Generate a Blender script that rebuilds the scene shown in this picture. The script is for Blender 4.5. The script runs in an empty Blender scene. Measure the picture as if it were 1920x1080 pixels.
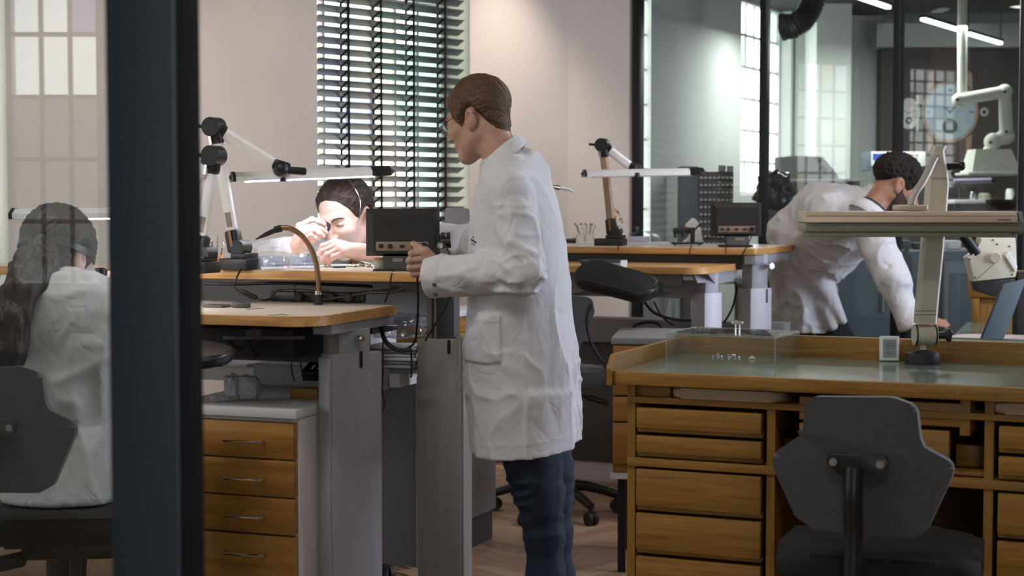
import bpy, bmesh, math, random
import numpy as np
from mathutils import Vector, Matrix, Euler

random.seed(7)
scn = bpy.context.scene
COL = scn.collection
R = math.radians
PI = math.pi

# ------------------------------------------------------------------ camera
CAM_H, FPX = 1.45, 3000.0
PITCH = math.atan(155 / FPX)
cam_data = bpy.data.cameras.new('camera')
cam_data.sensor_width = 36.0
cam_data.lens = 36.0 * FPX / 1920
cam_data.clip_start = 0.05
cam_data.clip_end = 200
cam_data.dof.use_dof = True
cam_data.dof.focus_distance = 5.1
cam_data.dof.aperture_fstop = 4.5
cam = bpy.data.objects.new('camera', cam_data)
cam.location = (0, 0, CAM_H)
cam.rotation_euler = (PI / 2 - PITCH, 0, 0)
COL.objects.link(cam)
scn.camera = cam

# ------------------------------------------------------------------ colour management, world
scn.view_settings.view_transform = 'Standard'
scn.view_settings.look = 'None'
scn.view_settings.exposure = 0.0
scn.view_settings.gamma = 1.0
scn.view_settings.use_curve_mapping = False
world = bpy.data.worlds.new('world')
scn.world = world
world.use_nodes = True
wbg = world.node_tree.nodes['Background']
wbg.inputs[0].default_value = (0.80, 0.90, 1.0, 1)
wbg.inputs[1].default_value = 1.0
scn.cycles.max_bounces = 8
scn.cycles.diffuse_bounces = 4
scn.cycles.glossy_bounces = 4
scn.cycles.transparent_max_bounces = 24
scn.cycles.caustics_reflective = False
scn.cycles.caustics_refractive = False
scn.cycles.sample_clamp_indirect = 4.0


def light(name, kind, loc, target, power, colour, size=None, size_y=None, spot=None, blend=0.6):
    d = bpy.data.lights.new(name, kind)
    d.energy = power
    d.color = colour
    if kind == 'AREA':
        d.shape = 'RECTANGLE'
        d.size = size
        d.size_y = size_y or size
    else:
        d.shadow_soft_size = size or 0.05
    if kind == 'SPOT':
        d.spot_size = R(spot)
        d.spot_blend = blend
    o = bpy.data.objects.new(name, d)
    o.location = loc
    o.rotation_euler = (Vector(target) - Vector(loc)).to_track_quat('-Z', 'Y').to_euler()
    COL.objects.link(o)
    return o


# ceiling panels of the front room (neutral), daylight through the tall windows at the right and behind
light('ceiling_panel_light', 'AREA', (0.6, 2.6, 3.25), (0.6, 2.6, 0), 13, (1.0, 0.93, 0.84), 1.2, 0.3)
light('ceiling_panel_light', 'AREA', (-1.3, 3.7, 3.25), (-1.3, 3.7, 0), 28, (1.0, 0.95, 0.9), 1.2, 0.3)
light('ceiling_panel_light', 'AREA', (1.8, 6.5, 3.25), (1.8, 6.5, 0), 30, (1.0, 0.95, 0.9), 1.2, 0.3)
light('daylight_right_window', 'AREA', (4.6, 5.6, 1.9), (0.4, 5.4, 1.2), 120, (0.70, 0.78, 1.0), 1.8, 2.0)
light('daylight_rear_window', 'AREA', (0.5, -3.25, 1.98), (0.4, 5.0, 1.2), 24, (0.90, 0.96, 1.0), 1.3, 1.7)
light('workshop_line_light', 'AREA', (2.5, 11.0, 2.66), (2.5, 11.0, 0), 42, (0.95, 1.0, 0.99), 1.6, 0.3)
# warm downlights washing the pale wall
for (x, y, tx, ty, e) in ((-0.50, 6.90, -0.90, 8.2, 0), (-1.35, 6.30, -1.62, 7.2, 42), (-0.75, 7.0, -1.15, 7.9, 22), (0.25, 8.55, 0.02, 9.15, 75)):
    if e:
        light('wall_downlight', 'SPOT', (x, y, 3.25), (tx, ty, 1.3), e, (1.0, 0.85, 0.74), 0.05, None, 70, 0.9)


# ------------------------------------------------------------------ geometry helpers
def ray(px, py):
    s, c = math.sin(PITCH), math.cos(PITCH)
    dx, dy = (px - 960) / FPX, (540 - py) / FPX
    return Vector((dx, c + dy * s, -s + dy * c))


def at(px, py, d):
    """world point seen at photograph position (px, py), d metres in front of the camera"""
    v = ray(px, py)
    return Vector((0, 0, CAM_H)) + v * (d / v.y)


def onz(px, py, z):
    v = ray(px, py)
    return Vector((0, 0, CAM_H)) + v * ((z - CAM_H) / v.z)


def frame(o, deg):
    return Matrix.Translation(Vector(o)) @ Matrix.Rotation(R(deg), 4, 'Z')


def basis(origin, xdir, zdir=(0, 0, 1)):
    x = Vector(xdir).normalized()
    z = Vector(zdir)
    z = (z - x * z.dot(x)).normalized()
    y = z.cross(x)
    m = Matrix((x, y, z)).transposed().to_4x4()
    m.translation = Vector(origin)
    return m


def spline(pts, n=6):
    P = [Vector(p) for p in pts]
    out = []
    for i in range(len(P) - 1):
        p0, p1, p2, p3 = P[max(i - 1, 0)], P[i], P[i + 1], P[min(i + 2, len(P) - 1)]
        for k in range(n):
            t = k / n
            out.append(0.5 * ((2 * p1) + (p2 - p0) * t + (2 * p0 - 5 * p1 + 4 * p2 - p3) * t * t + (3 * p1 - p0 - 3 * p2 + p3) * t ** 3))
    out.append(P[-1])
    return out


class MB:
    """collects shapes into one mesh; coordinates go through the frame M"""

    def __init__(self, M=None):
        self.bm = bmesh.new()
        self.M = M or Matrix.Identity(4)

    def box(self, c, s, rot=None, bev=0.0, seg=2):
        T = self.M @ Matrix.Translation(Vector(c)) @ (rot.to_matrix().to_4x4() if isinstance(rot, Euler) else (rot or Matrix.Identity(4)))
        S = Matrix.Diagonal((s[0], s[1], s[2], 1))
        g = bmesh.ops.create_cube(self.bm, size=1.0, matrix=T @ S)
        if bev:
            es = list({e for v in g['verts'] for e in v.link_edges})
            bmesh.ops.bevel(self.bm, geom=es, offset=min(bev, 0.49 * min(s)), segments=seg, affect='EDGES', profile=0.5)
        return self

    def boxp(self, a, b, bev=0.0, seg=2):
        a, b = Vector(a), Vector(b)
        d = b - a
        return self.box((a + b) / 2, (abs(d.x), abs(d.y), abs(d.z)), None, bev, seg)

    def bar(self, p0, p1, w, h, up=(0, 0, 1), bev=0.0, seg=2):
        p0, p1 = Vector(p0), Vector(p1)
        m = basis((p0 + p1) / 2, p1 - p0, up)
        T = self.M @ m
        S = Matrix.Diagonal(((p1 - p0).length, w, h, 1))
        g = bmesh.ops.create_cube(self.bm, size=1.0, matrix=T @ S)
        if bev:
            es = list({e for v in g['verts'] for e in v.link_edges})
            bmesh.ops.bevel(self.bm, geom=es, offset=min(bev, 0.49 * min(w, h)), segments=seg, affect='EDGES', profile=0.5)
        return self

    def cyl(self, p0, p1, r0, r1=None, n=16):
        p0, p1 = Vector(p0), Vector(p1)
        r1 = r0 if r1 is None else r1
        q = (p1 - p0).to_track_quat('Z', 'Y').to_matrix().to_4x4()
        T = self.M @ Matrix.Translation((p0 + p1) / 2) @ q
        bmesh.ops.create_cone(self.bm, cap_ends=True, segments=n, radius1=max(r0, 1e-5), radius2=max(r1, 1e-5), depth=(p1 - p0).length, matrix=T)
        return self

    def ball(self, c, r, n=12, rot=None):
        if not hasattr(r, '__len__'):
            r = (r, r, r)
        T = self.M @ Matrix.Translation(Vector(c)) @ (rot or Matrix.Identity(4)) @ Matrix.Diagonal((r[0], r[1], r[2], 1))
        bmesh.ops.create_uvsphere(self.bm, u_segments=n, v_segments=max(6, n * 2 // 3), radius=1.0, matrix=T)
        return self

    def raw(self, verts, faces):
        vs = [self.bm.verts.new(self.M @ Vector(v)) for v in verts]
        for f in faces:
            try:
                self.bm.faces.new([vs[i] for i in f])
            except ValueError:
                pass
        return self

    def tube(self, pts, r, n=8, sub=0, flat=None):
        P = spline(pts, sub) if sub else [Vector(p) for p in pts]
        rr = r if hasattr(r, '__len__') else [r] * len(P)
        if len(rr) != len(P):
            xs = np.linspace(0, 1, len(rr))
            rr = np.interp(np.linspace(0, 1, len(P)), xs, rr)
        t = (P[1] - P[0]).normalized()
        nrm = t.orthogonal().normalized()
        verts, faces = [], []
        for i, p in enumerate(P):
            a, b = P[max(i - 1, 0)], P[min(i + 1, len(P) - 1)]
            t2 = (b - a).normalized() if (b - a).length > 1e-9 else t
            nrm = (nrm - t2 * nrm.dot(t2))
            nrm = nrm.normalized() if nrm.length > 1e-6 else t2.orthogonal().normalized()
            bi = t2.cross(nrm)
            t = t2
            for k in range(n):
                a_ = 2 * PI * k / n
                verts.append(p + (nrm * math.cos(a_) + bi * math.sin(a_)) * rr[i])
        for i in range(len(P) - 1):
            for k in range(n):
                k2 = (k + 1) % n
                faces.append((i * n + k, i * n + k2, (i + 1) * n + k2, (i + 1) * n + k))
        faces.append(tuple(range(n))[::-1])
        faces.append(tuple((len(P) - 1) * n + k for k in range(n)))
        return self.raw(verts, faces)

    def lathe(self, prof, c=(0, 0, 0), rot=None, n=24, closed=False):
        T = Matrix.Translation(Vector(c)) @ (rot or Matrix.Identity(4))
        verts, faces = [], []
        for r, z in prof:
            for k in range(n):
                a = 2 * PI * k / n
                verts.append(T @ Vector((max(r, 1e-5) * math.cos(a), max(r, 1e-5) * math.sin(a), z)))
        m = len(prof)
        for i in range(m - 1 + (1 if closed else 0)):
            j = (i + 1) % m
            for k in range(n):
                k2 = (k + 1) % n
                faces.append((i * n + k, i * n + k2, j * n + k2, j * n + k))
        return self.raw(verts, faces)

    def prism(self, poly, h, T=None, bev=0.0, seg=2):
        """poly in the local xy plane, extruded from z=0 to z=h"""
        T = T or Matrix.Identity(4)
        n = len(poly)
        b = [self.bm.verts.new(self.M @ T @ Vector((x, y, 0))) for x, y in poly]
        t = [self.bm.verts.new(self.M @ T @ Vector((x, y, h))) for x, y in poly]
        fs = [self.bm.faces.new(b[::-1]), self.bm.faces.new(t)]
        for i in range(n):
            j = (i + 1) % n
            fs.append(self.bm.faces.new((b[i], b[j], t[j], t[i])))
        if bev:
            es = list({e for f in fs[:2] for e in f.edges})
            bmesh.ops.bevel(self.bm, geom=es, offset=bev, segments=seg, affect='EDGES', profile=0.5)
        return self

    def mesh(self, name, inv=None, smooth=True, ang=38):
        me = bpy.data.meshes.new(name)
        if inv is not None:
            self.bm.transform(inv)
        bmesh.ops.recalc_face_normals(self.bm, faces=self.bm.faces)
        self.bm.to_mesh(me)
        self.bm.free()
        if smooth:
            me.polygons.foreach_set('use_smooth', [True] * len(me.polygons))
            me.set_sharp_from_angle(angle=R(ang))
        return me


def tag(o, label=None, cat=None, group=None, kind=None):
    for k, v in (('label', label), ('category', cat), ('group', group), ('kind', kind)):
        if v:
            o[k] = v
    return o


class Thing:
    """an Empty at the base of a thing; parts become its children"""

    def __init__(self, name, label=None, cat=None, loc=(0, 0, 0), rz=0.0, group=None, kind=None):
        self.o = bpy.data.objects.new(name, None)
        self.o.empty_display_size = 0.1
        self.M = frame(loc, rz)
        self.inv = self.M.inverted()
        self.o.location = loc
        self.o.rotation_euler = (0, 0, R(rz))
        COL.objects.link(self.o)
        tag(self.o, label, cat, group, kind)

    def part(self, name, mb, mat, parent=None, label=None, kind=None, local=False, ang=38):
        me = mb.mesh(name, None if local else self.inv, True, ang) if isinstance(mb, MB) else mb
        if mat is not None:
            me.materials.append(mat)
        ob = bpy.data.objects.new(name, me)
        ob.parent = parent or self.o
        COL.objects.link(ob)
        tag(ob, label, None, None, kind)
        return ob

    def share(self, name, me, parent=None, M=None):
        ob = bpy.data.objects.new(name, me)
        ob.parent = parent or self.o
        if M is not None:
            ob.matrix_local = M
        COL.objects.link(ob)
        return ob


def solo(name, mb, mat, label=None, cat=None, group=None, kind=None, loc=(0, 0, 0), rz=0.0, ang=38):
    M = frame(loc, rz)
    me = mb.mesh(name, M.inverted(), True, ang) if isinstance(mb, MB) else mb
    me.materials.append(mat)
    ob = bpy.data.objects.new(name, me)
    ob.location = loc
    ob.rotation_euler = (0, 0, R(rz))
    COL.objects.link(ob)
    return tag(ob, label, cat, group, kind)


def copy_tree(o, parent=None):
    c = o.copy()
    COL.objects.link(c)
    c.parent = parent
    for ch in list(o.children):
        copy_tree(ch, c)
    return c


# ------------------------------------------------------------------ materials
def srgb(h):
    h = h.lstrip('#')
    v = [int(h[i:i + 2], 16) / 255 for i in (0, 2, 4)]
    return tuple(x / 12.92 if x <= 0.04045 else ((x + 0.055) / 1.055) ** 2.4 for x in v)


def mat_base(name):
    m = bpy.data.materials.new(name)
    m.use_nodes = True
    nt = m.node_tree
    b = nt.nodes['Principled BSDF']
    return m, nt, b


def N(nt, t, **kw):
    n = nt.nodes.new(t)
    for k, v in kw.items():
        if k in n.inputs.keys() if hasattr(n.inputs, 'keys') else False:
            n.inputs[k].default_value = v
        else:
            setattr(n, k, v)
    return n


def noise(nt, scale, detail=4, vec=None, stretch=None, coord='Object', dist=0.0):
    tc = N(nt, 'ShaderNodeTexCoord')
    mp = N(nt, 'ShaderNodeMapping')
    if stretch:
        mp.inputs['Scale'].default_value = stretch
    nt.links.new(tc.outputs[coord], mp.inputs['Vector'])
    t = N(nt, 'ShaderNodeTexNoise')
    t.inputs['Scale'].default_value = scale
    t.inputs['Detail'].default_value = detail
    t.inputs['Distortion'].default_value = dist
    nt.links.new(mp.outputs[0], t.inputs['Vector'])
    return t


def ramp(nt, fac, stops):
    r = N(nt, 'ShaderNodeValToRGB')
    el = r.color_ramp.elements
    while len(el) < len(stops):
        el.new(0.5)
    for e, (p, c) in zip(el, stops):
        e.position = p
        e.color = (*c, 1)
    nt.links.new(fac, r.inputs[0])
    return r


def bump(nt, b, height, strength, dist=0.002):
    bp = N(nt, 'ShaderNodeBump')
    bp.inputs['Strength'].default_value = strength
    bp.inputs['Distance'].default_value = dist
    nt.links.new(height, bp.inputs['Height'])
    nt.links.new(bp.outputs[0], b.inputs['Normal'])


def pbr(name, hexc, rough=0.5, metal=0.0, var=0.08, scale=20, bmp=0.0, bscale=200, bdist=0.001, spec=0.5, sheen=0.0, stretch=None):
    m, nt, b = mat_base(name)
    c = srgb(hexc) if isinstance(hexc, str) else hexc
    b.inputs['Roughness'].default_value = rough
    b.inputs['Metallic'].default_value = metal
    b.inputs['Specular IOR Level'].default_value = spec
    if sheen:
        b.inputs['Sheen Weight'].default_value = sheen
    n = noise(nt, scale, 4, stretch=stretch)
    r = ramp(nt, n.outputs[0], [(0.25, tuple(x * (1 - var) for x in c)), (0.75, tuple(min(1, x * (1 + var)) for x in c))])
    nt.links.new(r.outputs[0], b.inputs['Base Color'])
    if bmp:
        n2 = noise(nt, bscale, 3, stretch=stretch)
        bump(nt, b, n2.outputs[0], bmp, bdist)
    return m


def wood(name, dark, lightc, rough=0.45, along='X', scale=1.0, contrast=1.0, coat=0.0):
    m, nt, b = mat_base(name)
    st = {'X': (2.0, 42, 42), 'Y': (42, 2.0, 42), 'Z': (42, 42, 2.0)}[along]
    st = tuple(s * scale for s in st)
    n1 = noise(nt, 2.2, 5, stretch=st, dist=0.35)
    n2 = noise(nt, 9.0, 4, stretch=st)
    mx = N(nt, 'ShaderNodeMath', operation='MULTIPLY_ADD')
    nt.links.new(n2.outputs[0], mx.inputs[0])
    mx.inputs[1].default_value = 0.45
    nt.links.new(n1.outputs[0], mx.inputs[2])
    d, l = srgb(dark), srgb(lightc)
    mid = tuple((a + b_) / 2 for a, b_ in zip(d, l))
    r = ramp(nt, mx.outputs[0], [(0.45, d), (0.68, mid), (0.95, l)])
    nt.links.new(r.outputs[0], b.inputs['Base Color'])
    b.inputs['Roughness'].default_value = rough
    if coat:
        b.inputs['Coat Weight'].default_value = coat
        b.inputs['Coat Roughness'].default_value = 0.25
    bump(nt, b, n2.outputs[0], 0.15, 0.001)
    return m


def emit(name, hexc, strength):
    m = bpy.data.materials.new(name)
    m.use_nodes = True
    nt = m.node_tree
    nt.nodes.clear()
    e = N(nt, 'ShaderNodeEmission')
    c = srgb(hexc) if isinstance(hexc, str) else hexc
    e.inputs[0].default_value = (*c, 1)
    e.inputs[1].default_value = strength
    o = N(nt, 'ShaderNodeOutputMaterial')
    nt.links.new(e.outputs[0], o.inputs[0])
    return m


def clear(name, tint=(1, 1, 1), f0=0.04, rough=0.0, haze=0.0, hazec=(0.8, 0.8, 0.8)):
    """thin clear pane: transparent, with a Schlick mirror on top"""
    m = bpy.data.materials.new(name)
    m.use_nodes = True
    nt = m.node_tree
    nt.nodes.clear()
    g = N(nt, 'ShaderNodeNewGeometry')
    dot = N(nt, 'ShaderNodeVectorMath', operation='DOT_PRODUCT')
    nt.links.new(g.outputs['Normal'], dot.inputs[0])
    nt.links.new(g.outputs['Incoming'], dot.inputs[1])
    ab = N(nt, 'ShaderNodeMath', operation='ABSOLUTE')
    nt.links.new(dot.outputs['Value'], ab.inputs[0])
    om = N(nt, 'ShaderNodeMath', operation='SUBTRACT')
    om.inputs[0].default_value = 1.0
    nt.links.new(ab.outputs[0], om.inputs[1])
    pw = N(nt, 'ShaderNodeMath', operation='POWER')
    nt.links.new(om.outputs[0], pw.inputs[0])
    pw.inputs[1].default_value = 5.0
    ma = N(nt, 'ShaderNodeMath', operation='MULTIPLY_ADD')
    nt.links.new(pw.outputs[0], ma.inputs[0])
    ma.inputs[1].default_value = 1 - f0
    ma.inputs[2].default_value = f0
    tr = N(nt, 'ShaderNodeBsdfTransparent')
    tr.inputs[0].default_value = (*tint, 1)
    gl = N(nt, 'ShaderNodeBsdfGlossy')
    gl.inputs['Roughness'].default_value = rough
    mix = N(nt, 'ShaderNodeMixShader')
    nt.links.new(ma.outputs[0], mix.inputs[0])
    base = tr.outputs[0]
    if haze:
        df = N(nt, 'ShaderNodeBsdfDiffuse')
        df.inputs[0].default_value = (*hazec, 1)
        m2 = N(nt, 'ShaderNodeMixShader')
        m2.inputs[0].default_value = haze
        nt.links.new(tr.outputs[0], m2.inputs[1])
        nt.links.new(df.outputs[0], m2.inputs[2])
        base = m2.outputs[0]
    nt.links.new(base, mix.inputs[1])
    nt.links.new(gl.outputs[0], mix.inputs[2])
    o = N(nt, 'ShaderNodeOutputMaterial')
    nt.links.new(mix.outputs[0], o.inputs[0])
    return m


M_OAK = wood('oak', '#74501e', '#a0742f', 0.5, 'X', 1.0)
M_OAKV = wood('oak_upright', '#74501e', '#a0742f', 0.5, 'Z', 1.0)
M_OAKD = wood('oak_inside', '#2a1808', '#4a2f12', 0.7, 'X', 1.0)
M_BEECH = wood('beech', '#b07c40', '#d8a868', 0.4, 'X', 0.8)
M_BEECHF = wood('beech_front', '#83591f', '#ae7c3a', 0.45, 'X', 0.5)
M_TOP = wood('worktop_face', '#d6c3ac', '#eee0d0', 0.22, 'X', 0.8)  # lightened so the reflected glare on the worktops sits in the colour
M_WALL = pbr('wall_paint', '#d6cac0', 0.9, 0, 0.03, 3, 0.25, 60, 0.001)
M_WALLW = pbr('white_paint', '#c2c6c2', 0.85, 0, 0.04, 2, 0.1, 90, 0.001)
M_CEIL = pbr('ceiling_paint', '#a9a49c', 0.9, 0, 0.03, 3)
M_CEILD = pbr('dark_ceiling', '#1b1b1c', 0.9, 0, 0.15, 3)
M_DARKWALL = pbr('dark_wall_paint', '#48423f', 0.9, 0, 0.06, 3)
M_BLACKF = pbr('black_steel', '#16171a', 0.45, 0.2, 0.1, 40)
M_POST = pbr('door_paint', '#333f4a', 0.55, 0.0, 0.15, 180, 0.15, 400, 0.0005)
M_POSTD = pbr('door_edge_dark', '#08090a', 0.8, 0.0, 0.15, 180, spec=0.05)  # near-black side of the post, darker than its front
M_ALU = pbr('aluminium', '#a6a5ac', 0.5, 0.25, 0.06, 60, 0.05, 300, 0.0004, stretch=(1, 1, 0.05))
M_ALUW = pbr('grey_lacquer', '#9d9ea6', 0.5, 0.1, 0.04, 40)
M_STEEL = pbr('brushed_steel', '#8f8a84', 0.5, 0.4, 0.10, 40, 0.08, 300, 0.0004, stretch=(1, 1, 0.03))
M_CHROME = pbr('chrome', '#d0d0d0', 0.15, 1.0, 0.03, 30)
M_GREYP = pbr('grey_panel', '#8a8a8d', 0.6, 0.1, 0.05, 30)
M_GREYD = pbr('dark_grey_panel', '#4c4b4d', 0.6, 0.0, 0.08, 30)
M_WHITEP = pbr('white_laminate', '#d2cfd1', 0.5, 0.0, 0.03, 20)
M_IVORY = pbr('ivory_plastic', '#c9c2b0', 0.5, 0.0, 0.03, 20)
M_WHITE = pbr('white_plastic', '#dcdcda', 0.4, 0.0, 0.03, 20)
M_BLACKP = pbr('black_plastic', '#141415', 0.42, 0.0, 0.12, 60)
M_BLACKM = pbr('black_matt_plastic', '#201e1d', 0.6, 0.0, 0.12, 60, 0.1, 500, 0.0004)
M_LEATHER = pbr('black_leather', '#1a1a1b', 0.38, 0.0, 0.12, 40, 0.25, 350, 0.0006)
M_SEAT = pbr('black_seat_fabric', '#131315', 0.85, 0.0, 0.15, 60, 0.4, 500, 0.0008)
M_CHAIR = pbr('chair_fabric', '#424245', 0.9, 0.0, 0.10, 90, 0.4, 700, 0.0008, sheen=0.2)
M_COAT, nt, b = mat_base('white_cotton')
b.inputs['Base Color'].default_value = (*srgb('#cbcace'), 1)
b.inputs['Roughness'].default_value = 0.9
b.inputs['Sheen Weight'].default_value = 0.08
hs = None
for sc_, st_, w_ in ((4.5, (1, 1, 0.5), 1.0), (11, (1, 1, 0.7), 0.35)):
    n_ = noise(nt, sc_, 1.5, stretch=st_, dist=1.2)
    s1 = N(nt, 'ShaderNodeMath', operation='SUBTRACT')
    nt.links.new(n_.outputs[0], s1.inputs[0])
    s1.inputs[1].default_value = 0.5
    s2 = N(nt, 'ShaderNodeMath', operation='ABSOLUTE')
    nt.links.new(s1.outputs[0], s2.inputs[0])
    s3 = N(nt, 'ShaderNodeMath', operation='MINIMUM')
    nt.links.new(s2.outputs[0], s3.inputs[0])
    s3.inputs[1].default_value = 0.10
    s4 = N(nt, 'ShaderNodeMath', operation='MULTIPLY_ADD')
    nt.links.new(s3.outputs[0], s4.inputs[0])
    s4.inputs[1].default_value = w_ * 10
    if hs is not None:
        nt.links.new(hs, s4.inputs[2])
    else:
        s4.inputs[2].default_value = 0
    hs = s4.outputs[0]
bump(nt, b, hs, 0.42, 0.006)
M_BLIND = pbr('blind_slat', '#48494a', 0.32, 0.0, 0.06, 30)
M_TAPE = pbr('blind_tape', '#0c0d0e', 0.9, 0.0, 0.1, 80)
M_DUSTY = pbr('machine_blue_grey', '#5b6a74', 0.6, 0.0, 0.08, 12)
M_GLASS = clear('clear_glass', (0.965, 0.98, 0.97), 0.04)
M_DOORGLASS = clear('door_glass', (0.93, 0.95, 0.94), 0.075)
M_ACRYL = clear('acrylic', (0.95, 0.97, 0.96), 0.05, 0.02, 0.03)
M_ACRYLB = clear('bluish_acrylic', (0.94, 0.96, 1.0), 0.12, 0.05, 0.14, (0.85, 0.9, 1.0))
# ================================================================== the room
rng = random.Random(11)


def structure(name, mb, mat, parent=None, kind='structure'):
    return solo(name, mb, mat, kind=kind) if parent is None else parent.part(name, mb, mat)


M_FLOORB = wood('floor_base', '#6d5644', '#94785f', 0.5, 'Y', 0.6)
FLOORM = [wood('floor_plank_%s' % k, a, b_, 0.42, 'X', 0.7) for k, a, b_ in (('mid', '#a3836b', '#c2a389'), ('pale', '#b09074', '#cfb194'), ('dark', '#957660', '#b5967c'))]
floor = solo('floor', MB().boxp((-6, -4, -0.12), (9, 16, -0.006)), M_FLOORB, kind='structure')
# herringbone planks where the floor is in view
W_, NL = 0.085, 5
L_ = W_ * NL
pl = [MB().boxp((0.001, 0.001, 0), (L_ - 0.001, W_ - 0.001, 0.0058), 0.001, 1).mesh('plank') for _ in range(3)]
for me, m in zip(pl, FLOORM):
    me.materials.append(m)
cnt = 0
for a in range(-60, 60):
    for b in range(-14, 14):
        for kind in (0, 1):
            x, y = (a + NL * b, a - NL * b) if kind == 0 else (a + NL * b + NL, a - NL * b + 1 - NL)
            Mx = Matrix.Rotation(R(45), 4, 'Z') @ Matrix.Translation((x * W_, y * W_, 0))
            if kind:
                Mx = Mx @ Matrix.Translation((W_, 0, 0)) @ Matrix.Rotation(R(90), 4, 'Z')
            Mx = Matrix.Translation((0.2, 7.3, -0.006)) @ Mx
            c = Mx @ Vector((L_ / 2, W_ / 2, 0))
            if -0.42 < c.x < 0.85 and 5.9 < c.y < 8.75 and cnt < 290:
                o = bpy.data.objects.new('plank', rng.choice(pl))
                o.parent = floor
                o.matrix_local = Mx
                COL.objects.link(o)
                cnt += 1

# ---- pale back wall with the blinded windows (runs back to the right)
WA = frame((-0.98, 8.10, 0), 45.8)
WIN_W, SILL, HEAD = 1.074, 1.00, 2.85
mb = MB(WA)
for x0, x1, z0, z1 in ((-4.6, -3.0, 0, 3.4), (-3.0, -1.70, 0, SILL), (-3.0, -1.70, HEAD, 3.4), (-1.70, 0, 0, 3.4), (0, WIN_W, 0, SILL), (0, WIN_W, HEAD, 3.4), (WIN_W, 1.885, 0, 3.4)):
    mb.boxp((x0, 0, z0), (x1, 0.30, z1))
mb.M = frame((0.329, 9.446, 0), 20.8)
mb.boxp((0, 0, 0), (0.46, 0.2, 3.4))
wall_back = solo('wall_back', mb, M_WALL, kind='structure')
solo('baseboard_back', MB(WA).boxp((-4.6, -0.018, 0), (1.87, 0.0, 0.11), 0.004), M_WHITEP, kind='structure')
# the slim plaster pilaster beside the door post
mb = MB(WA)
for x, w, t in ((-1.045, 0.03, 0.035), (-0.985, 0.05, 0.02), (-1.14, 0.05, 0.02)):
    mb.boxp((x, -t, 0.11), (x + w, 0.0, 3.3), 0.008)
solo('trim_1', mb, M_WALL, kind='structure')

PANE = {}
for k, c, s in (('white', '#f6fcfb', 4.0), ('clear', '#ecf8f5', 3.4), ('yellow', '#faf5d6', 3.2), ('green', '#d2f2e6', 2.8), ('teal', '#bcebdd', 2.5), ('blue', '#bccaf4', 2.3), ('dim', '#e6ece8', 0.7), ('rose', '#f0d8dc', 2.2), ('lilac', '#d0c6ee', 1.8)):
    PANE[k] = emit('lit_glass_' + k, c, s)
PALE = ['white', 'white', 'white', 'clear', 'clear', 'yellow', 'green', 'white', 'rose', 'white']


def leaded_window(name, F, x0, x1, z0, z1, nx, nz, y=0.2, bar=0.018, pick=None, frame_mat=None, fw=0.04):
    """wall window of many small daylit panes between glazing bars; F: x along the wall, y outwards"""
    t = Thing(name, kind='structure', loc=F @ Vector(((x0 + x1) / 2, y, z0)))
    mb = MB(F)
    mb.boxp((x0, y - 0.03, z0), (x0 + fw, y + 0.03, z1))
    mb.boxp((x1 - fw, y - 0.03, z0), (x1, y + 0.03, z1))
    mb.boxp((x0, y - 0.03, z0), (x1, y + 0.03, z0 + fw))
    mb.boxp((x0, y - 0.03, z1 - fw), (x1, y + 0.03, z1))
    t.part('window_frame', mb, frame_mat or M_WHITEP)
    px = (x1 - x0 - 2 * fw) / nx
    pz = (z1 - z0 - 2 * fw) / nz
    mb = MB(F)
    for i in range(1, nx):
        x = x0 + fw + i * px
        mb.boxp((x - bar / 2, y - 0.02, z0 + fw), (x + bar / 2, y + 0.02, z1 - fw))
    for j in range(1, nz):
        z = z0 + fw + j * pz
        mb.boxp((x0 + fw, y - 0.018, z - bar / 2), (x1 - fw, y + 0.018, z + bar / 2))
    t.part('glazing_bars', mb, frame_mat or M_WHITEP)
    for i in range(nx):
        for j in range(nz):
            k = pick(i, j) if pick else rng.choice(PALE)
            a, b_ = x0 + fw + i * px, z0 + fw + j * pz
            t.part('pane', MB(F).boxp((a + bar / 2, y - 0.004, b_ + bar / 2), (a + px - bar / 2, y + 0.004, b_ + pz - bar / 2)), PANE[k])
    return t


def pick1(i, j):
    tbl = {0: 'yellow', 1: 'white', 2: 'clear', 3: 'yellow', 4: 'white', 5: 'green'}
    k = tbl.get(i, 'white')
    if j == 3 and i in (1, 2):
        k = 'blue'
    if j in (3, 4) and i == 2:
        k = 'green' if j == 4 else 'blue'
    if j == 6 and i == 0:
        k = 'green'
    if j in (4, 5) and i == 0:
        k = 'rose' if j == 5 else 'yellow'
    if i == 4 and j in (1, 2):
        k = 'rose' if j == 1 else 'white'
    if i in (4, 5) and j in (3, 4):
        k = 'teal'
    return k


leaded_window('window_1', WA, 0.0, WIN_W, SILL, HEAD, 6, 7, 0.22, 0.014, pick1)
leaded_window('window_2', WA, -3.0, -1.70, SILL, HEAD, 7, 7, 0.22, 0.014)


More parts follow.
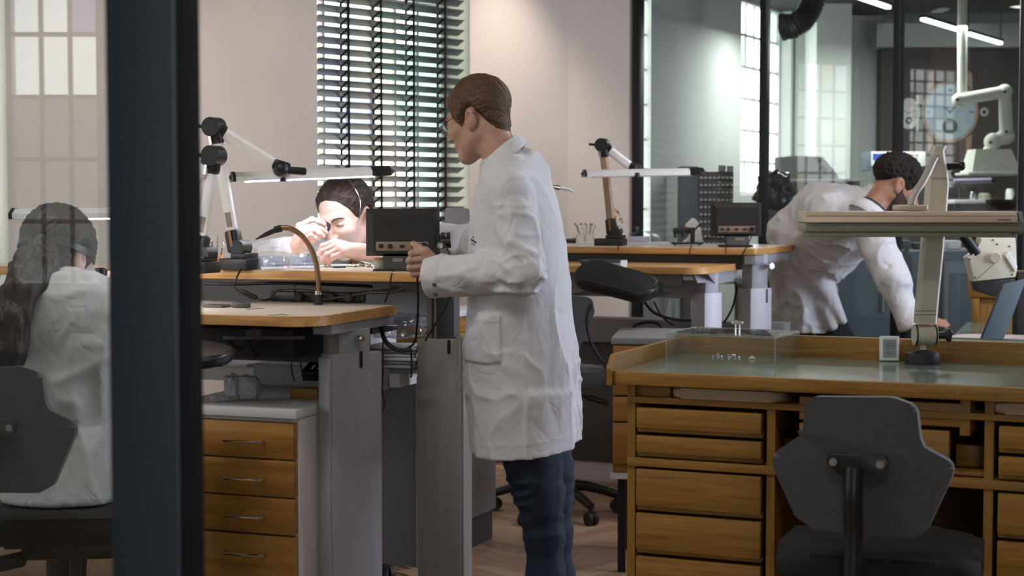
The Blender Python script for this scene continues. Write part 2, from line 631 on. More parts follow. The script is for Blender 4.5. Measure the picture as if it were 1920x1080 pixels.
def blind(name, F, x0, x1, z0, z1, tapes, label, y=0.03, pitch=0.0537, depth=0.063):
    t = Thing(name, label, 'blind', F @ Vector(((x0 + x1) / 2, y, z0)), 45.8)
    ang = R(-28)
    n = int((z1 - z0 - 0.05) / pitch)
    me = None
    for i in range(n):
        z = z0 + 0.03 + i * pitch
        if me is None:
            me = MB().box((0, 0, 0), (x1 - x0, depth, 0.0032), Euler((ang, 0, 0)), 0.0012, 1).mesh('slat')
            me.materials.append(M_BLIND)
        t.share('slat', me, None, Matrix.Translation((0, 0, z - z0)))
    t.part('head_rail', MB(F).boxp((x0, y - 0.035, z1 - 0.05), (x1, y + 0.03, z1), 0.004), M_BLACKF)
    t.part('bottom_rail', MB(F).boxp((x0, y - 0.032, z0 - 0.002), (x1, y + 0.032, z0 + 0.014), 0.004), M_BLACKF)
    yf, yb = y - depth / 2 * math.cos(ang) - 0.002, y + depth / 2 * math.cos(ang) + 0.002
    dz = depth / 2 * math.sin(-ang)
    for x in tapes:
        tp = t.part('ladder_tape', MB(F).boxp((x - 0.008, yf - 0.0015, z0), (x + 0.008, yf, z1 - 0.03)).boxp((x - 0.008, yb, z0), (x + 0.008, yb + 0.0015, z1 - 0.03)), M_TAPE)
        mb = MB(F)
        for i in range(n):
            z = z0 + 0.03 + i * pitch - 0.0035
            mb.bar((x, yf, z + dz), (x, yb, z - dz), 0.014, 0.003, (0, 0, 1))
        t.part('ladder_rungs', mb, M_TAPE, tp, kind='stuff')
    t.part('lift_cord', MB(F).tube([(x0 + 0.17, y - 0.045, z1 - 0.1), (x0 + 0.172, y - 0.05, z0 + 0.5), (x0 + 0.17, y - 0.05, 1.95)], 0.0018, 5), M_TAPE)
    t.part('cord_tassel', MB(F).lathe([(0.002, 0.03), (0.007, 0.02), (0.009, -0.01), (0.004, -0.02)], (x0 + 0.17, y - 0.05, 1.93), None, 8), M_BLACKP)
    return t


blind('venetian_blind', WA, 0.012, 1.035, 1.13, 2.82, (0.205, 0.425, 0.655, 0.885), 'black venetian blind hanging in the window behind the seated watchmaker')
blind('venetian_blind', WA, -2.98, -1.735, 1.05, 2.82, (-1.9, -2.2, -2.5, -2.8), 'black venetian blind at the left edge, seen end-on through the door glass')

# ---- other walls, ceiling
LWX = -4.1
WL = frame((LWX, -3.5, 0), 90)      # x runs into the depth, y outwards to the left
mb = MB(WL)
wins_l = ((5.7, 6.5), (7.2, 8.0))
edges = [0.0]
for a, b in wins_l:
    mb.boxp((edges[-1], 0, 0), (a, 0.3, 3.4))
    mb.boxp((a, 0, 0), (b, 0.3, 0.9))
    mb.boxp((a, 0, 2.95), (b, 0.3, 3.4))
    edges.append(b)
mb.boxp((edges[-1], 0, 0), (8.9, 0.3, 3.4))
solo('wall_left', mb, M_WALLW, kind='structure')
for k, (a, b) in enumerate(wins_l):
    leaded_window('window_%d' % (3 + k), WL, a, b, 0.9, 2.95, (5, 4)[k], (15, 7)[k], 0.15, 0.02)
WR = frame((5.2, 13.5, 0), -90)
mb = MB(WR)
mb.boxp((0, 0, 0), (6.9, 0.2, 3.4)).boxp((8.9, 0, 0), (17.5, 0.2, 3.4)).boxp((6.9, 0, 0), (8.9, 0.2, 0.8)).boxp((6.9, 0, 3.0), (8.9, 0.2, 3.4))
solo('wall_right', mb, M_WALLW, kind='structure')
leaded_window('window_5', WR, 6.9, 8.9, 0.8, 3.0, 8, 8, 0.12, 0.02, lambda i, j: 'white')
WRE = frame((5.2, -3.5, 0), 180)
mb = MB(WRE)
rw = ((7.18, 7.64), (4.0, 5.4))
e0 = 0
for a, b in rw[::-1]:
    mb.boxp((e0, 0, 0), (a, 0.3, 3.4)).boxp((a, 0, 0), (b, 0.3, 1.05)).boxp((a, 0, 2.9), (b, 0.3, 3.4))
    e0 = b
mb.boxp((e0, 0, 0), (9.4, 0.3, 3.4))
solo('wall_rear', mb, M_WALLW, kind='structure')
leaded_window('window_6', WRE, 7.18, 7.64, 1.05, 2.9, 3, 6, 0.15, 0.022, lambda i, j: 'lilac' if (i, j) == (0, 4) else ('white' if j > 2 else 'dim'), fw=0.02)
leaded_window('window_7', WRE, 4.0, 5.4, 1.05, 2.9, 8, 6, 0.15, 0.022)
solo('ceiling', MB().boxp((-4.6, -3.8, 3.4), (5.4, 9.3, 3.5)), M_CEIL, kind='structure')

# ---- glazed partition on the right, running right and towards the camera
GP = frame((0.735, 9.60, 0), -30.7)


def gs(px):
    t = (px - 960) / FPX
    return (9.6 * t - 0.735) / (0.86 + 0.511 * t)


posts = [gs(1191) + 0.016, gs(1431), gs(1681), gs(1915), gs(1915) + 0.8, gs(1915) + 1.6]
gl = Thing('window_8', kind='structure', loc=GP @ Vector((1.0, 0, 0)), rz=-30.7)
for i, s in enumerate(posts):
    w = (0.046, 0.036, 0.042, 0.03, 0.04, 0.04)[i]
    pst = gl.part('post', MB(GP).boxp((s - w / 2, -0.035, 0), (s + w / 2, 0.035, 3.3), 0.002), M_BLACKF)
    if i == 3:
        gl.part('bright_seal', MB(GP).boxp((s - w / 2 - 0.008, -0.012, 0), (s - w / 2, 0.012, 3.3)), M_CHROME, pst)
for a, b in zip(posts[:-1], posts[1:]):
    gl.part('pane', MB(GP).boxp((a + 0.015, -0.005, 0.06), (b - 0.015, 0.005, 3.3)), M_GLASS)
gl.part('bottom_rail', MB(GP).boxp((posts[0], -0.03, 0), (posts[-1], 0.03, 0.06)), M_BLACKF)
gl.part('top_rail', MB(GP).boxp((posts[0], -0.03, 3.3), (posts[-1], 0.03, 3.4)), M_BLACKF)

# ---- workshop behind the partition
WB = frame((0.79, 9.87, 0), 62.1)
mb = MB(WB)
mb.boxp((-0.12, 0, 0), (0.20, 0.1, 1.2)).boxp((0.16, 0, 0), (1.80, 0.12, 2.95)).boxp((1.80, 0, 0), (2.93, 0.25, 1.52)).boxp((2.93, 0, 0), (3.6, 0.35, 2.95))
solo('wall_workshop', mb, M_WALLW, kind='structure')
leaded_window("window_9", WB, -0.12, 0.18, 1.2, 2.95, 2, 8, 0.05, 0.012, lambda i, j: "white", fw=0.01)


def pick10(i, j):
    if (i, j) in ((1, 4), (1, 0), (0, 0)):
        return 'green'
    if i >= 4 and j == 5:
        return 'teal' if i == 4 else 'green'
    if (i, j) == (4, 3):
        return 'lilac'
    return 'yellow' if i == 0 and j > 3 else 'white'


leaded_window('window_10', WB, 1.80, 2.93, 1.52, 2.95, 6, 6, 0.12, 0.02, pick10, fw=0.02)
mb = MB()
mb.boxp((2.27, 12.0, 0), (2.53, 12.5, 2.95))          # pier that stands out of the wall
mb.boxp((2.2, 12.5, 0), (2.46, 13.1, 2.95))
mb.boxp((2.50, 12.75, 0), (2.95, 12.95, 2.95))
solo('trim_2', mb, M_WALLW, kind='structure')
solo('wall_far', MB().boxp((2.89, 12.6, 0), (5.3, 12.8, 2.75)), M_DARKWALL, kind='structure')
solo('trim_3', MB().boxp((2.83, 12.5, 2.68), (5.3, 12.75, 2.86)), M_WALLW, kind='structure')
solo('ceiling_workshop', MB().boxp((0.2, 9.2, 2.95), (5.4, 13.4, 3.05)), M_CEILD, kind='structure')

# ---- door post and door glass close to the camera
dr = Thing('door_1', kind='structure', loc=(-0.46, 2.05, 0))
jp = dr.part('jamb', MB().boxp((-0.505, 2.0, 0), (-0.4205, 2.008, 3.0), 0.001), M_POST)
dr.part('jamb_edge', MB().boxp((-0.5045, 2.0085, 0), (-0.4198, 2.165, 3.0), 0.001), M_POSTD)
dr.part('pane', MB().boxp((-1.60, 2.078, 0.0), (-0.5048, 2.086, 3.0)), M_DOORGLASS)
# ================================================================== benches
def slab(F, poly, z, t, r_bev=0.003):
    return MB(F).prism(poly, t, Matrix.Translation((0, 0, z - t)), r_bev)


def roundpoly(pts, radii, n=8):
    out = []
    m = len(pts)
    for i in range(m):
        p = Vector(pts[i]).to_2d() if len(pts[i]) > 2 else Vector(pts[i])
        a, b = Vector(pts[i - 1]), Vector(pts[(i + 1) % m])
        r = radii[i]
        if r <= 0:
            out.append(tuple(p))
            continue
        u, v = (a - p).normalized(), (b - p).normalized()
        half = u.angle(v) / 2
        d = r / math.tan(half)
        c = p + (u + v).normalized() * (r / math.sin(half))
        s, e = p + u * d - c, p + v * d - c
        a0 = math.atan2(s.y, s.x)
        a1 = math.atan2(e.y, e.x)
        dl = (a1 - a0 + PI) % (2 * PI) - PI
        for k in range(n + 1):
            an = a0 + dl * k / n
            out.append((c.x + r * math.cos(an), c.y + r * math.sin(an)))
    return out


def worktop(t, F, poly, z, th=0.03):
    """beech-edged slab with a laid-in face, lightened for reflected glare"""
    top = t.part('worktop', slab(F, poly, z, th), M_BEECH)
    c = Vector((sum(p[0] for p in poly) / len(poly), sum(p[1] for p in poly) / len(poly)))
    return top


# ---- left bench
LBO, LBA = (-0.372, 5.139, 0), -20
LB = frame(LBO, LBA)
ZU, ZL = 1.234, 1.128
left_bench = Thing('watchmaker_bench', 'two-level beech watchmaker bench with grey lifting legs, left of the standing man', 'bench', LBO, LBA, 'watchmaker benches')
left_bench.part('upper_worktop', slab(LB, roundpoly([(-1.7, 0.0), (0.106, 0.0), (0.106, 0.62), (-1.7, 0.62)], (0, 0.012, 0.02, 0)), ZU, 0.03), M_BEECH)
left_bench.part('worktop_face', MB(LB).boxp((-1.69, 0.012, ZU), (0.09, 0.61, ZU + 0.0012)), M_TOP, label='face of the upper worktop, reflected light in its pale colour')
left_bench.part('lower_worktop', slab(LB, roundpoly([(-1.5, -0.60), (-0.002, -0.58), (-0.002, 0.012), (-1.5, 0.012)], (0, 0.11, 0.01, 0), 12), ZL, 0.03), M_BEECH)
left_bench.part('lower_worktop_face', MB(LB).prism(roundpoly([(-1.49, -0.588), (-0.012, -0.568), (-0.012, 0.0), (-1.49, 0.0)], (0, 0.10, 0.01, 0), 12), 0.0012, Matrix.Translation((0, 0, ZL))), M_TOP)
left_bench.part('support_rail', MB(LB).boxp((-0.075, -0.44, ZL - 0.062), (-0.012, 0.0, ZL - 0.031), 0.003).boxp((-0.075, -0.443, ZL - 0.047), (-0.011, 0.0, ZL - 0.044)), M_ALUW)
left_bench.part('upper_bracket', MB(LB).boxp((-0.10, 0.03, ZU - 0.065), (0.06, 0.58, ZU - 0.031), 0.004), M_GREYD)
# front lifting leg: outer cover + inner column
A_, B_ = at(618, 700, 4.80), at(716, 700, 4.93)
legdir = (B_ - A_)
LF = basis((A_.x, A_.y, 0), (legdir.x, legdir.y, 0))
wl = math.hypot(legdir.x, legdir.y)
lg = left_bench.part('lifting_leg', MB(LF).boxp((0.010, 0, 0.0), (wl, 0.06, 1.0), 0.004).boxp((0.0, 0.004, 0.0), (0.012, 0.06, 0.99), 0.003), M_ALU)
left_bench.part('inner_column', MB(LF).boxp((0.045, 0.012, 0.9), (wl - 0.035, 0.054, ZL - 0.055), 0.004), M_ALUW, lg)
left_bench.part('column_guide', MB(LF).boxp((0.012, 0.02, 0.95), (0.045, 0.05, ZL - 0.055)), M_STEEL, lg)
left_bench.part('slot', MB(LF).prism(roundpoly([(-0.005, -0.022), (0.005, -0.022), (0.005, 0.03), (-0.005, 0.03)], (0.0049,) * 4, 4), 0.003, basis((0.115, -0.0015, 0.975), (1, 0, 0), (0, -1, 0))), M_BLACKP, lg)
left_bench.part('clamp_bolt', MB(LF).cyl((0.108, 0.012, 1.045), (0.108, -0.02, 1.045), 0.011, None, 18).cyl((0.108, -0.012, 1.045), (0.108, -0.026, 1.045), 0.0075, None, 12), M_CHROME, lg)
# second lifting leg under the upper worktop end
A2, B2 = at(782, 640, 5.25), at(869, 632, 5.22)
LF2 = basis((A2.x, A2.y, 0), ((B2 - A2).x, (B2 - A2).y, 0))
w2 = math.hypot((B2 - A2).x, (B2 - A2).y)
lg2 = left_bench.part('lifting_leg', MB(LF2).boxp((0, 0, 0), (w2 - 0.012, 0.12, 1.012), 0.004).boxp((w2 - 0.03, 0.006, 0), (w2, 0.13, 1.02), 0.006), M_STEEL)
left_bench.part('inner_column', MB(LF2).boxp((0.045, 0.02, 0.95), (w2 - 0.035, 0.10, ZU - 0.03), 0.004), M_GREYD, lg2)
left_bench.part('column_guide', MB(LF2).boxp((0.055, 0.014, 1.0), (0.062, 0.02, ZU - 0.03)).boxp((0.03, 0.02, 1.0), (0.044, 0.05, ZU - 0.03)), M_STEEL, lg2)
left_bench.part('slot', MB(LF2).prism(roundpoly([(-0.005, -0.022), (0.005, -0.022), (0.005, 0.025), (-0.005, 0.025)], (0.0049,) * 4, 4), 0.003, basis((0.108, -0.0015, 0.985), (1, 0, 0), (0, -1, 0))), M_BLACKP, lg2)
# panels under the bench
pa, pb = at(700, 700, 5.5), at(787, 700, 5.42)
PF = basis((pa.x, pa.y, 0), ((pb - pa).x, (pb - pa).y, 0))
wp = math.hypot((pb - pa).x, (pb - pa).y)
left_bench.part('modesty_panel', MB(PF).boxp((-0.15, 0, 0.21), (wp, 0.02, 0.868), 0.003), M_GREYP)
left_bench.part('panel_edge', MB(PF).boxp((wp - 0.014, -0.004, 0.21), (wp, 0.0, 0.866)).boxp((-0.15, -0.004, 0.858), (wp, 0.0, 0.868)), M_WHITEP)
left_bench.part('cable_trough', MB(LB).boxp((-1.3, 0.03, 1.03), (-0.1, 0.24, 1.042)).boxp((-1.3, 0.03, 1.04), (-0.1, 0.04, 1.085)), M_BLACKP)
left_bench.part('back_panel', MB(LB).boxp((-1.6, 0.30, 1.04), (0.02, 0.32, 1.20)), pbr('lavender_panel', '#dcdce8', 0.6))
left_bench.part('cross_beam', MB(LB).boxp((-1.5, -0.02, 0.935), (-0.10, 0.02, 1.06), 0.004), M_GREYD)
left_bench.part('rear_ledge', MB(LB).boxp((-1.5, 0.135, 0.845), (-0.05, 0.42, 0.893), 0.003), M_WHITEP)
left_bench.part('drawer_housing', MB(LB).boxp((-0.55, -0.40, 0.985), (-0.16, -0.03, 1.075), 0.006), M_BLACKM)
left_bench.part('document_shelf', MB(LB).boxp((-0.62, 0.13, 0.895), (0.02, 0.5, 0.905)), M_GREYP)

# drawer cabinet under the lower worktop
CBO = at(557, 775, 4.75)
CBF = frame((CBO.x, CBO.y, 0), -20)
CZ = 0.842
cab = Thing('drawer_cabinet', 'white drawer cabinet with four beech fronts and steel bar handles under left bench', 'cabinet', (CBO.x, CBO.y, 0), -20)
cab.part('carcass', MB(CBF).boxp((-0.43, 0.015, 0.0), (0, 0.56, CZ - 0.03), 0.003), M_WHITEP)
cab.part('top_panel', MB(CBF).boxp((-0.45, -0.02, CZ - 0.028), (0.006, 0.57, CZ), 0.003), M_WHITEP)
cab.part('raised_rear_edge', MB(CBF).boxp((-0.45, 0.54, CZ), (0.05, 0.56, CZ + 0.07), 0.003), M_GREYP)
z = CZ - 0.042
for k, h in enumerate((0.109, 0.109, 0.109, 0.19, 0.22)):
    d = cab.part('drawer', MB(CBF).boxp((-0.43, -0.012, z - h), (-0.006, 0.016, z), 0.003), M_BEECHF)
    zh = z - 0.058
    cab.part('handle', MB(CBF).tube([(-0.235, -0.012, zh), (-0.235, -0.03, zh), (-0.228, -0.038, zh), (-0.112, -0.038, zh), (-0.105, -0.03, zh), (-0.105, -0.012, zh)], 0.0045, 8), M_CHROME, d)
    z -= h + 0.0055

# ---- right bench
RBO, RBA = (1.13, 7.40, 0), -23
RB = frame(RBO, RBA)
ZRU, ZRL = 1.25, 1.178
right_bench = Thing('watchmaker_bench', 'two-level beech watchmaker bench against the back wall, right of the standing man', 'bench', RBO, RBA, 'watchmaker benches')
right_bench.part('upper_worktop', slab(RB, roundpoly([(-1.45, 0.0), (0.0, 0.0), (0.0, 0.80), (-1.45, 0.80)], (0, 0.02, 0.02, 0)), ZRU, 0.03), M_BEECH)
right_bench.part('worktop_face', MB(RB).boxp((-1.44, 0.012, ZRU), (-0.012, 0.79, ZRU + 0.0012)), M_TOP)
right_bench.part('lower_worktop', slab(RB, roundpoly([(-1.4, -0.506), (-0.103, -0.506), (-0.103, 0.12), (-1.4, 0.12)], (0, 0.10, 0.01, 0), 12), ZRL, 0.03), M_BEECH)
right_bench.part('support_plate', MB(RB).prism([(0, 0), (0.50, 0), (0.42, -0.05), (0.12, -0.05)], 0.01, basis((-0.118, -0.42, ZRL - 0.031), (0, 1, 0), (1, 0, 0))), M_ALUW)
right_bench.part('support_rail', MB(RB).boxp((-0.06, 0.01, ZRU - 0.075), (-0.004, 0.70, ZRU - 0.031), 0.003), M_ALUW)
right_bench.part('rear_apron', MB(RB).boxp((-1.4, 0.03, ZRU - 0.10), (-0.08, 0.05, ZRU - 0.031)), M_BLACKP)


def leg_at(t, px0, px1, d0, d1, ztop, zcol, mat, depth=0.1):
    a, b = at(px0, 600, d0), at(px1, 600, d1)
    f = basis((a.x, a.y, 0), ((b - a).x, (b - a).y, 0))
    w = math.hypot((b - a).x, (b - a).y)
    l = t.part('lifting_leg', MB(f).boxp((0, 0, 0), (w, depth, ztop), 0.004), mat)
    t.part('inner_column', MB(f).boxp((0.12 * w, 0.01, ztop - 0.05), (0.86 * w, depth - 0.01, zcol), 0.003), M_ALUW, l)
    return l, f, w


l, f, w = leg_at(right_bench, 1407, 1447, 7.50, 7.56, 1.06, ZRU - 0.03, M_ALU)
right_bench.part('clamp_bolt', MB(f).cyl((0.78 * w, 0.0, 1.165), (0.78 * w, -0.035, 1.165), 0.014, None, 14), M_CHROME, l)
right_bench.part('slot', MB(f).boxp((0.72 * w, -0.002, 0.99), (0.80 * w, 0.0, 1.055)), M_BLACKP, l)
l, f, w = leg_at(right_bench, 1321, 1354, 7.12, 7.17, 1.06, ZRL - 0.03, M_ALU)
right_bench.part('gusset', MB(f).prism([(0, 0), (0.14, 0), (0.12, -0.04), (0.02, -0.04)], 0.02, basis((-0.06, 0.02, ZRL - 0.032), (1, 0, 0), (0, -1, 0))), M_ALUW, l)
right_bench.part('cross_beam', MB(RB).boxp((-1.35, -0.30, 1.03), (-0.16, -0.26, 1.11), 0.003), M_GREYP)
right_bench.part('curved_apron', MB(RB).prism(roundpoly([(-1.16, 1.145), (-0.25, 1.145), (-0.25, 1.09), (-0.70, 1.06), (-1.0, 0.99), (-1.16, 0.99)], (0, 0, 0.02, 0.2, 0.1, 0), 6), 0.012, basis((0, -0.33, 0), (1, 0, 0), (0, -1, 0))), M_GREYP)
right_bench.part('back_panel', MB(RB).boxp((-1.15, 0.62, 0.10), (0.0, 0.64, 0.74), 0.003), M_GREYD)
right_bench.part('back_ledge', MB(RB).boxp((-1.15, 0.55, 0.74), (0.0, 0.70, 0.865), 0.004), M_GREYP)
right_bench.part('plinth', MB(RB).boxp((-1.15, 0.63, 0.0), (0.0, 0.65, 0.10)), M_WHITEP)

# ---- oak desk
DKO, DKA = (0.2738, 4.30, 0), -23
DK = frame(DKO, DKA)
ZD = 1.004
DW, DD = 1.42, 0.62
desk = Thing('oak_desk', 'large oak watchmaker desk with green glass top, nearest the camera', 'desk', DKO, DKA)
desk.part('desktop', MB(DK).boxp((0.0, 0.0, ZD - 0.034), (DW, DD, ZD - 0.004), 0.002), M_OAK)
desk.part('front_edge', MB(DK).boxp((0.0, -0.004, ZD - 0.036), (DW, 0.02, ZD), 0.003), M_OAK)
M_GREENTOP = pbr('green_mat', '#5d6a60', 0.5, 0, 0.04, 30)
mm, nt, b = mat_base('glass_covered_mat')
b.inputs['Base Color'].default_value = (*srgb('#66756a'), 1)
b.inputs['Roughness'].default_value = 0.16
b.inputs['Specular IOR Level'].default_value = 0.7
desk.part('glass_top', MB(DK).boxp((0.012, 0.02, ZD - 0.004), (DW - 0.02, DD - 0.02, ZD), 0.001, 1), mm, label='pale green glass top')
sp = desk.part('side_panel', MB(DK).prism(roundpoly([(-0.012, -0.04), (-0.012, 0.01), (0.02, 0.043), (DD, 0.043), (DD, -0.04)], (0.004, 0.01, 0.02, 0, 0)), 0.016, basis((-0.016, 0, ZD), (0, 1, 0), (1, 0, 0))), M_OAK)
desk.part('rear_panel', MB(DK).boxp((-0.016, DD - 0.016, ZD - 0.05), (DW, DD + 0.004, ZD + 0.062), 0.004), M_OAK)
# carcass rails and uprights
zt = ZD - 0.036
mb = MB(DK)
for x in (0.03, 0.415, 0.965, 1.375):
    mb.boxp((x, 0.03, 0), (x + 0.022, 0.55, zt))
desk.part('uprights', mb, M_OAKV)
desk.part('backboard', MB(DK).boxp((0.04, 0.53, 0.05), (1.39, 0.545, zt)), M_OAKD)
desk.part('shelf_rail', MB(DK).boxp((0.03, 0.025, 0.917), (1.397, 0.25, 0.934), 0.002), M_OAK)
desk.part('middle_rail', MB(DK).boxp((0.03, 0.025, 0.745), (1.397, 0.12, 0.768), 0.002), M_OAK)
desk.part('corner_block', MB(DK).boxp((0.052, 0.045, 0.934), (0.145, 0.12, zt), 0.002), M_OAK)
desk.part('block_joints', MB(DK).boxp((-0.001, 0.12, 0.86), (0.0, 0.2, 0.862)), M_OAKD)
rows = ((0.838, 0.905), (0.772, 0.830), (0.625, 0.738), (0.508, 0.618), (0.385, 0.500), (0.26, 0.378))
for x0, x1 in ((0.058, 0.402), (1.0, 1.372)):
    for k, (z0, z1) in enumerate(rows):
        d = desk.part('drawer', MB(DK).boxp((x0, 0.02, z0 + 0.012), (x1, 0.045, z1), 0.0025).boxp((x0, 0.035, z0), (x1, 0.06, z0 + 0.012), 0.001).boxp((x0 + 0.01, 0.05, z0 + 0.002), (x1 - 0.01, 0.45, z1 - 0.006)), M_OAK)
desk.part('knee_drawer', MB(DK).boxp((0.50, 0.03, 0.895), (0.93, 0.06, 0.955), 0.003).boxp((0.51, 0.05, 0.897), (0.92, 0.45, 0.95)), M_OAK)
desk.part('knee_drawer', MB(DK).boxp((0.50, 0.03, 0.785), (0.88, 0.06, 0.885), 0.003), M_OAK)
desk.part('knee_shelf', MB(DK).boxp((0.437, 0.05, 0.772), (0.965, 0.40, 0.782), 0.002), M_OAK)
desk.part('side_drawer', MB(DK).boxp((0.44, 0.12, 0.784), (0.50, 0.14, 0.83), 0.002), M_OAK)
desk.part('side_drawer', MB(DK).boxp((0.885, 0.12, 0.784), (0.955, 0.14, 0.84), 0.002), M_OAK)
desk.part('knee_divider', MB(DK).boxp((0.905, 0.03, 0.875), (0.93, 0.4, zt), 0.002), M_OAKV)
M_PAD = pbr('beige_leather', '#a88e74', 0.55, 0, 0.06, 30, 0.2, 300, 0.0006)
for x0, x1 in ((0.155, 0.46), (0.985, 1.37)):
    desk.part('arm_cushion', MB(DK).prism(roundpoly([(x0, -0.0), (x1, -0.0), (x1, 0.3), (x0, 0.3)], (0.03,) * 4), 0.028, Matrix.Translation((0, 0.015, 0.936)), 0.010, 3), M_PAD, label='beige leather arm cushion')
# ================================================================== things on the benches
M_LEDW = emit('led_strip_light', '#f6f4ff', 9.0)
M_LEDOFF = pbr('diffuser', '#c8c6c0', 0.5)
M_BRONZE = pbr('bronze_tube', '#8d6e52', 0.28, 0.8, 0.05, 30)
M_GOLD = pbr('gold_metal', '#b8863a', 0.3, 0.9, 0.15, 60)
M_ARMSHADE = pbr('arm_shade_tan', '#a58878', 0.45, 0.35, 0.04, 30)  # shadow on the silver lower arm, put into its colour
M_SILVERARM = pbr('silver_arm', '#efeded', 0.40, 0.1, 0.04, 30)
M_PORT = pbr('port_plate', '#8f7866', 0.5, 0.2, 0.04, 30)
M_GREYCLOTH = pbr('grey_cloth', '#8b8b8d', 0.9, 0, 0.05, 40, 0.3, 400, 0.0006)
M_SAGE = pbr('sage_plastic', '#8b8a76', 0.5, 0, 0.03, 30)
M_CREAM = pbr('cream_metal', '#c4b09c', 0.42, 0.1, 0.03, 30)
M_LABELPRINT = pbr('grey_print', '#8a8078', 0.6)


def bench_lamp(label, d, base, jlow, elbow, jend, hl, hr, arm_mat, on, lamp_power=0, hd=None, group='articulated bench lamps', head_mat=None, base_px=(60, 22), s=1.0):
    """long aluminium lamp head on two jointed arms; all positions in the photograph, d = distance"""
    hd = hd or (d, d)
    B = at(base[0], base[1], d)
    t = Thing('bench_lamp', label, 'lamp', B, -20, group)
    F = t.M
    k = d / FPX
    w, h = base_px[0] * k, base_px[1] * k
    t.part('base', MB(F).boxp((-w / 2, -0.04 * s, 0), (w / 2, 0.06 * s, h), 0.004).boxp((-w * 0.1, -0.035 * s, h), (w / 2 - 0.004, 0.05 * s, h * 1.45), 0.004), M_BLACKP)
    pj, pe, pn = at(*jlow, d), at(*elbow, d), at(*jend, d)
    left = Vector((1, 0, 0))
    side = Vector((0.34, 0.94, 0))
    ua = (pe - pj).normalized()
    lj = t.part('lower_joint', MB().cyl(pj - side * 0.03 * s + Vector((0.02 * s, 0, -0.004)), pj + side * 0.03 * s + Vector((0.02 * s, 0, -0.004)), 0.026 * s, None, 24).bar(pj - ua * 0.02 * s, pj + ua * 0.055 * s, 0.050 * s, 0.036 * s, side, 0.008).cyl(B + Vector((0, 0, h * 1.4)), pj, 0.014 * s, 0.022 * s, 16), M_BLACKP)
    t.part('brass_strip', MB().bar(pj - ua * 0.0 - side * 0.023 * s, pj + ua * 0.055 * s - side * 0.023 * s, 0.010 * s, 0.002, side), M_BRONZE, lj)
    arm = t.part('lower_arm', MB().bar(pj + ua * 0.05 * s, pe - ua * 0.045 * s, 0.038 * s, 0.026 * s, side, 0.011 * s, 4), arm_mat)
    t.part('type_label', MB().bar(pj + ua * 0.065 * s - side * 0.0132 * s, pj + ua * 0.115 * s - side * 0.0132 * s, 0.022 * s, 0.0008, side), M_LABELPRINT, arm)
    ub = (pn - pe).normalized()
    el = t.part('elbow', MB().bar(pe - ua * 0.06 * s, pe + ua * 0.022 * s, 0.046 * s, 0.036 * s, side, 0.012 * s, 3).cyl(pe - side * 0.03 * s, pe + side * 0.026 * s, 0.032 * s, None, 26).bar(pe, pe + ub * 0.045 * s, 0.044 * s, 0.034 * s, side, 0.008), M_BLACKP)
    t.part('chrome_strip', MB().bar(pe - ua * 0.06 * s - side * 0.0195 * s + left * -0.012 * s, pe + ua * 0.012 * s - side * 0.0195 * s + left * -0.012 * s, 0.009 * s, 0.003, side), M_CHROME, el)
    t.part('lever', MB().bar(pe - left * 0.028 * s - side * 0.01, pe - left * 0.062 * s - side * 0.012 + Vector((0, 0, 0.004)), 0.014 * s, 0.012 * s, (0, 0, 1), 0.004), M_BLACKP, el)
    t.part('upper_arm', MB().bar(pe + ub * 0.03 * s, pn - ub * 0.02 * s, 0.042 * s, 0.026 * s, side, 0.011 * s, 4), M_SILVERARM)
    pl_, pr_ = at(*hl, hd[0]), at(*hr, hd[1])
    ax = (pr_ - pl_).normalized()
    mid = pl_ + (pr_ - pl_) * ((jend[0] - hl[0]) / (hr[0] - hl[0]))
    t.part('head_joint', MB().ball(pn, 0.028 * s, 16).bar(pn - ub * 0.035 * s, pn + ax * 0.03 * s, 0.036 * s, 0.036 * s, (0, 0, 1), 0.009).bar(pn + ax * 0.01 * s + Vector((0, 0, -0.004)), pn + ax * 0.085 * s + Vector((0, 0, -0.012 * s)), 0.03 * s, 0.026 * s, (0, 0, 1), 0.008).cyl(pn, mid + ax * 0.02 * s + Vector((0, 0, 0.005)), 0.012 * s, None, 12), M_BLACKP)
    t.part('knob', MB().cyl(mid + ax * 0.02 * s - side * 0.036 * s + Vector((0, 0, 0.0)), mid + ax * 0.02 * s - side * 0.036 * s + Vector((0, 0, -0.022 * s)), 0.013 * s, None, 12), M_BLACKP)
    HF = basis(pl_, ax)
    Lh = (pr_ - pl_).length
    q = s
    prof = [(-0.036 * q, -0.014 * q), (-0.038 * q, 0.002 * q), (-0.014 * q, 0.018 * q), (0.014 * q, 0.018 * q), (0.038 * q, 0.002 * q), (0.036 * q, -0.014 * q)]
    TP = Matrix(((0, 0, 1, 0), (1, 0, 0, 0), (0, 1, 0, 0), (0, 0, 0, 1)))
    hd_ = t.part('lamp_head', MB(HF).prism(prof, Lh - 0.03 * q, Matrix.Translation((0.012 * q, 0, 0)) @ TP, 0.002), head_mat or M_SILVERARM)
    for x, tip in ((0.0, -1), (Lh, 1)):
        w_ = 0.012 * q if tip < 0 else 0.07 * q
        mb = MB(HF).prism([(a * 1.05, b_ * 1.1) for a, b_ in prof], w_, Matrix.Translation((x if tip < 0 else Lh - w_ - 0.01 * q, 0, 0)) @ TP, 0.003)
        mb.raw([(x + (0.010 * q if tip < 0 else -0.012 * q), a, b_) for a, b_ in prof] + [(x - (0.012 * q if tip < 0 else -0.012 * q), 0, 0.0)], [(i, (i + 1) % 6, 6) for i in range(6)])
        t.part('end_cap', mb, M_BLACKP, hd_)
    t.part('led_strip', MB(HF).boxp((0.05 * q, -0.030 * q, -0.0185 * q), (Lh - 0.07 * q, 0.030 * q, -0.0142 * q)), M_LEDW if on else M_LEDOFF, hd_)
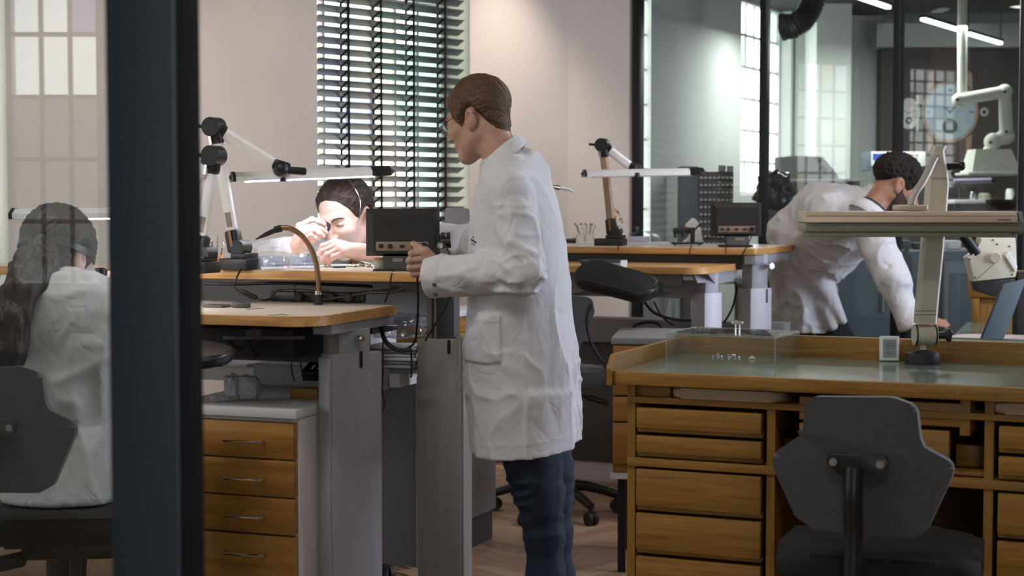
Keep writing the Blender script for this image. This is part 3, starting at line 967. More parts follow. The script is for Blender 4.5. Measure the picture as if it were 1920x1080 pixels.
    if lamp_power:
        c = (pl_ + pr_) / 2 + Vector((0, 0, -0.022 * q))
        o = light('bench_lamp_light', 'AREA', c, c + Vector((0.0, 0.04, -1)), lamp_power, (0.93, 0.94, 1.0), Lh * 0.8, 0.05)
        ex = HF.to_3x3().col[0]
        zz = Vector((0, -0.04, 1)).normalized()
        yy = zz.cross(ex).normalized()
        o.rotation_euler = Matrix((ex, yy, ex.cross(yy))).transposed().to_euler()
    return t


lampA = bench_lamp('silver jointed lamp shining on the seated watchmaker, long head over his hair', 5.35, (447, 506), (441, 462), (402, 238), (527, 317), (433, 333), (735, 321), M_SILVERARM, True, 1.7, (5.50, 5.68))
lampB = bench_lamp('silver jointed lamp half behind the door post, head seen through the door glass', 5.05, (370, 512), (374, 474), (402, 292), (300, 420), (24, 402), (330, 399), M_SILVERARM, True, 3, (4.95, 4.9))
lampC = bench_lamp('jointed lamp with lower arm tinted tan as in shadow on the right-hand bench, head level in the air', 7.55, (1144, 461), (1147, 432), (1130, 272), (1190, 318), (1093, 326), (1321, 322), M_ARMSHADE, False, 0, (7.45, 7.55), base_px=(54, 14), s=1.0)


# ---- monitors seen from behind
def monitor(label, d, x0, x1, y0, y1, sc, rz, base_y, basex):
    c = at((x0 + x1) / 2, base_y, d)
    t = Thing('monitor', label, 'monitor', c, rz, 'small monitors seen from behind')
    k = d / FPX
    W, Hh = (x1 - x0) * k, (y1 - y0) * k
    zc = (base_y - (y0 + y1) / 2) * k
    F = t.M
    sh = t.part('shell', MB(F).boxp((-W / 2, 0.0, zc - Hh / 2), (W / 2, 0.018, zc + Hh / 2), 0.003), M_BLACKM)
    a, b_ = 0.115 * W, 0.10 * Hh
    mb = MB(F)
    vs = [(-W / 2, 0, zc - Hh / 2), (W / 2, 0, zc - Hh / 2), (W / 2, 0, zc + Hh / 2), (-W / 2, 0, zc + Hh / 2),
          (-W / 2 + a, -0.022, zc - Hh / 2 + b_ * 0.6), (W / 2 - a * 0.5, -0.022, zc - Hh / 2 + b_ * 0.6), (W / 2 - a * 0.5, -0.022, zc + Hh / 2 - b_ * 1.5), (-W / 2 + a, -0.022, zc + Hh / 2 - b_ * 1.5)]
    mb.raw(vs, [(0, 1, 5, 4), (1, 2, 6, 5), (2, 3, 7, 6), (3, 0, 4, 7), (4, 5, 6, 7)])
    t.part('rear_housing', mb, M_BLACKM)
    xp0, xp1, zp = -W / 2 + 0.15 * W, W / 2 - 0.135 * W, zc - Hh / 2 + 0.21 * Hh
    pp = t.part('port_plate', MB(F).boxp((xp0, -0.0245, zp - 0.095 * Hh), (xp1, -0.0225, zp + 0.095 * Hh), 0.0008), M_PORT, label='brown connector plate')
    for fx, kind in ((0.10, 'sq'), (0.27, 'rd'), (0.50, 'dd'), (0.72, 'dd'), (0.92, 'big')):
        x = xp0 + (xp1 - xp0) * fx
        if kind == 'sq':
            mb = MB(F).boxp((x - 0.007, -0.027, zp - 0.006), (x + 0.007, -0.0245, zp + 0.006))
        elif kind == 'rd':
            mb = MB(F).cyl((x, -0.0245, zp), (x, -0.031, zp), 0.0075, None, 14)
        elif kind == 'dd':
            mb = MB(F).boxp((x - 0.0085, -0.028, zp - 0.0045), (x + 0.0085, -0.0245, zp + 0.0045), 0.003)
        else:
            mb = MB(F).cyl((x, -0.0245, zp), (x, -0.034, zp), 0.0125, None, 16)
        t.part('socket', mb, M_BLACKP, pp)
    bx0, bx1 = (basex[0] - (x0 + x1) / 2) * k, (basex[1] - (x0 + x1) / 2) * k
    zt = zc - Hh / 2
    t.part('stand', MB(F).raw([(bx0 + 0.2 * (bx1 - bx0), -0.02, zt), (bx1 - 0.1 * (bx1 - bx0), -0.02, zt), (bx1 - 0.02, -0.05, 0.006), (bx0 + 0.25 * (bx1 - bx0), -0.05, 0.006),
                              (bx0 + 0.2 * (bx1 - bx0), 0.02, zt), (bx1 - 0.1 * (bx1 - bx0), 0.02, zt), (bx1 - 0.02, 0.05, 0.006), (bx0 + 0.25 * (bx1 - bx0), 0.05, 0.006)],
                             [(0, 1, 2, 3), (4, 7, 6, 5), (0, 3, 7, 4), (1, 5, 6, 2), (0, 4, 5, 1), (3, 2, 6, 7)]), M_BLACKP)
    t.part('foot', MB(F).boxp((bx0, -0.075, 0), (bx1, 0.075, 0.009), 0.003), M_BLACKP)
    t.part('rating_label', MB(F).boxp((bx0 + 0.48 * (bx1 - bx0), -0.033, zt - 0.018), (bx0 + 0.75 * (bx1 - bx0), -0.031, zt - 0.006)), M_LABELPRINT)
    return t


monA = monitor('black monitor seen from behind beside the fist of the standing man', 5.30, 686, 824, 391, 480, 1, -4, 508, (705, 775))
monB = monitor('black monitor seen from behind at the right end of far bench', 7.66, 1332, 1427, 380, 443, 1, -4, 462, (1347, 1410))


LBL = 'x'
CABN = iter(('from the lamp base to the adapter', 'from the adapter to the power strip', 'along the underside of the upper worktop', 'looped over the power strip at its left', 'looped over the power strip at its right', 'as a short loop behind the gooseneck tube', 'from the monitor foot past the worktop edge', 'as a long loop below the fist of the standing man', 'as the thickest loop beside the first leg', 'as a thin line past the front leg to the floor panel', 'slanting from the sleeve cuff to the second leg', 'in front of the magazine stack', 'left of its twin by the control box', 'nearest the control box', 'as a wavy bundle under the lower worktop', 'as a short thick stub under the lower worktop'))


def cable(pts, r, label, group, mat=None, sub=6):
    if label == LBL:
        label = 'black cable hanging ' + next(CABN)
    return solo('cable', MB().tube(pts, r, 8, sub), mat or M_BLACKP, label, 'cable', group, loc=pts[0])


# ---- left bench, upper level
tt = onz(400, 503, ZU)
st = Thing('tool_stand', 'cream tool stand full of thin steel tools beside the left lamp base', 'stand', tt, -20)
st.part('foot', MB(st.M).lathe([(0.0, 0.0), (0.034, 0.0), (0.034, 0.006), (0.026, 0.016), (0.012, 0.022), (0.0, 0.022)], (0, 0, 0), None, 20), M_IVORY)
st.part('holder', MB(st.M).boxp((-0.034, -0.014, 0.022), (0.034, 0.014, 0.040), 0.004).boxp((-0.034, -0.014, 0.04), (0.034, 0.014, 0.044)), M_BEECH)
for i in range(7):
    x = -0.028 + i * 0.0093
    hgt = (0.095, 0.118, 0.10, 0.124, 0.09, 0.112, 0.085)[i]
    p0 = st.M @ Vector((x, 0.003 * (-1) ** i, 0.0445))
    p1 = st.M @ Vector((x * 1.25 + 0.002 * (-1) ** i, 0.006 * (-1) ** i, hgt))
    tl = Thing('hand_tool', ('first', 'second', 'third', 'fourth', 'fifth', 'sixth', 'seventh')[i] + ' thin hand tool from the left in the cream tool stand', 'tool', p0, 0, 'hand tools in the cream stand')
    dv = (p1 - p0)
    tl.part('handle', MB().cyl(p0, p0 + dv * 0.62, 0.0024, 0.0026, 8), M_STEEL if i % 3 else M_BRONZE)
    tl.part('tip', MB().cyl(p0 + dv * 0.62, p1, 0.0022, 0.0008, 8) if i % 2 else MB().ball(p1 - dv * 0.12, (0.0045, 0.0045, 0.009), 10), M_CHROME)


def dome(px, py, w, h, label, d0=None):
    p = onz(px, py, ZU)
    k = p.y / FPX
    r, hh = w * k / 2, h * k
    t = Thing('dust_cover', label, 'cover', p, 0, 'clear dust covers on the bench')
    t.part('base_tray', MB(t.M).lathe([(0, 0), (r, 0), (r, hh * 0.12), (r * 0.93, hh * 0.16), (0, hh * 0.16)], (0, 0, 0), None, 32), M_ACRYLB)
    t.part('bowl', MB(t.M).lathe([(r * 0.92, hh * 0.165), (r * 0.94, hh * 0.52), (r * 0.86, hh * 0.60), (r * 0.83, hh * 0.60), (r * 0.90, hh * 0.50), (r * 0.88, hh * 0.165)], (0, 0, 0), None, 32), M_ACRYLB)
    ld = t.part('lid', MB(t.M).lathe([(r * 0.95, hh * 0.60), (r * 0.88, hh * 0.72), (r * 0.5, hh * 0.79), (0, hh * 0.80)], (0, 0, 0), None, 32), M_ACRYL)
    t.part('knob', MB(t.M).lathe([(0, hh * 0.80), (r * 0.12, hh * 0.80), (r * 0.10, hh * 0.9), (r * 0.30, hh * 0.94), (r * 0.28, hh), (0, hh)], (0, 0, 0), None, 20), M_ACRYL, ld)
    t.part('inner_tray', MB(t.M).lathe([(0, hh * 0.17), (r * 0.7, hh * 0.17), (r * 0.7, hh * 0.26), (0, hh * 0.26)], (0, 0, 0), None, 24), pbr('blue_tray', '#b4c4ea', 0.4))
    return t


dome(513, 506, 62, 44, 'larger clear dust cover with knob, next to the lamp base')
dome(571, 504, 62, 40, 'smaller clear dust cover with knob, between its twin and the watchmaker')
gm = onz(655, 500, ZU)
solo('bench_mat', MB(frame((gm.x, gm.y + 0.03, ZU + 0.0013), -20)).boxp((-0.12, -0.07, 0), (0.10, 0.12, 0.002), 0.0006), pbr('mint_mat', '#bfe0d4', 0.6), 'mint green bench mat under the hand of the watchmaker', 'mat', loc=gm)
p0, p1 = onz(608, 501.5, ZU + 0.004), onz(648, 501.0, ZU + 0.004)
tw = Thing('tweezers', 'black tweezers lying on the bench in front of the watchmaker', 'tweezers', p0)
tw.part('grip', MB().bar(p0 + (p1 - p0) * 0.4, p1, 0.006, 0.004, (0, 0, 1), 0.001), M_BLACKP)
tw.part('tip', MB().bar(p0, p0 + (p1 - p0) * 0.42, 0.002, 0.002, (0, 0, 1)), M_CHROME)
for i in range(16):
    p = onz(658 + (i * 37 % 44), 494 + (i * 5 % 9), ZU + 0.0016)
    mt = (M_GOLD, M_CHROME, M_BRONZE)[i % 3]
    mb = MB(Matrix.Translation(p))
    if i % 3 == 0:
        mb.lathe([(0.003, 0), (0.0075, 0), (0.0075, 0.004), (0.003, 0.004)], (0, 0, 0), Euler((0.5, 0.3 * i, 0)).to_matrix().to_4x4(), 14, True)
        mb.M = Matrix.Translation(p)
    elif i % 3 == 1:
        mb.cyl((0, 0, 0), (0, 0, 0.006), 0.006, 0.005, 12)
    else:
        mb.lathe([(0, 0), (0.008, 0), (0.009, 0.003), (0.003, 0.005), (0.001, 0.009), (0, 0.009)], (0, 0, 0), None, 12)
    solo('watch_part', mb, mt, ('gold ring', 'steel disc', 'bronze cup')[i % 3] + ' watch part scattered by the monitor foot, ' + ('first', 'second', 'third', 'fourth', 'fifth', 'sixth')[i // 3] + ' of its kind in the heap', 'watch part', 'watch parts scattered on the bench', loc=p)
p = onz(712, 505, ZU + 0.0012)
bx = Thing('parts_box', 'small cream parts box between the watch parts and the monitor foot', 'box', p, -10)
bx.part('tray', MB(bx.M).boxp((-0.02, 0, 0), (0.008, 0.04, 0.030), 0.002), M_IVORY)
bx.part('lid', MB(bx.M).boxp((-0.021, -0.001, 0.030), (0.009, 0.041, 0.040), 0.002), M_BEECH)
# microscope camera clamped behind the monitor
MPT = onz(822, 508.2, ZU)
MPT.x = at(822, 508, MPT.y).x
d = 5.42
sc_ = Thing('bench_microscope', 'black bench microscope tube with chrome eyepiece, right of the monitor', 'microscope', MPT)
sc_.part('column', MB().cyl(MPT, at(822, 440, MPT.y), 0.006, None, 12), M_BLACKP)
q = MPT.y
sc_.part('foot', MB().boxp(MPT + Vector((-0.05, -0.02, 0)), MPT + Vector((0.02, 0.06, 0.012)), 0.003), M_BLACKP)
sc_.part('tube', MB().cyl(at(827, 455.5, q), at(845, 454, q), 0.019, None, 24).boxp(at(829, 446, q) - Vector((0.004, 0.01, 0)), at(834, 436, q) + Vector((0, 0.01, 0)), 0.001).boxp(at(839, 446, q) - Vector((0.002, 0.01, 0)), at(844, 436, q) + Vector((0, 0.01, 0)), 0.001), M_BLACKP)
sc_.part('eyepiece', MB().lathe([(0.0, 0.0), (0.006, 0.0), (0.0075, 0.003), (0.011, 0.004), (0.013, 0.0), (0.013, -0.012), (0, -0.012)], at(826, 460, q - 0.022), Matrix.Rotation(R(90), 4, 'X'), 20), M_CHROME)
cable([at(830, 460, q - 0.03), at(836, 463, q - 0.035), at(843, 476, q - 0.03), at(846, 492, q)], 0.0022, 'thin black cable hanging from the chrome eyepiece of the bench microscope', None)
gp = onz(858, 492, ZU)
gpn = Thing('document_holder', 'grey upright document holder at the rear bench corner beside the standing man', 'holder', gp, -12)
gpn.part('back_plate', MB(gpn.M).prism(roundpoly([(-0.050, 0.012), (0.058, 0.012), (0.048, 0.205), (-0.046, 0.208)], (0.008, 0.008, 0.01, 0.01)), 0.012, basis((0, 0, 0), (1, 0, 0), (0, -1, 0)), 0.003), M_GREYCLOTH)
gpn.part('foot', MB(gpn.M).boxp((-0.05, -0.05, 0), (0.05, 0.03, 0.012), 0.003), M_GREYD)

# ---- left bench, lower level
p = onz(407, 576, ZL + 0.0014)
ph = Thing('phone', 'slim grey phone lying at the left on the lower worktop', 'phone', p, -20)
ph.part('body', MB(ph.M).boxp((-0.035, -0.03, 0), (0.035, 0.03, 0.008), 0.003), M_GREYD)
ph.part('screen', MB(ph.M).boxp((-0.032, -0.027, 0.008), (0.032, 0.027, 0.0085)), M_BLACKP)
p = onz(452, 577, ZL + 0.0012)
solo('movement_holder', MB(Matrix.Translation(p)).lathe([(0, 0), (0.028, 0), (0.030, 0.003), (0.030, 0.014), (0.027, 0.017), (0, 0.017)], (0, 0, 0), None, 28).lathe([(0.020, 0.0172), (0.026, 0.0172), (0.026, 0.019), (0.020, 0.019)], (0, 0, 0), None, 28, True), M_GREYD, 'round dark grey movement holder beside the phone', 'holder', loc=p)
a, b_ = onz(462, 580, ZL + 0.0025), onz(496, 577.5, ZL + 0.0025)
solo('graver', MB().cyl(a, b_, 0.0012, None, 6).cyl(a, a + (b_ - a) * 0.3, 0.002, None, 8), M_STEEL, 'thin steel graver beside the round grey holder', 'tool', loc=a)
a, b_ = onz(502, 592, ZL + 0.003), onz(541, 591, ZL + 0.003)
sp_ = Thing('loupe_clip', 'small wire loupe clip near the rounded corner of the lower worktop', 'clip', a)
sp_.part('lens', MB().cyl(a + Vector((0.012, 0, 0)), a + Vector((0.012, 0, 0.003)), 0.012, None, 20), M_GLASS)
sp_.part('wire', MB().tube([a + Vector((0.024, 0, 0.001)), a + (b_ - a) * 0.6 + Vector((0, 0.004, 0.003)), b_], 0.0012, 6, 4), M_STEEL)
# gooseneck extraction tube
gb = onz(597, 572, ZL)
gd = gb.y
gn = Thing('gooseneck_nozzle', 'bronze gooseneck air nozzle rising from the lower worktop', 'nozzle', gb)
gn.part('socket', MB(Matrix.Translation(gb)).lathe([(0, 0), (0.016, 0), (0.016, 0.005), (0.0115, 0.007), (0.0115, 0.034), (0, 0.034)], (0, 0, 0), None, 20), M_BLACKP)
gn.part('collar', MB(Matrix.Translation(gb)).lathe([(0, 0.034), (0.0125, 0.034), (0.0125, 0.038), (0.010, 0.039), (0.010, 0.041), (0.0125, 0.042), (0.0125, 0.046), (0, 0.046)], (0, 0, 0), None, 20), M_CHROME)
gn.part('tube', MB().tube([at(598, 546, gd), at(596, 515, gd), at(591, 488, gd), at(581, 462, gd), at(566, 442, gd), at(548, 430, gd), at(534, 427, gd), at(525, 428, gd)], 0.0088, 12, 6), M_BRONZE)
gn.part('ferrule', MB().cyl(at(528, 427.5, gd), at(515, 431, gd), 0.0125, 0.011, 16), M_BLACKF)
gn.part('nozzle', MB().cyl(at(519, 430, gd), at(500, 439, gd), 0.009, 0.0075, 14).cyl(at(500, 439, gd), at(479, 449, gd), 0.0075, 0.0015, 14), M_BLACKP)

# ---- under the left bench
def armpad(t, c, xd, L, W, th, nup=(0, 0, 1)):
    m = basis(c, xd, nup)
    pad = t.part('armrest', MB(m).prism(roundpoly([(-L / 2, -W / 2), (L / 2, -W / 2 * 0.9), (L / 2, W / 2 * 0.9), (-L / 2, W / 2)], (W * 0.3, W * 0.42, W * 0.42, W * 0.3), 8), th, Matrix.Translation((0, 0, -th)), 0.012, 4), M_LEATHER, label='black padded leather armrest')
    t.part('piping', MB(m).tube([Vector((x, y, -0.010)) for x, y in roundpoly([(-L / 2 - .001, -W / 2 - .001), (L / 2 + .001, -W / 2 * 0.9), (L / 2 + .001, W / 2 * 0.9), (-L / 2 - .001, W / 2 + .001)], (W * 0.3, W * 0.42, W * 0.42, W * 0.3), 8)], 0.0022, 6), M_BLACKP, pad)
    return pad, m


armpad(left_bench, at(360, 655, 4.55), (0.83, -0.50, -0.05), 0.24, 0.21, 0.035, (0.25, -0.30, 0.92))
G = 'cables under the left bench'
bk = 5.28
cable([at(455, 500, 5.31), at(444, 520, bk), at(440, 538, bk), at(452, 548, bk)], 0.0032, LBL, G)
solo('power_adapter', MB().bar(at(450, 545, bk), at(481, 559, bk), 0.02, 0.016, (0, 0, 1), 0.004), M_BLACKP, 'black inline power adapter hanging under the upper worktop edge', 'adapter', loc=at(450, 545, bk))
cable([at(480, 558, bk), at(497, 563, bk), at(515, 556, bk + .05)], 0.0035, LBL, G)
cable([at(384, 532, 5.3), at(440, 533, 5.3), at(520, 531, 5.32), at(640, 534, 5.3), at(700, 537, 5.3)], 0.0055, LBL, G)
cable([at(510, 560, 5.26), at(520, 545, 5.24), at(560, 541, 5.23), at(640, 547, 5.20), at(700, 543, 5.18), at(745, 538, 5.16)], 0.004, LBL, G)
cable([at(606, 562, 5.21), at(650, 556, 5.2), at(700, 549, 5.18), at(735, 548, 5.17), at(760, 540, 5.15)], 0.004, LBL, G)
cable([at(552, 536, 5.27), at(553, 552, 5.28), at(551, 566, 5.3)], 0.0025, LBL, G)
cable([at(737, 505, 5.24), at(733, 520, 5.10), at(731, 540, 5.12), at(722, 566, 5.2)], 0.003, LBL, G)
cable([at(782, 512, 5.06), at(784, 560, 5.1), at(782, 610, 5.13), at(775, 645, 5.15), at(745, 657, 5.18), at(720, 640, 5.2), at(714, 612, 5.22)], 0.0035, LBL, G)
cable([at(715, 612, 5.15), at(722, 638, 5.12), at(745, 656, 5.12), at(772, 655, 5.12)], 0.0075, LBL, G)
cable([at(718, 640, 4.98), at(718, 700, 5.05), at(717, 735, 5.1), at(721, 758, 5.2), at(716, 772, 5.3)], 0.0022, LBL, G)
cable([at(845, 556, 5.15), at(828, 590, 5.16), at(810, 618, 5.16), at(797, 640, 5.16)], 0.003, LBL, G)
cable([at(771, 655, 5.2), at(772, 690, 5.2), at(771, 708, 5.2)], 0.003, LBL, G)
cable([at(546, 680, 4.92), at(547, 695, 4.92), at(552, 715, 4.95)], 0.0025, LBL, G)
cable([at(563, 680, 4.93), at(566, 695, 4.93), at(569, 714, 4.96)], 0.0025, LBL, G)
cable([at(430, 640, 4.8), at(450, 655, 4.82), at(462, 636, 4.83), at(480, 655, 4.83), at(500, 642, 4.83)], 0.006, LBL, G)
cable([at(462, 640, 4.8), at(470, 655, 4.8), at(480, 668, 4.81)], 0.009, LBL, G)
m = frame(at(560, 566, 5.30), -20)
ps = Thing('power_strip', 'black power strip with plugs in the dark gap between both worktops', 'power strip', at(560, 566, 5.30), -20)
ps.part('housing', MB(m).boxp((-0.10, -0.018, 0.002), (0.24, 0.018, 0.034), 0.006), M_BLACKP)
for x in (0.02, 0.08, 0.14, 0.20):
    ps.part('plug', MB(m).cyl((x, -0.018, 0.018), (x, -0.045, 0.019), 0.015, 0.012, 14), M_BLACKM)
# shelf contents right of the first leg
pm = at(752, 704, 5.33)
for i in range(6):
    z = 0.908 + i * 0.0125
    solo('magazine', MB(frame((pm.x - 0.03, pm.y, z - 0.002), -14 + (i * 29 % 11) - 5)).boxp((-0.10, 0.0, 0), (0.075 + 0.006 * (i % 3), 0.15, 0.0105), 0.0025), (M_WHITEP, M_GREYP, M_WHITE)[i % 3], ('bottom', 'second lowest', 'third lowest', 'third from the top', 'second from the top', 'topmost')[i] + ' magazine of the stack under the upper worktop end', 'magazine', 'magazines stacked under the bench', loc=(pm.x, pm.y, z))
for i in range(4):
    pass
cd = Thing('control_box', 'black control box with white key marks behind the drawer cabinet top', 'control box', at(598, 716, 5.1), -20)
cm = cd.M @ Matrix.Rotation(R(24), 4, 'X')
cd.part('housing', MB(cm).boxp((-0.06, -0.0, 0), (0.07, 0.07, 0.035), 0.005), M_BLACKP)
for i, x in enumerate((-0.03, -0.008, 0.002, 0.012, 0.034, 0.04)):
    cd.part('key_mark', MB(cm).boxp((x, 0.02, 0.035), (x + 0.006, 0.045 - 0.01 * (i % 2), 0.0362)), M_WHITE)


def crumple(name, c, r, mat, label, cat, seed, squash=(1, 1, 1), sub=4, amp=0.28):
    from mathutils import noise as mn
    bm = bmesh.new()
    bmesh.ops.create_icosphere(bm, subdivisions=sub, radius=1)
    off = Vector((seed * 3.1, seed * 1.7, seed))
    zmin = 9
    for v in bm.verts:
        n = v.co.normalized()
        k = 1 + amp * 1.2 * (abs(mn.noise(n * 1.6 + off)) * 2 - 0.8) - amp * 0.9 * abs(mn.noise(n * 3.4 + off * 2)) + amp * 0.3 * mn.cell(n * 2.2 + off)
        q = n * k
        m = max(abs(q.x), abs(q.y), abs(q.z))
        q *= 0.55 + 0.45 / max(m, 0.3)
        v.co = Vector((q.x * r * squash[0], q.y * r * squash[1], q.z * r * squash[2]))
        zmin = min(zmin, v.co.z)
    for v in bm.verts:
        v.co += Vector(c) - Vector((0, 0, zmin))
    mb = MB()
    mb.bm.free()
    mb.bm = bm
    return solo(name, mb, mat, label, cat, loc=c, ang=25)


M_TISSUE = pbr('tissue_paper', '#b4b2b6', 0.9, 0, 0.03, 30)
crumple('paper_tissue', onz(435, 752, CZ + 0.001), 0.032, M_TISSUE, 'crumpled white tissue lying left on the cabinet top', 'tissue', 3, (0.8, 0.8, 1.35))
crumple('paper_bag', onz(465, 751, CZ + 0.001), 0.040, M_TISSUE, 'crumpled square white paper bag beside the tissue', 'paper bag', 9, (1.0, 0.8, 1.05), 3, 0.2)
crumple('paper_scrap', onz(415, 753, CZ + 0.001), 0.030, M_TISSUE, 'flat torn tissue scrap at the left end of the cabinet top', 'tissue', 5, (1.2, 0.8, 0.35))
p = onz(569, 748, CZ)
wb = solo('wood_block', MB(frame(p, -14)).boxp((-0.046, 0, 0.0), (0.046, 0.06, 0.033), 0.004), M_BEECHF, 'small orange-brown wood block on the white cabinet top', 'block', loc=p, rz=-14)
crumple('plastic_bag', at(752, 656, 5.40) + Vector((0, 0, 0.035)), 0.085, clear('plastic_film', (0.90, 0.92, 0.95), 0.14, 0.12, 0.16, (0.6, 0.62, 0.66)), 'crumpled clear plastic bag stuffed under the upper worktop', 'plastic bag', 21, (1.15, 0.7, 0.55), 4, 0.3)
solo('foot_controller', MB(Matrix.Translation(at(476, 630, 4.72))).lathe([(0, 0), (0.024, 0), (0.026, 0.006), (0.020, 0.02), (0.012, 0.024), (0, 0.024)], (0, 0, 0), None, 20).boxp((-0.09, -0.012, -0.01), (0.15, 0.012, 0.0), 0.002), M_GREYD, 'grey knob on a narrow bar under the lower worktop', 'controller', loc=at(476, 630, 4.72))
# ================================================================== right-hand bench
DR = 7.55
p = onz(1097, 458, ZRU + 0.0012)
st = Thing('screwdriver_stand', 'clear block stand with a fan of screwdrivers at the left of the far bench', 'stand', p, -20)
st.part('block', MB(st.M).boxp((-0.041, -0.03, 0.004), (-0.002, 0.03, 0.052), 0.005).boxp((0.002, -0.03, 0.004), (0.041, 0.03, 0.052), 0.005), M_ACRYL)
st.part('foot', MB(st.M).boxp((-0.043, -0.032, 0), (0.043, 0.032, 0.004), 0.001), M_IVORY)
HC = {'blue': '#2c4a8a', 'red': '#a03a2a', 'orange': '#b86a2a', 'white': '#d8d4cc', 'brown': '#5a3020'}
for i, cn in enumerate(('blue', 'white', 'red', 'orange', 'brown', 'white', 'brown', 'orange', 'white')):
    x0, x1 = -0.036 + i * 0.009, -0.055 + i * 0.01375
    a, b_ = st.M @ Vector((x0, 0.006 * (-1) ** i, 0.0525)), st.M @ Vector((x1, 0.008 * (-1) ** i, 0.100))
    s_ = Thing('screwdriver', ('%s of the screwdrivers in the clear block stand, %s head' % (('first', 'second', 'third', 'fourth', 'fifth', 'sixth', 'seventh', 'eighth', 'last')[i] + ' from the left', cn)), 'screwdriver', a, 0, 'screwdrivers in the clear stand')
    s_.part('shaft', MB().cyl(a, b_, 0.0028, 0.003, 8), M_CHROME)
    s_.part('head', MB().cyl(b_, b_ + (b_ - a).normalized() * 0.007, 0.0048, 0.0048, 10), pbr('head_' + cn, HC[cn], 0.4))
p = onz(1071, 456, ZRU + 0.0012)
solo('loupe', MB(Matrix.Translation(p)).cyl((-0.03, 0, 0.013), (0.01, 0, 0.013), 0.012, 0.013, 16).cyl((0.01, 0, 0.013), (0.024, 0, 0.013), 0.016, 0.016, 16), M_BLACKP, 'black loupe lying left of the screwdriver stand', 'loupe', loc=p)
p = onz(1156, 448, ZRU + 0.0012)
ch = Thing('gold_ornament', 'gold chain ornament hanging beside the shadow-tinted lamp arm', 'ornament', p)
q = p.y + 0.02
for i in range(9):
    c = at(1154 + (i % 3) * 3.5 + (6 if i in (4, 5) else 0), 393 + i * 4.6, q)
    ch.part('link', MB().lathe([(0.003, -0.0025), (0.009, -0.0025), (0.009, 0.0025), (0.003, 0.0025)], c, Euler((1.2 + i, 0.4 * i, 0)).to_matrix().to_4x4(), 10, True), M_GOLD)
ch.part('stem', MB().cyl(p, at(1156, 392, q), 0.003, None, 8), M_BRONZE)
p = onz(1205, 457, ZRU + 0.0012)
dc = Thing('arched_cover', 'clear arched cover over a lilac box on the far bench', 'cover', p, -20)
k = p.y / FPX
arc = [(0.09 * math.cos(a), 0.055 * math.sin(a)) for a in np.linspace(0, PI, 17)]
mb = MB(dc.M)
o2 = arc + [(x * 0.96, z * 0.96) for x, z in arc[::-1]]
mb.prism(o2, 0.10, basis((0.0, 0.05, 0.010), (1, 0, 0), (0, -1, 0)))
dc.part('arch', mb, M_ACRYL)
dc.part('tray', MB(dc.M).boxp((-0.115, -0.06, 0), (0.125, 0.06, 0.009), 0.003), M_WHITEP)
dc.part('inner_box', MB(dc.M).boxp((-0.07, -0.03, 0.01), (0.03, 0.03, 0.038), 0.003), pbr('lilac_box', '#b4b2cc', 0.5))
dc.part('knob', MB(dc.M).cyl((-0.03, 0, 0.0655), (-0.03, 0, 0.085), 0.007, None, 12).cyl((-0.03, 0, 0.085), (-0.03, 0, 0.089), 0.015, None, 14), M_ACRYL)
# small black microscope on a plate, with white lamp hood behind
p = onz(1292, 460, ZRU + 0.0012)
q = p.y
ms = Thing('measuring_gauge', 'black measuring gauge on a flat plate near the middle of far bench', 'gauge', p, -5)
ms.part('plate', MB(ms.M).boxp((-0.088, -0.03, 0.005), (0.068, 0.03, 0.016), 0.003).cyl((-0.07, -0.02, 0), (-0.07, -0.02, 0.006), 0.005, None, 8).cyl((0.05, -0.02, 0), (0.05, -0.02, 0.006), 0.005, None, 8), M_BLACKP)
ms.part('post', MB().bar(at(1298, 457, q), at(1299, 430, q), 0.022, 0.02, (0, 1, 0), 0.003), M_BLACKP)
bd = ms.part('body', MB().bar(at(1262, 433, q), at(1297, 432, q), 0.03, 0.032, (0, 1, 0), 0.006).cyl(at(1266, 436, q - 0.02), at(1266, 446, q - 0.02), 0.008, None, 10).cyl(at(1281, 436, q - 0.02), at(1281, 445, q - 0.02), 0.008, None, 10), M_BLACKM)
ms.part('dial', MB().cyl(at(1299, 431, q - 0.012), at(1299, 431, q - 0.03), 0.013, None, 18), M_BLACKP, bd)
ms.part('arm', MB().bar(at(1300, 434, q), at(1313, 419, q), 0.008, 0.008, (0, 1, 0)), M_BLACKP)
ms.part('probe', MB().cyl(at(1268, 444, q), at(1264, 452, q), 0.003, 0.001, 8), M_CHROME)
p = onz(1310, 455, ZRU + 0.0012)
q = p.y + 0.1
hd = Thing('lamp_hood', 'white hooded lamp standing behind the black measuring gauge', 'lamp', Vector((p.x, q, ZRU + 0.0012)), 0)
hd.part('body', MB(hd.M).prism([(-0.075, 0), (0.035, 0), (0.02, 0.075), (0.0, 0.09), (-0.035, 0.03)], 0.06, basis((0, 0.03, 0), (1, 0, 0), (0, -1, 0)), 0.008), M_WHITE)
hd.part('hood', MB().bar(at(1290, 430, q), at(1306, 414, q), 0.055, 0.05, (0, 1, 0), 0.012, 3), M_WHITE)
CL = iter(('from the lamp base over the far bench edge', 'from the gauge over the far bench edge', 'from the far monitor, left of its twin', 'from the far monitor foot, slanting at its right', 'as a long double sweep under the far bench', 'thinly below the double sweep under the far bench', 'in an arc behind the beech-fronted box', 'down from the armrest post behind the coat', 'short, beside the right lifting leg', 'between both right lifting legs'))


def rcable(pts, r):
    return cable(pts, r, 'black cable running ' + next(CL), 'cables of the far bench')


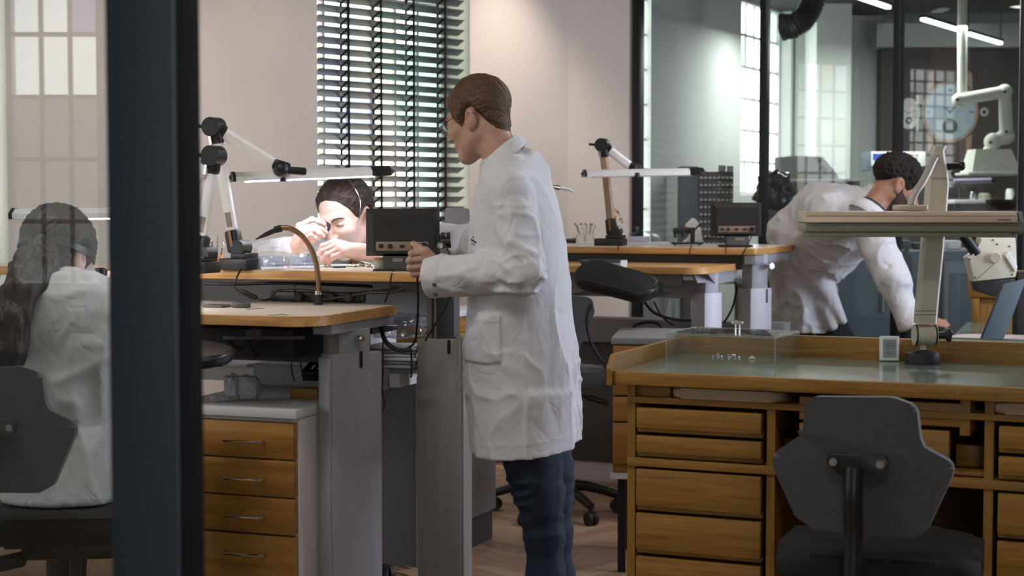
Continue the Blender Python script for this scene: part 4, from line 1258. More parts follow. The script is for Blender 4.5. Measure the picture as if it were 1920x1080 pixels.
rcable([at(1158, 456, 7.5), at(1159, 466, 7.66), at(1159, 478, 7.7)], 0.003)
rcable([at(1297, 458, 7.5), at(1294, 468, 7.48), at(1292, 487, 7.5)], 0.003)
rcable([at(1362, 443, 7.60), at(1361, 462, 7.45), at(1361, 480, 7.42)], 0.003)
rcable([at(1411, 440, 7.60), at(1400, 462, 7.42), at(1391, 478, 7.42)], 0.003)
rcable([at(1208, 566, 7.3), at(1226, 586, 7.3), at(1260, 598, 7.3), at(1300, 600, 7.3), at(1320, 592, 7.32)], 0.0065)
rcable([at(1226, 565, 7.32), at(1240, 592, 7.32), at(1263, 611, 7.32)], 0.004)
rcable([at(1178, 628, 7.2), at(1192, 610, 7.2), at(1215, 604, 7.2), at(1236, 608, 7.2), at(1245, 622, 7.2)], 0.0075)
rcable([at(1108, 570, 7.1), at(1100, 600, 7.1), at(1108, 640, 7.1), at(1125, 672, 7.1), at(1142, 684, 7.1)], 0.0075)
rcable([at(1379, 528, 7.6), at(1380, 548, 7.6), at(1372, 580, 7.6), at(1357, 606, 7.6)], 0.005)
rcable([at(1305, 572, 7.5), at(1316, 592, 7.5), at(1306, 612, 7.5)], 0.0045)
p = at(1150, 492, 6.95)
tr = Thing('tool_tray', 'dark grey instrument case with pale end on the lower level of far bench', 'case', Vector((p.x, p.y, ZRL)), -20)
tr.part('body', MB(tr.M).prism([(-0.13, 0), (0.035, 0), (0.035, 0.033), (-0.155, 0.033)], 0.10, basis((0, 0.08, 0), (1, 0, 0), (0, -1, 0)), 0.002), M_GREYD)
tr.part('end_panel', MB(tr.M).boxp((0.0355, -0.02, 0.002), (0.04, 0.08, 0.033)), M_WHITEP)
tr.part('front_panel', MB(tr.M).boxp((-0.02, -0.0245, 0.003), (0.035, -0.0205, 0.022)), M_WHITEP)
tr.part('top_pad', MB(tr.M).boxp((-0.11, -0.005, 0.033), (0.03, 0.07, 0.036), 0.001), M_BLACKM)
c = onz(1155, 520, 1.165)
pad, m = armpad(right_bench, at(1156, 519, 6.72), (0.80, -0.50, -0.20), 0.37, 0.16, 0.05, (0.05, -0.62, 0.78))
right_bench.part('armrest_arm', MB().bar(at(1190, 548, 6.75), at(1250, 545, 6.95), 0.05, 0.03, (0, 0, 1), 0.01).boxp(at(1225, 553, 6.85) - Vector((0.025, 0.02, 0)), at(1243, 528, 6.85) + Vector((0, 0.02, 0))), M_BLACKP)
right_bench.part('hook', MB().cyl(at(1104, 522, 6.8), at(1104, 531, 6.8), 0.018, None, 14).tube([at(1100, 531, 6.8), at(1100, 541, 6.8), at(1112, 544, 6.8), at(1113, 538, 6.8)], 0.005, 8, 4), M_STEEL)
nz = Thing('air_nozzle', 'slim white air nozzle with chrome collar poking out past the back of the coat', 'nozzle', at(1030, 462, 6.9))
nz.part('tube', MB().tube([at(1012, 462, 6.9), at(1012, 400, 6.9), at(1020, 362, 6.9), at(1034, 351, 6.9), at(1046, 351, 6.9)], 0.007, 10, 6), M_CHROME)
nz.part('collar', MB().cyl(at(1041, 350.5, 6.9), at(1050, 352.5, 6.9), 0.0105, None, 14), M_CHROME)
nz.part('tip', MB().cyl(at(1050, 352.5, 6.9), at(1066, 355, 6.9), 0.007, 0.006, 12).cyl(at(1066, 355, 6.9), at(1078, 361, 6.9), 0.006, 0.002, 12), M_WHITE)
nz.part('foot', MB(Matrix.Translation(at(1012, 462, 6.9))).lathe([(0, 0), (0.03, 0), (0.03, 0.02), (0, 0.02)], (0, 0, 0), None, 16), M_BLACKP)
# beech-fronted cabinet between oak desk and far bench
bo = at(1149, 645, 6.25)
bc = Thing('drawer_unit', 'beech-fronted drawer unit with grey top, half hidden by the oak desk', 'cabinet', (bo.x, bo.y, 0), -8)
zt_ = bo.z
bc.part('top_panel', MB(bc.M).boxp((-0.006, -0.01, zt_), (0.42, 0.5, zt_ + 0.026), 0.003), M_GREYP)
bc.part('carcass', MB(bc.M).boxp((0.0, 0.012, 0.40), (0.41, 0.49, zt_), 0.002), M_BEECHF)
bc.part('base_board', MB(bc.M).boxp((-0.01, 0.0, 0.375), (0.41, 0.49, 0.398)), M_WHITEP)
bc.part('leg_frame', MB(bc.M).boxp((0.02, 0.02, 0.0), (0.05, 0.05, 0.375)).boxp((0.36, 0.02, 0.0), (0.39, 0.05, 0.375)).boxp((0.02, 0.44, 0.0), (0.05, 0.47, 0.375)).boxp((0.36, 0.44, 0.0), (0.39, 0.47, 0.375)), M_BLACKF)
for y0, y1 in ((647, 740), (743, 789), (792, 868)):
    a, b_ = at(1149, y1, 6.25).z, at(1149, y0, 6.25).z
    bc.part('drawer', MB(bc.M).boxp((0.002, -0.008, a), (0.408, 0.012, b_ - 0.002), 0.002), M_BEECHF)
# tall panel and white-edged box seen behind the second leg
po = at(868, 700, 6.55)
cb = Thing('side_cabinet', 'grey side cabinet with small wooden drawers behind the steel leg', 'cabinet', (po.x - 0.05, po.y, 0), -23)
cb.part('carcass', MB(cb.M).boxp((-0.32, 0.0, 0.13), (0.02, 0.42, 0.83), 0.003), M_GREYP)
cb.part('drawer', MB(cb.M).boxp((-0.30, -0.014, 0.835), (0.0, 0.36, 0.92), 0.002), M_BEECHF)
cb.part('drawer', MB(cb.M).boxp((-0.30, -0.014, 0.923), (0.0, 0.36, 0.985), 0.002), M_BEECHF)
cb.part('top_panel', MB(cb.M).boxp((-0.32, -0.01, 0.99), (0.02, 0.42, 1.015), 0.003), M_WHITEP)
cb.part('plinth', MB(cb.M).boxp((-0.31, 0.02, 0.0), (0.01, 0.40, 0.13)), M_GREYD)


# ---- swivel chairs
def star_base(t, c, r, angs, zhub=0.14, wheel=0.03, mat=M_BLACKP):
    c = Vector(c)
    for a in angs:
        dv = Vector((math.cos(R(a)), math.sin(R(a)), 0))
        lg = t.part('star_leg', MB().tube([c + Vector((0, 0, zhub)), c + dv * r * 0.5 + Vector((0, 0, zhub * 0.93)), c + dv * r + Vector((0, 0, 0.085))], [0.03, 0.024, 0.019], 10, 4), mat)
        w = c + dv * r
        ax = Vector((-dv.y, dv.x, 0))
        t.part('caster', MB().cyl(w + ax * 0.006 + Vector((0, 0, wheel)), w + ax * 0.024 + Vector((0, 0, wheel)), wheel, None, 18).cyl(w - ax * 0.024 + Vector((0, 0, wheel)), w - ax * 0.006 + Vector((0, 0, wheel)), wheel, None, 18).cyl(w + Vector((0, 0, wheel)), w + Vector((0, 0, 0.085)), 0.011, None, 8).box(w + Vector((0, 0, wheel * 1.25)), (0.03, 0.03, wheel * 1.0), None, 0.006), M_BLACKM, lg)
    t.part('gas_column', MB().cyl(c + Vector((0, 0, 0.1)), c + Vector((0, 0, 0.34)), 0.028, None, 16).cyl(c + Vector((0, 0, 0.34)), c + Vector((0, 0, 0.60)), 0.016, None, 16), mat)


cc = at(1040, 868, 7.45)
cch = Thing('swivel_chair', 'black swivel chair on castors behind the standing man at the far bench', 'chair', (cc.x, cc.y, 0), 0, 'black swivel chairs')
star_base(cch, (cc.x, cc.y, 0), 0.30, (-118, -58, 10, 75, 160))
cch.part('seat', MB().prism(roundpoly([(-0.22, -0.21), (0.25, -0.19), (0.25, 0.22), (-0.22, 0.22)], (0.1,) * 4), 0.07, Matrix.Translation((cc.x - 0.02, cc.y, 0.62)), 0.025, 3), M_CHAIR)
cch.part('lever', MB().cyl((cc.x + 0.06, cc.y - 0.1, 0.585), (cc.x + 0.15, cc.y - 0.16, 0.57), 0.008, None, 8).cyl((cc.x + 0.15, cc.y - 0.16, 0.57), (cc.x + 0.235, cc.y - 0.2, 0.55), 0.014, None, 10), M_BLACKP)
bb = at(1066, 607, 7.2)
cch.part('backrest', MB().prism(roundpoly([(-0.17, -0.16), (0.02, -0.16), (0.112, 0.055), (0.10, 0.12), (-0.17, 0.15)], (0.03, 0.05, 0.03, 0.03, 0.04)), 0.05, basis(bb, (1, 0.1, 0), (0.1, -1, 0)), 0.015, 3), M_CHAIR)
cch.part('back_post', MB().tube([(cc.x - 0.02, bb.y + 0.1, 0.64), (bb.x - 0.06, bb.y + 0.06, 0.70), (bb.x - 0.06, bb.y + 0.05, 0.95)], 0.018, 10, 4), M_BLACKP)


def wing_chair(label, bx, by, d, scale_px, tilt, seat_off, rz, zbot=None):
    """work chair with a winged eight-sided backrest seen from behind; bx,by = backrest centre in the photograph"""
    c = at(bx, by, d)
    t = Thing('swivel_chair', label, 'chair', (c.x, c.y, 0), rz, 'black swivel chairs')
    k = d / FPX * scale_px
    poly = [(-95, 128), (60, 133), (104, 118), (112, 58), (120, 40), (176, 12), (172, -14), (128, -118), (100, -134), (-85, -130), (-122, -108), (-168, -14), (-168, 14), (-112, 54), (-108, 112)]
    poly = [(x * k, y * k) for x, y in poly]
    rad = [0.03, 0.05, 0.02, 0.012, 0.012, 0.018, 0.015, 0.02, 0.02, 0.02, 0.02, 0.015, 0.015, 0.012, 0.02]
    F = basis(c, (math.cos(R(rz)), math.sin(R(rz)), 0), (math.sin(R(rz)), -math.cos(R(rz)), tilt))
    bk_ = MB(F).prism(roundpoly(poly[::-1], [r_ * scale_px for r_ in rad[::-1]], 5), 0.045, Matrix.Translation((0, 0, -0.045)), 0.016, 4)
    t.part('backrest', bk_, M_CHAIR)
    br = t.part('back_bracket', MB(F).prism(roundpoly([(-62 * k, 22 * k), (52 * k, 22 * k), (56 * k, 0), (40 * k, -14 * k), (-36 * k, -20 * k), (-62 * k, 2 * k)], (0.01, 0.01, 0.01, 0.01, 0.02, 0.01), 4), 0.014, Matrix.Translation((0, 0, 0.0005)), 0.004), M_BLACKP)
    for x in (-49, 40):
        t.part('bolt', MB(F).cyl((x * k, 4 * k, 0.0147), (x * k, 4 * k, 0.018), 0.009 * scale_px, None, 16).cyl((x * k, 4 * k, 0.018), (x * k, 4 * k, 0.0195), 0.004, None, 6), M_STEEL, br)
    zd = F.to_3x3() @ Vector((0, 0, 1))
    xd = F.to_3x3() @ Vector((1, 0, 0))
    hx = -8 * k
    top = F @ Vector((hx, -5 * k, 0.022))
    bot = Vector((top.x, top.y, seat_off[1] - 0.09)) + Vector((0, -0.0, 0))
    t.part('back_post', MB().tube([top, F @ Vector((hx, -60 * k, 0.03)), Vector((bot.x, bot.y, seat_off[1] + 0.06)), bot, Vector((bot.x + seat_off[0].x * 0.4, bot.y + seat_off[0].y * 0.4, bot.z - 0.02))], 0.020, 12, 5), M_BLACKP)
    sc = Vector((c.x, c.y, seat_off[1])) + seat_off[0]
    m = frame(sc, rz)
    t.part('seat', MB(m).prism(roundpoly([(-0.23, -0.2), (0.23, -0.2), (0.22, 0.22), (-0.22, 0.22)], (0.09, 0.09, 0.12, 0.12), 8), 0.075, Matrix.Translation((0, 0, -0.075)), 0.03, 4), M_SEAT)
    t.part('seat_pan', MB(m).boxp((-0.12, -0.12, -0.125), (0.12, 0.12, -0.075), 0.015), M_BLACKP)
    star_base(t, (sc.x, sc.y, 0), 0.29, (-100, -28, 44, 116, 188))
    return t, m


chair_r, cm_ = wing_chair('black winged work chair standing at the knee hole of the oak desk', 1612, 872, 3.52, 0.98, 0.06, (Vector((0.10, 0.20, 0)), 0.665), -20)
# ---- things on the oak desk
def dkz(px, py, z=ZD):
    return onz(px, py, z)


# acrylic box cover with T handle
c0, c1, c2 = dkz(1249, 673), dkz(1453, 682), dkz(1499, 667)
F = basis(c0, (c1 - c0))
wX = (c1 - c0).length
wY = F.inverted() @ c2
wY = abs(wY.y) - 0.015
hZ = at(1249, 627, c0.y).z - ZD
ac = Thing('acrylic_cover', 'clear acrylic box cover with a T handle on the glass desk top', 'cover', c0, 0)
th = 0.0035
for nm, a, b_ in (('front_wall', (0, 0, 0.0005), (wX, th, hZ)), ('rear_wall', (0, wY - th, 0.0005), (wX, wY, hZ)), ('side_wall', (0, th, 0.0005), (th, wY - th, hZ)), ('side_wall', (wX - th, th, 0.0005), (wX, wY - th, hZ)), ('top_sheet', (0, 0, hZ), (wX, wY, hZ + 0.004))):
    ac.part(nm, MB(F).boxp(a, b_), M_ACRYL)
M_EDGE = clear('acrylic_edge', (0.80, 0.86, 0.84), 0.35, 0.2, 0.35, (0.8, 0.85, 0.83))
mb = MB(F)
e = 0.0018
for x in (0, wX):
    for y in (0, wY):
        mb.boxp((x - e / 2, y - e / 2, 0.0005), (x + e / 2, y + e / 2, hZ))
for z in (hZ, hZ + 0.004):
    for y in (0, wY):
        mb.boxp((0, y - e / 2, z - e / 2), (wX, y + e / 2, z + e / 2))
    for x in (0, wX):
        mb.boxp((x - e / 2, 0, z - e / 2), (x + e / 2, wY, z + e / 2))
ac.part('polished_edges', mb, M_EDGE)
hx, hy = wX * 0.55, wY * 0.45
mb = MB(F).cyl((hx - 0.006, hy, hZ + 0.004), (hx - 0.006, hy, hZ + 0.028), 0.0025, None, 8).cyl((hx + 0.006, hy, hZ + 0.004), (hx + 0.006, hy, hZ + 0.028), 0.0025, None, 8).boxp((hx - 0.017, hy - 0.006, hZ + 0.028), (hx + 0.017, hy + 0.006, hZ + 0.036), 0.001)
ac.part('handle', mb, M_EDGE)
for i, (x, y, r) in enumerate(((1336, 669, 0.006), (1346, 668, 0.007), (1353, 670, 0.004), (1366, 670, 0.007), (1372, 667, 0.009), (1378, 670, 0.006), (1386, 671, 0.004), (1410, 673, 0.011))):
    p = dkz(x, y, ZD + 0.0006)
    lb = ('pale flat oval part, rightmost under the clear cover' if i == 7 else '%s steel watch part from the left under the clear acrylic cover' % ('first', 'second', 'third', 'fourth', 'fifth', 'sixth', 'seventh')[i])
    solo('watch_part', MB(Matrix.Translation(p)).lathe([(0, 0), (r, 0), (r, 0.003), (r * 0.6, 0.005), (r * 0.3, 0.009 if i % 2 else 0.005), (0, 0.009 if i % 2 else 0.005)], (0, 0, 0), None, 12), M_CHROME if i < 7 else M_IVORY, lb, 'watch part', 'watch parts under the acrylic cover', loc=p)

# thermometer clock
p = dkz(1668, 678)
cl = Thing('digital_thermometer', 'small white digital thermometer leaning back beside the desk lamp foot', 'thermometer', p, -8)
k = p.y / FPX
F = cl.M @ Matrix.Translation((0, 0, 0.002)) @ Matrix.Rotation(R(-9), 4, 'X')
w, h = 36 * k, 47 * k
cl.part('case', MB(F).boxp((-w / 2, 0, 0), (w / 2, 0.03, h), 0.004, 3), M_WHITE)
M_LCD = pbr('lcd', '#59645f', 0.25, 0, 0.03, 20)
lcd = cl.part('screen', MB(F).boxp((-w * 0.34, -0.0012, h * 0.13), (w * 0.34, 0.0, h * 0.86)), M_LCD)
M_INK = pbr('lcd_digits', '#1c2220', 0.5)
SEG = {'2': 'abged', '0': 'abcdef', '3': 'abgcd', '5': 'afgcd', '4': 'fgbc', '1': 'bc'}


def digits(F, text, x, z, w, h, t, mb):
    for ch_ in text:
        for s in SEG.get(ch_, ''):
            zz = {'a': h, 'g': h / 2, 'd': 0}.get(s)
            if zz is not None:
                mb.boxp((x, -0.0018, z + zz - t / 2), (x + w, -0.0013, z + zz + t / 2))
            else:
                xx = x + w if s in 'bc' else x
                z0 = z + (h / 2 if s in 'bf' else 0)
                mb.boxp((xx - t / 2, -0.0018, z0), (xx + t / 2, -0.0013, z0 + h / 2))
        x += w * 1.6


mb = MB(F)
digits(F, '22', -w * 0.16, h * 0.52, w * 0.16, h * 0.17, 0.0012, mb)
digits(F, '45', -w * 0.16, h * 0.24, w * 0.12, h * 0.13, 0.0010, mb)
cl.part('digits', mb, M_INK, lcd)

# big cream desk lamp
lp = dkz(1730, 682)
d = lp.y
dl = Thing('desk_lamp', 'big cream desk lamp with wide flat head over the oak desk', 'lamp', lp, -10)
k = d / FPX
rb_ = 33 * k
dl.part('base', MB(dl.M).lathe([(0, 0), (rb_, 0), (rb_ * 1.0, 0.014), (rb_ * 0.92, 0.030), (rb_ * 0.55, 0.036), (rb_ * 0.3, 0.040), (0, 0.040)], (0, 0, 0), None, 36), M_BLACKM)
dl.part('neck', MB(Matrix.Translation(lp)).cyl((0, 0, 0.038), (0, 0, 0.062), 0.009, None, 14), M_IVORY)
jc = at(1735, 628, d)
jt = dl.part('joint', MB().cyl(jc - Vector((0.033, 0, 0.0)), jc + Vector((0.030, 0, 0)), 0.029, None, 32), M_IVORY)
for dx in (-0.028, 0.026):
    dl.part('joint_ring', MB().lathe([(0.0285, -0.002), (0.0297, -0.002), (0.0297, 0.002), (0.0285, 0.002)], jc + Vector((dx, 0, 0)), Matrix.Rotation(R(90), 4, 'Y'), 32, True), M_BLACKP, jt)
kn = at(1770, 628, d)
dl.part('star_knob', MB().cyl(jc + Vector((0.030, 0, 0)), kn, 0.008, 0.010, 10).prism(roundpoly([(0.0, 0.0), (0.022, 0.026), (0.026, 0.004), (0.022, -0.03)], (0.003, 0.006, 0.01, 0.006), 4), 0.02, basis(kn + Vector((-0.004, 0.01, 0)), (1, 0, 0), (0, -1, 0)), 0.004), M_BLACKP)
# leaning column: wide below, narrower above
ys = (606, 560, 480, 400, 345, 325, 300, 283, 274)
xl = (1715, 1719, 1726, 1733, 1737, 1741, 1747, 1745, 1748)
xr = (1757, 1761, 1769, 1776, 1780, 1779, 1774, 1772, 1776)
mb = MB()
rows_ = []
for y, a, b_ in zip(ys, xl, xr):
    wz = at(0, y, d).z
    xa, xb = at(a, y, d).x, at(b_, y, d).x
    dep = 0.026 if y > 330 else 0.020
    ring = [(xa, d - dep * 0.6), (xa + 0.006, d - dep), (xb - 0.012, d - dep), (xb - 0.004, d - dep * 0.5), (xb, d + dep * 0.3), (xb - 0.004, d + dep), (xa + 0.006, d + dep), (xa, d + dep * 0.6)]
    rows_.append([(x, yy, wz) for x, yy in ring])
vs = [v for r_ in rows_ for v in r_]
fs = [(i * 8 + j, i * 8 + (j + 1) % 8, (i + 1) * 8 + (j + 1) % 8, (i + 1) * 8 + j) for i in range(len(rows_) - 1) for j in range(8)] + [tuple(range(8))[::-1], tuple((len(rows_) - 1) * 8 + j for j in range(8))]
col_ = dl.part('column', mb.raw(vs, fs), M_IVORY)
M_SEAM = pbr('dark_seam', '#5c574c', 0.7)  # dark grey for the seam lines and the groove
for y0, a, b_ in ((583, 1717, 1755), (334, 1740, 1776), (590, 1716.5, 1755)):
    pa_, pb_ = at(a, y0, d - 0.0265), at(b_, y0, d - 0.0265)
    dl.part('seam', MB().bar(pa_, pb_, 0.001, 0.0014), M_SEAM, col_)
tk = at(1783, 311, d)
dl.part('clamp_lever', MB().cyl(at(1768, 313, d), at(1800, 311, d), 0.011, 0.009, 12).ball(at(1803, 311, d), (0.011, 0.013, 0.014), 14), M_BLACKP)
arm_pts = [at(1758, 291, d - 0.03), at(1752, 297, d - 0.034), at(1740, 322, d - 0.055), at(1727, 346, d - 0.075), at(1718, 358, d - 0.085), at(1711, 372, d - 0.09), at(1708, 386, d - 0.09)]
dl.part('head_arm', MB().tube(arm_pts, 0.0105, 14, 5), pbr('pale_tube', '#bdb4ae', 0.4, 0.1))
hz0 = at(1700, 396, d - 0.09).z
pl0 = at(1706, 389, d - 0.09)
dl.part('head_mount', MB(frame((pl0.x, pl0.y, hz0 + 0.001), -3)).prism(roundpoly([(-0.043, -0.03), (0.045, -0.03), (0.045, 0.035), (-0.043, 0.035)], (0.01,) * 4, 4), 0.016, None, 0.004), M_CREAM)
dl.part('mount_slot', MB(frame((pl0.x, pl0.y, hz0 + 0.017), -3)).boxp((-0.014, -0.012, 0), (0.014, 0.0, 0.0008)), M_BLACKP)
hl, hr = at(1504, 396, d - 0.10), at(1903, 396, d - 0.10)
HF = basis((hl.x, hl.y, hz0), (hr - hl))
Lh = (hr - hl).length
TP = Matrix(((0, 0, 1, 0), (1, 0, 0, 0), (0, 1, 0, 0), (0, 0, 0, 1)))
up_ = [(-0.058, -0.028), (-0.062, -0.030), (-0.060, -0.022), (-0.045, -0.002), (-0.038, 0.0), (0.06, 0.0), (0.07, -0.012), (0.066, -0.030)]
ls = dl.part('lamp_head', MB(HF).prism(up_, Lh - 0.010, Matrix.Translation((0, 0, 0)) @ TP, 0.001), M_CREAM, label='cream upper shell')
sk = dl.part('lower_skirt', MB(HF).boxp((0.0, -0.052, -0.056), (Lh + 0.006, 0.06, -0.0305), 0.004), M_SAGE, label='sage green lower skirt')
dl.part('bezel', MB(HF).boxp((0.014, -0.046, -0.070), (Lh - 0.022, 0.054, -0.056), 0.003), M_SAGE, sk)
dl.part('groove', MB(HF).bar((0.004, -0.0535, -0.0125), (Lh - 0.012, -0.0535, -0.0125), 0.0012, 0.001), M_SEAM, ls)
dl.part('end_cap', MB(HF).prism([(-0.056, -0.030), (-0.04, 0.0), (0.058, 0.0), (0.066, -0.012), (0.064, -0.052), (0.05, -0.066), (-0.045, -0.062)], 0.012, Matrix.Translation((Lh - 0.0035, 0, 0)) @ TP, 0.003), pbr('sage_grey_cap', '#7e8480', 0.5), sk)
# small maker's lettering on the shell
fc = bpy.data.curves.new('lettering', 'FONT')
fc.body = 'waldmann'
fc.size = 0.010
fo = bpy.data.objects.new('lettering_tmp', fc)
COL.objects.link(fo)
me = bpy.data.meshes.new_from_object(fo.evaluated_get(bpy.context.evaluated_depsgraph_get()))
bpy.data.objects.remove(fo)
lf = basis((HF @ Vector((Lh - 0.068, -0.0617, -0.0255))), (hr - hl).normalized(), Vector((0, -0.95, 0.25)))
me.transform(dl.inv @ lf)
dl.part('lettering', me, M_BLACKP, ls)
dl.part('emblem', MB(lf).lathe([(0.0026, 0), (0.0036, 0), (0.0036, 0.0004), (0.0026, 0.0004)], (0.058, 0.0035, 0), None, 14, True), M_BLACKP, ls)
# ================================================================== second desk, microscope, workshop behind the glass
SDO = (1.887, 6.87, 0)
SD = frame(SDO, -20)
ZS = 0.88
d2 = Thing('oak_desk', 'second oak desk with green glass top, behind the nearest desk', 'desk', SDO, -20)
d2.part('desktop', MB(SD).boxp((0.0, -0.55, ZS - 0.034), (1.5, 1.0, ZS - 0.004), 0.002), M_OAK)
d2.part('glass_top', MB(SD).boxp((0.0, -0.54, ZS - 0.004), (1.49, 0.99, ZS), 0.001, 1), mm)
d2.part('carcass', MB(SD).boxp((0.05, -0.45, 0), (0.45, 0.9, ZS - 0.035), 0.002), M_OAKV)
d2.part('riser_panel', MB(SD).boxp((0.02, 1.005, 0.0), (0.75, 1.03, ZS + 0.14), 0.003), M_OAKV)
d2.part('riser_cap', MB(SD).boxp((0.0, 0.985, ZS + 0.12), (0.78, 1.05, ZS + 0.255), 0.004), M_OAK)
d2.part('riser_stile', MB(SD).boxp((0.02, 0.99, ZS), (0.055, 1.0, ZS + 0.12), 0.002), M_OAKV)
p = onz(1850, 632, ZS + 0.001)
solo('desk_pad', MB(frame(p, -20)).prism(roundpoly([(-0.18, -0.10), (0.4, -0.10), (0.4, 0.13), (-0.10, 0.13)], (0.02, 0.02, 0.02, 0.12), 8), 0.003), pbr('pale_pad', '#b9aca4', 0.5), 'pale desk pad on the second oak desk under the tilted plate', 'pad', loc=p)
q = 6.7
mc = Thing('stereo_microscope', 'ivory stereo microscope head with black tubes on a black pillar, far right', 'microscope', onz(1925, 628, ZS))
yq = mc.o.location.y


def flat(pts, d, th, bev=0.004):
    """solid plate of real thickness whose front face has this outline"""
    o = at(pts[0][0], pts[0][1], d)
    loc = [(at(x, y, d).x - o.x, at(x, y, d).z - o.z) for x, y in pts]
    return MB(basis(o, (1, 0, 0), (0, -1, 0))).prism([(a, b_) for a, b_ in loc], th, Matrix.Translation((0, 0, -th)), bev)


mc.part('pillar', MB().boxp((at(1904, 500, yq).x, yq - 0.03, ZS + 0.0008), (at(1950, 500, yq).x, yq + 0.04, 1.16), 0.006), M_BLACKM)
hb = mc.part('head', flat([(1815, 483), (1834, 472), (1838, 446), (1905, 446), (1908, 505), (1905, 520), (1827, 528)][::-1], yq - 0.04, 0.09, 0.008), M_IVORY)
mc.part('focus_knob', MB().cyl(at(1867, 483, yq - 0.04), at(1867, 483, yq - 0.065), 0.025, 0.022, 24).cyl(at(1869, 484, yq - 0.065), at(1869, 484, yq - 0.067), 0.006, None, 12), M_IVORY, hb)
for x, y in ((1818, 486), (1829, 520), (1898, 515), (1862, 450), (1870, 458), (1893, 462)):
    mc.part('screw', MB().cyl(at(x, y, yq - 0.039), at(x, y, yq - 0.044), 0.0035, None, 10), M_BLACKP, hb)
mc.part('parting_line', MB().bar(at(1829, 526, yq - 0.0405), at(1867, 492, yq - 0.0405), 0.0015, 0.001), M_BLACKP, hb)
mc.part('objective_housing', flat([(1827, 528), (1904, 521), (1904, 560), (1868, 557), (1833, 546)][::-1], yq - 0.03, 0.08, 0.006), M_BLACKM)
mc.part('eyepiece_tube', MB().cyl(at(1806, 440, yq - 0.02), at(1832, 476, yq - 0.02), 0.024, 0.026, 20), M_BLACKP)
mc.part('eyepiece_tube', MB().cyl(at(1820, 436, yq + 0.05), at(1842, 470, yq + 0.05), 0.024, 0.026, 20), M_BLACKP)
mc.part('scale_plate', flat([(1884, 478), (1893, 472), (1908, 500), (1904, 510)][::-1], yq - 0.05, 0.008, 0.001), M_WHITE)
p = onz(1860, 636, ZS + 0.004)
ta = Thing('tilted_plate', 'blue-grey flat plate leaning upright at the far right desk', 'plate', p)
ta.part('plate', flat([(1881, 534), (1925, 522), (1882, 636), (1841, 635)][::-1], p.y, 0.012, 0.002), M_DUSTY)
ta.part('dark_edge', flat([(1879.5, 534), (1881, 534), (1841, 635), (1839, 635)][::-1], p.y - 0.001, 0.012, 0.0003), M_BLACKP)

# ---- workshop tables and machines
mach = Thing('machine_cabinet', 'large blue-grey machine cabinet behind the glass, beside the bending man', 'machine', (at(1560, 480, 9.7).x, 9.7, 0))
a, b_ = at(1545, 487, 9.7), at(1692, 487, 9.7)
mach.part('housing', MB().boxp((a.x, 9.7, 0.03), (b_.x, 10.3, a.z), 0.015, 3), M_DUSTY)
mach.part('door_panel', MB().boxp((a.x + 0.05, 9.688, 0.1), (b_.x - 0.05, 9.70, a.z - 0.12), 0.01), M_DUSTY)
mach.part('plinth', MB().boxp((a.x + 0.03, 9.73, 0), (b_.x - 0.03, 10.27, 0.03)), M_BLACKP)
mach.part('handle', MB().tube([(b_.x - 0.12, 9.688, 0.8), (b_.x - 0.12, 9.66, 0.81), (b_.x - 0.12, 9.66, 0.93), (b_.x - 0.12, 9.688, 0.94)], 0.008, 8), M_CHROME)
a, b_ = at(1694, 468, 9.8), at(1880, 468, 9.8)
mach2 = Thing('machine_cabinet', 'blue-grey machine with a recessed rounded door, right behind the glass', 'machine', (a.x, 9.6, 0))
mach2.part('housing', MB().boxp((a.x, 9.62, 0.03), (b_.x, 10.3, a.z), 0.02, 3), M_DUSTY)
c1_, c2_ = at(1768, 488, 9.6), at(1850, 640, 9.6)
mach2.part('door', MB().boxp((c1_.x, 9.58, 0.3), (c2_.x, 9.62, c1_.z), 0.02, 3), pbr('machine_door', '#74838d', 0.55))
mach2.part('door_recess', MB().boxp((at(1787, 0, 9.58).x, 9.575, 0.5), (c2_.x - 0.05, 9.581, at(0, 512, 9.58).z), 0.003), M_DUSTY)
mach2.part('plinth', MB().boxp((a.x + 0.03, 9.66, 0), (b_.x - 0.03, 10.27, 0.03)), M_BLACKP)


def small_box(name, label, cat, x0, y0, x1, y1, d, dep, mat, bev=0.006, group=None):
    a, b_ = at(x0, y1, d), at(x1, y0, d)
    return solo(name, MB().boxp((a.x, d, a.z), (b_.x, d + dep, b_.z), bev), mat, label, cat, group, loc=((a.x + b_.x) / 2, d, a.z))


zt1 = at(0, 487, 9.7).z
# things on the machines
for i, (x, w, h, m_, lb) in enumerate(((1700, 14, 16, M_GREYD, 'small dark gauge on the right machine, left of the column of the desk lamp'), (1722, 18, 12, M_BLACKP, 'low black box on the right machine beside the desk lamp column'), (1748, 10, 18, M_CHROME, 'small chrome cylinder on the right machine beside the low black box'), (1790, 26, 16, M_WHITE, 'white box on the right machine, just left of the microscope head'))):
    small_box('workshop_part', lb, 'machine part', x - w / 2, 467 - h, x + w / 2, 467.6, 9.75, 0.1, m_, 0.006, 'small parts on the right machine')
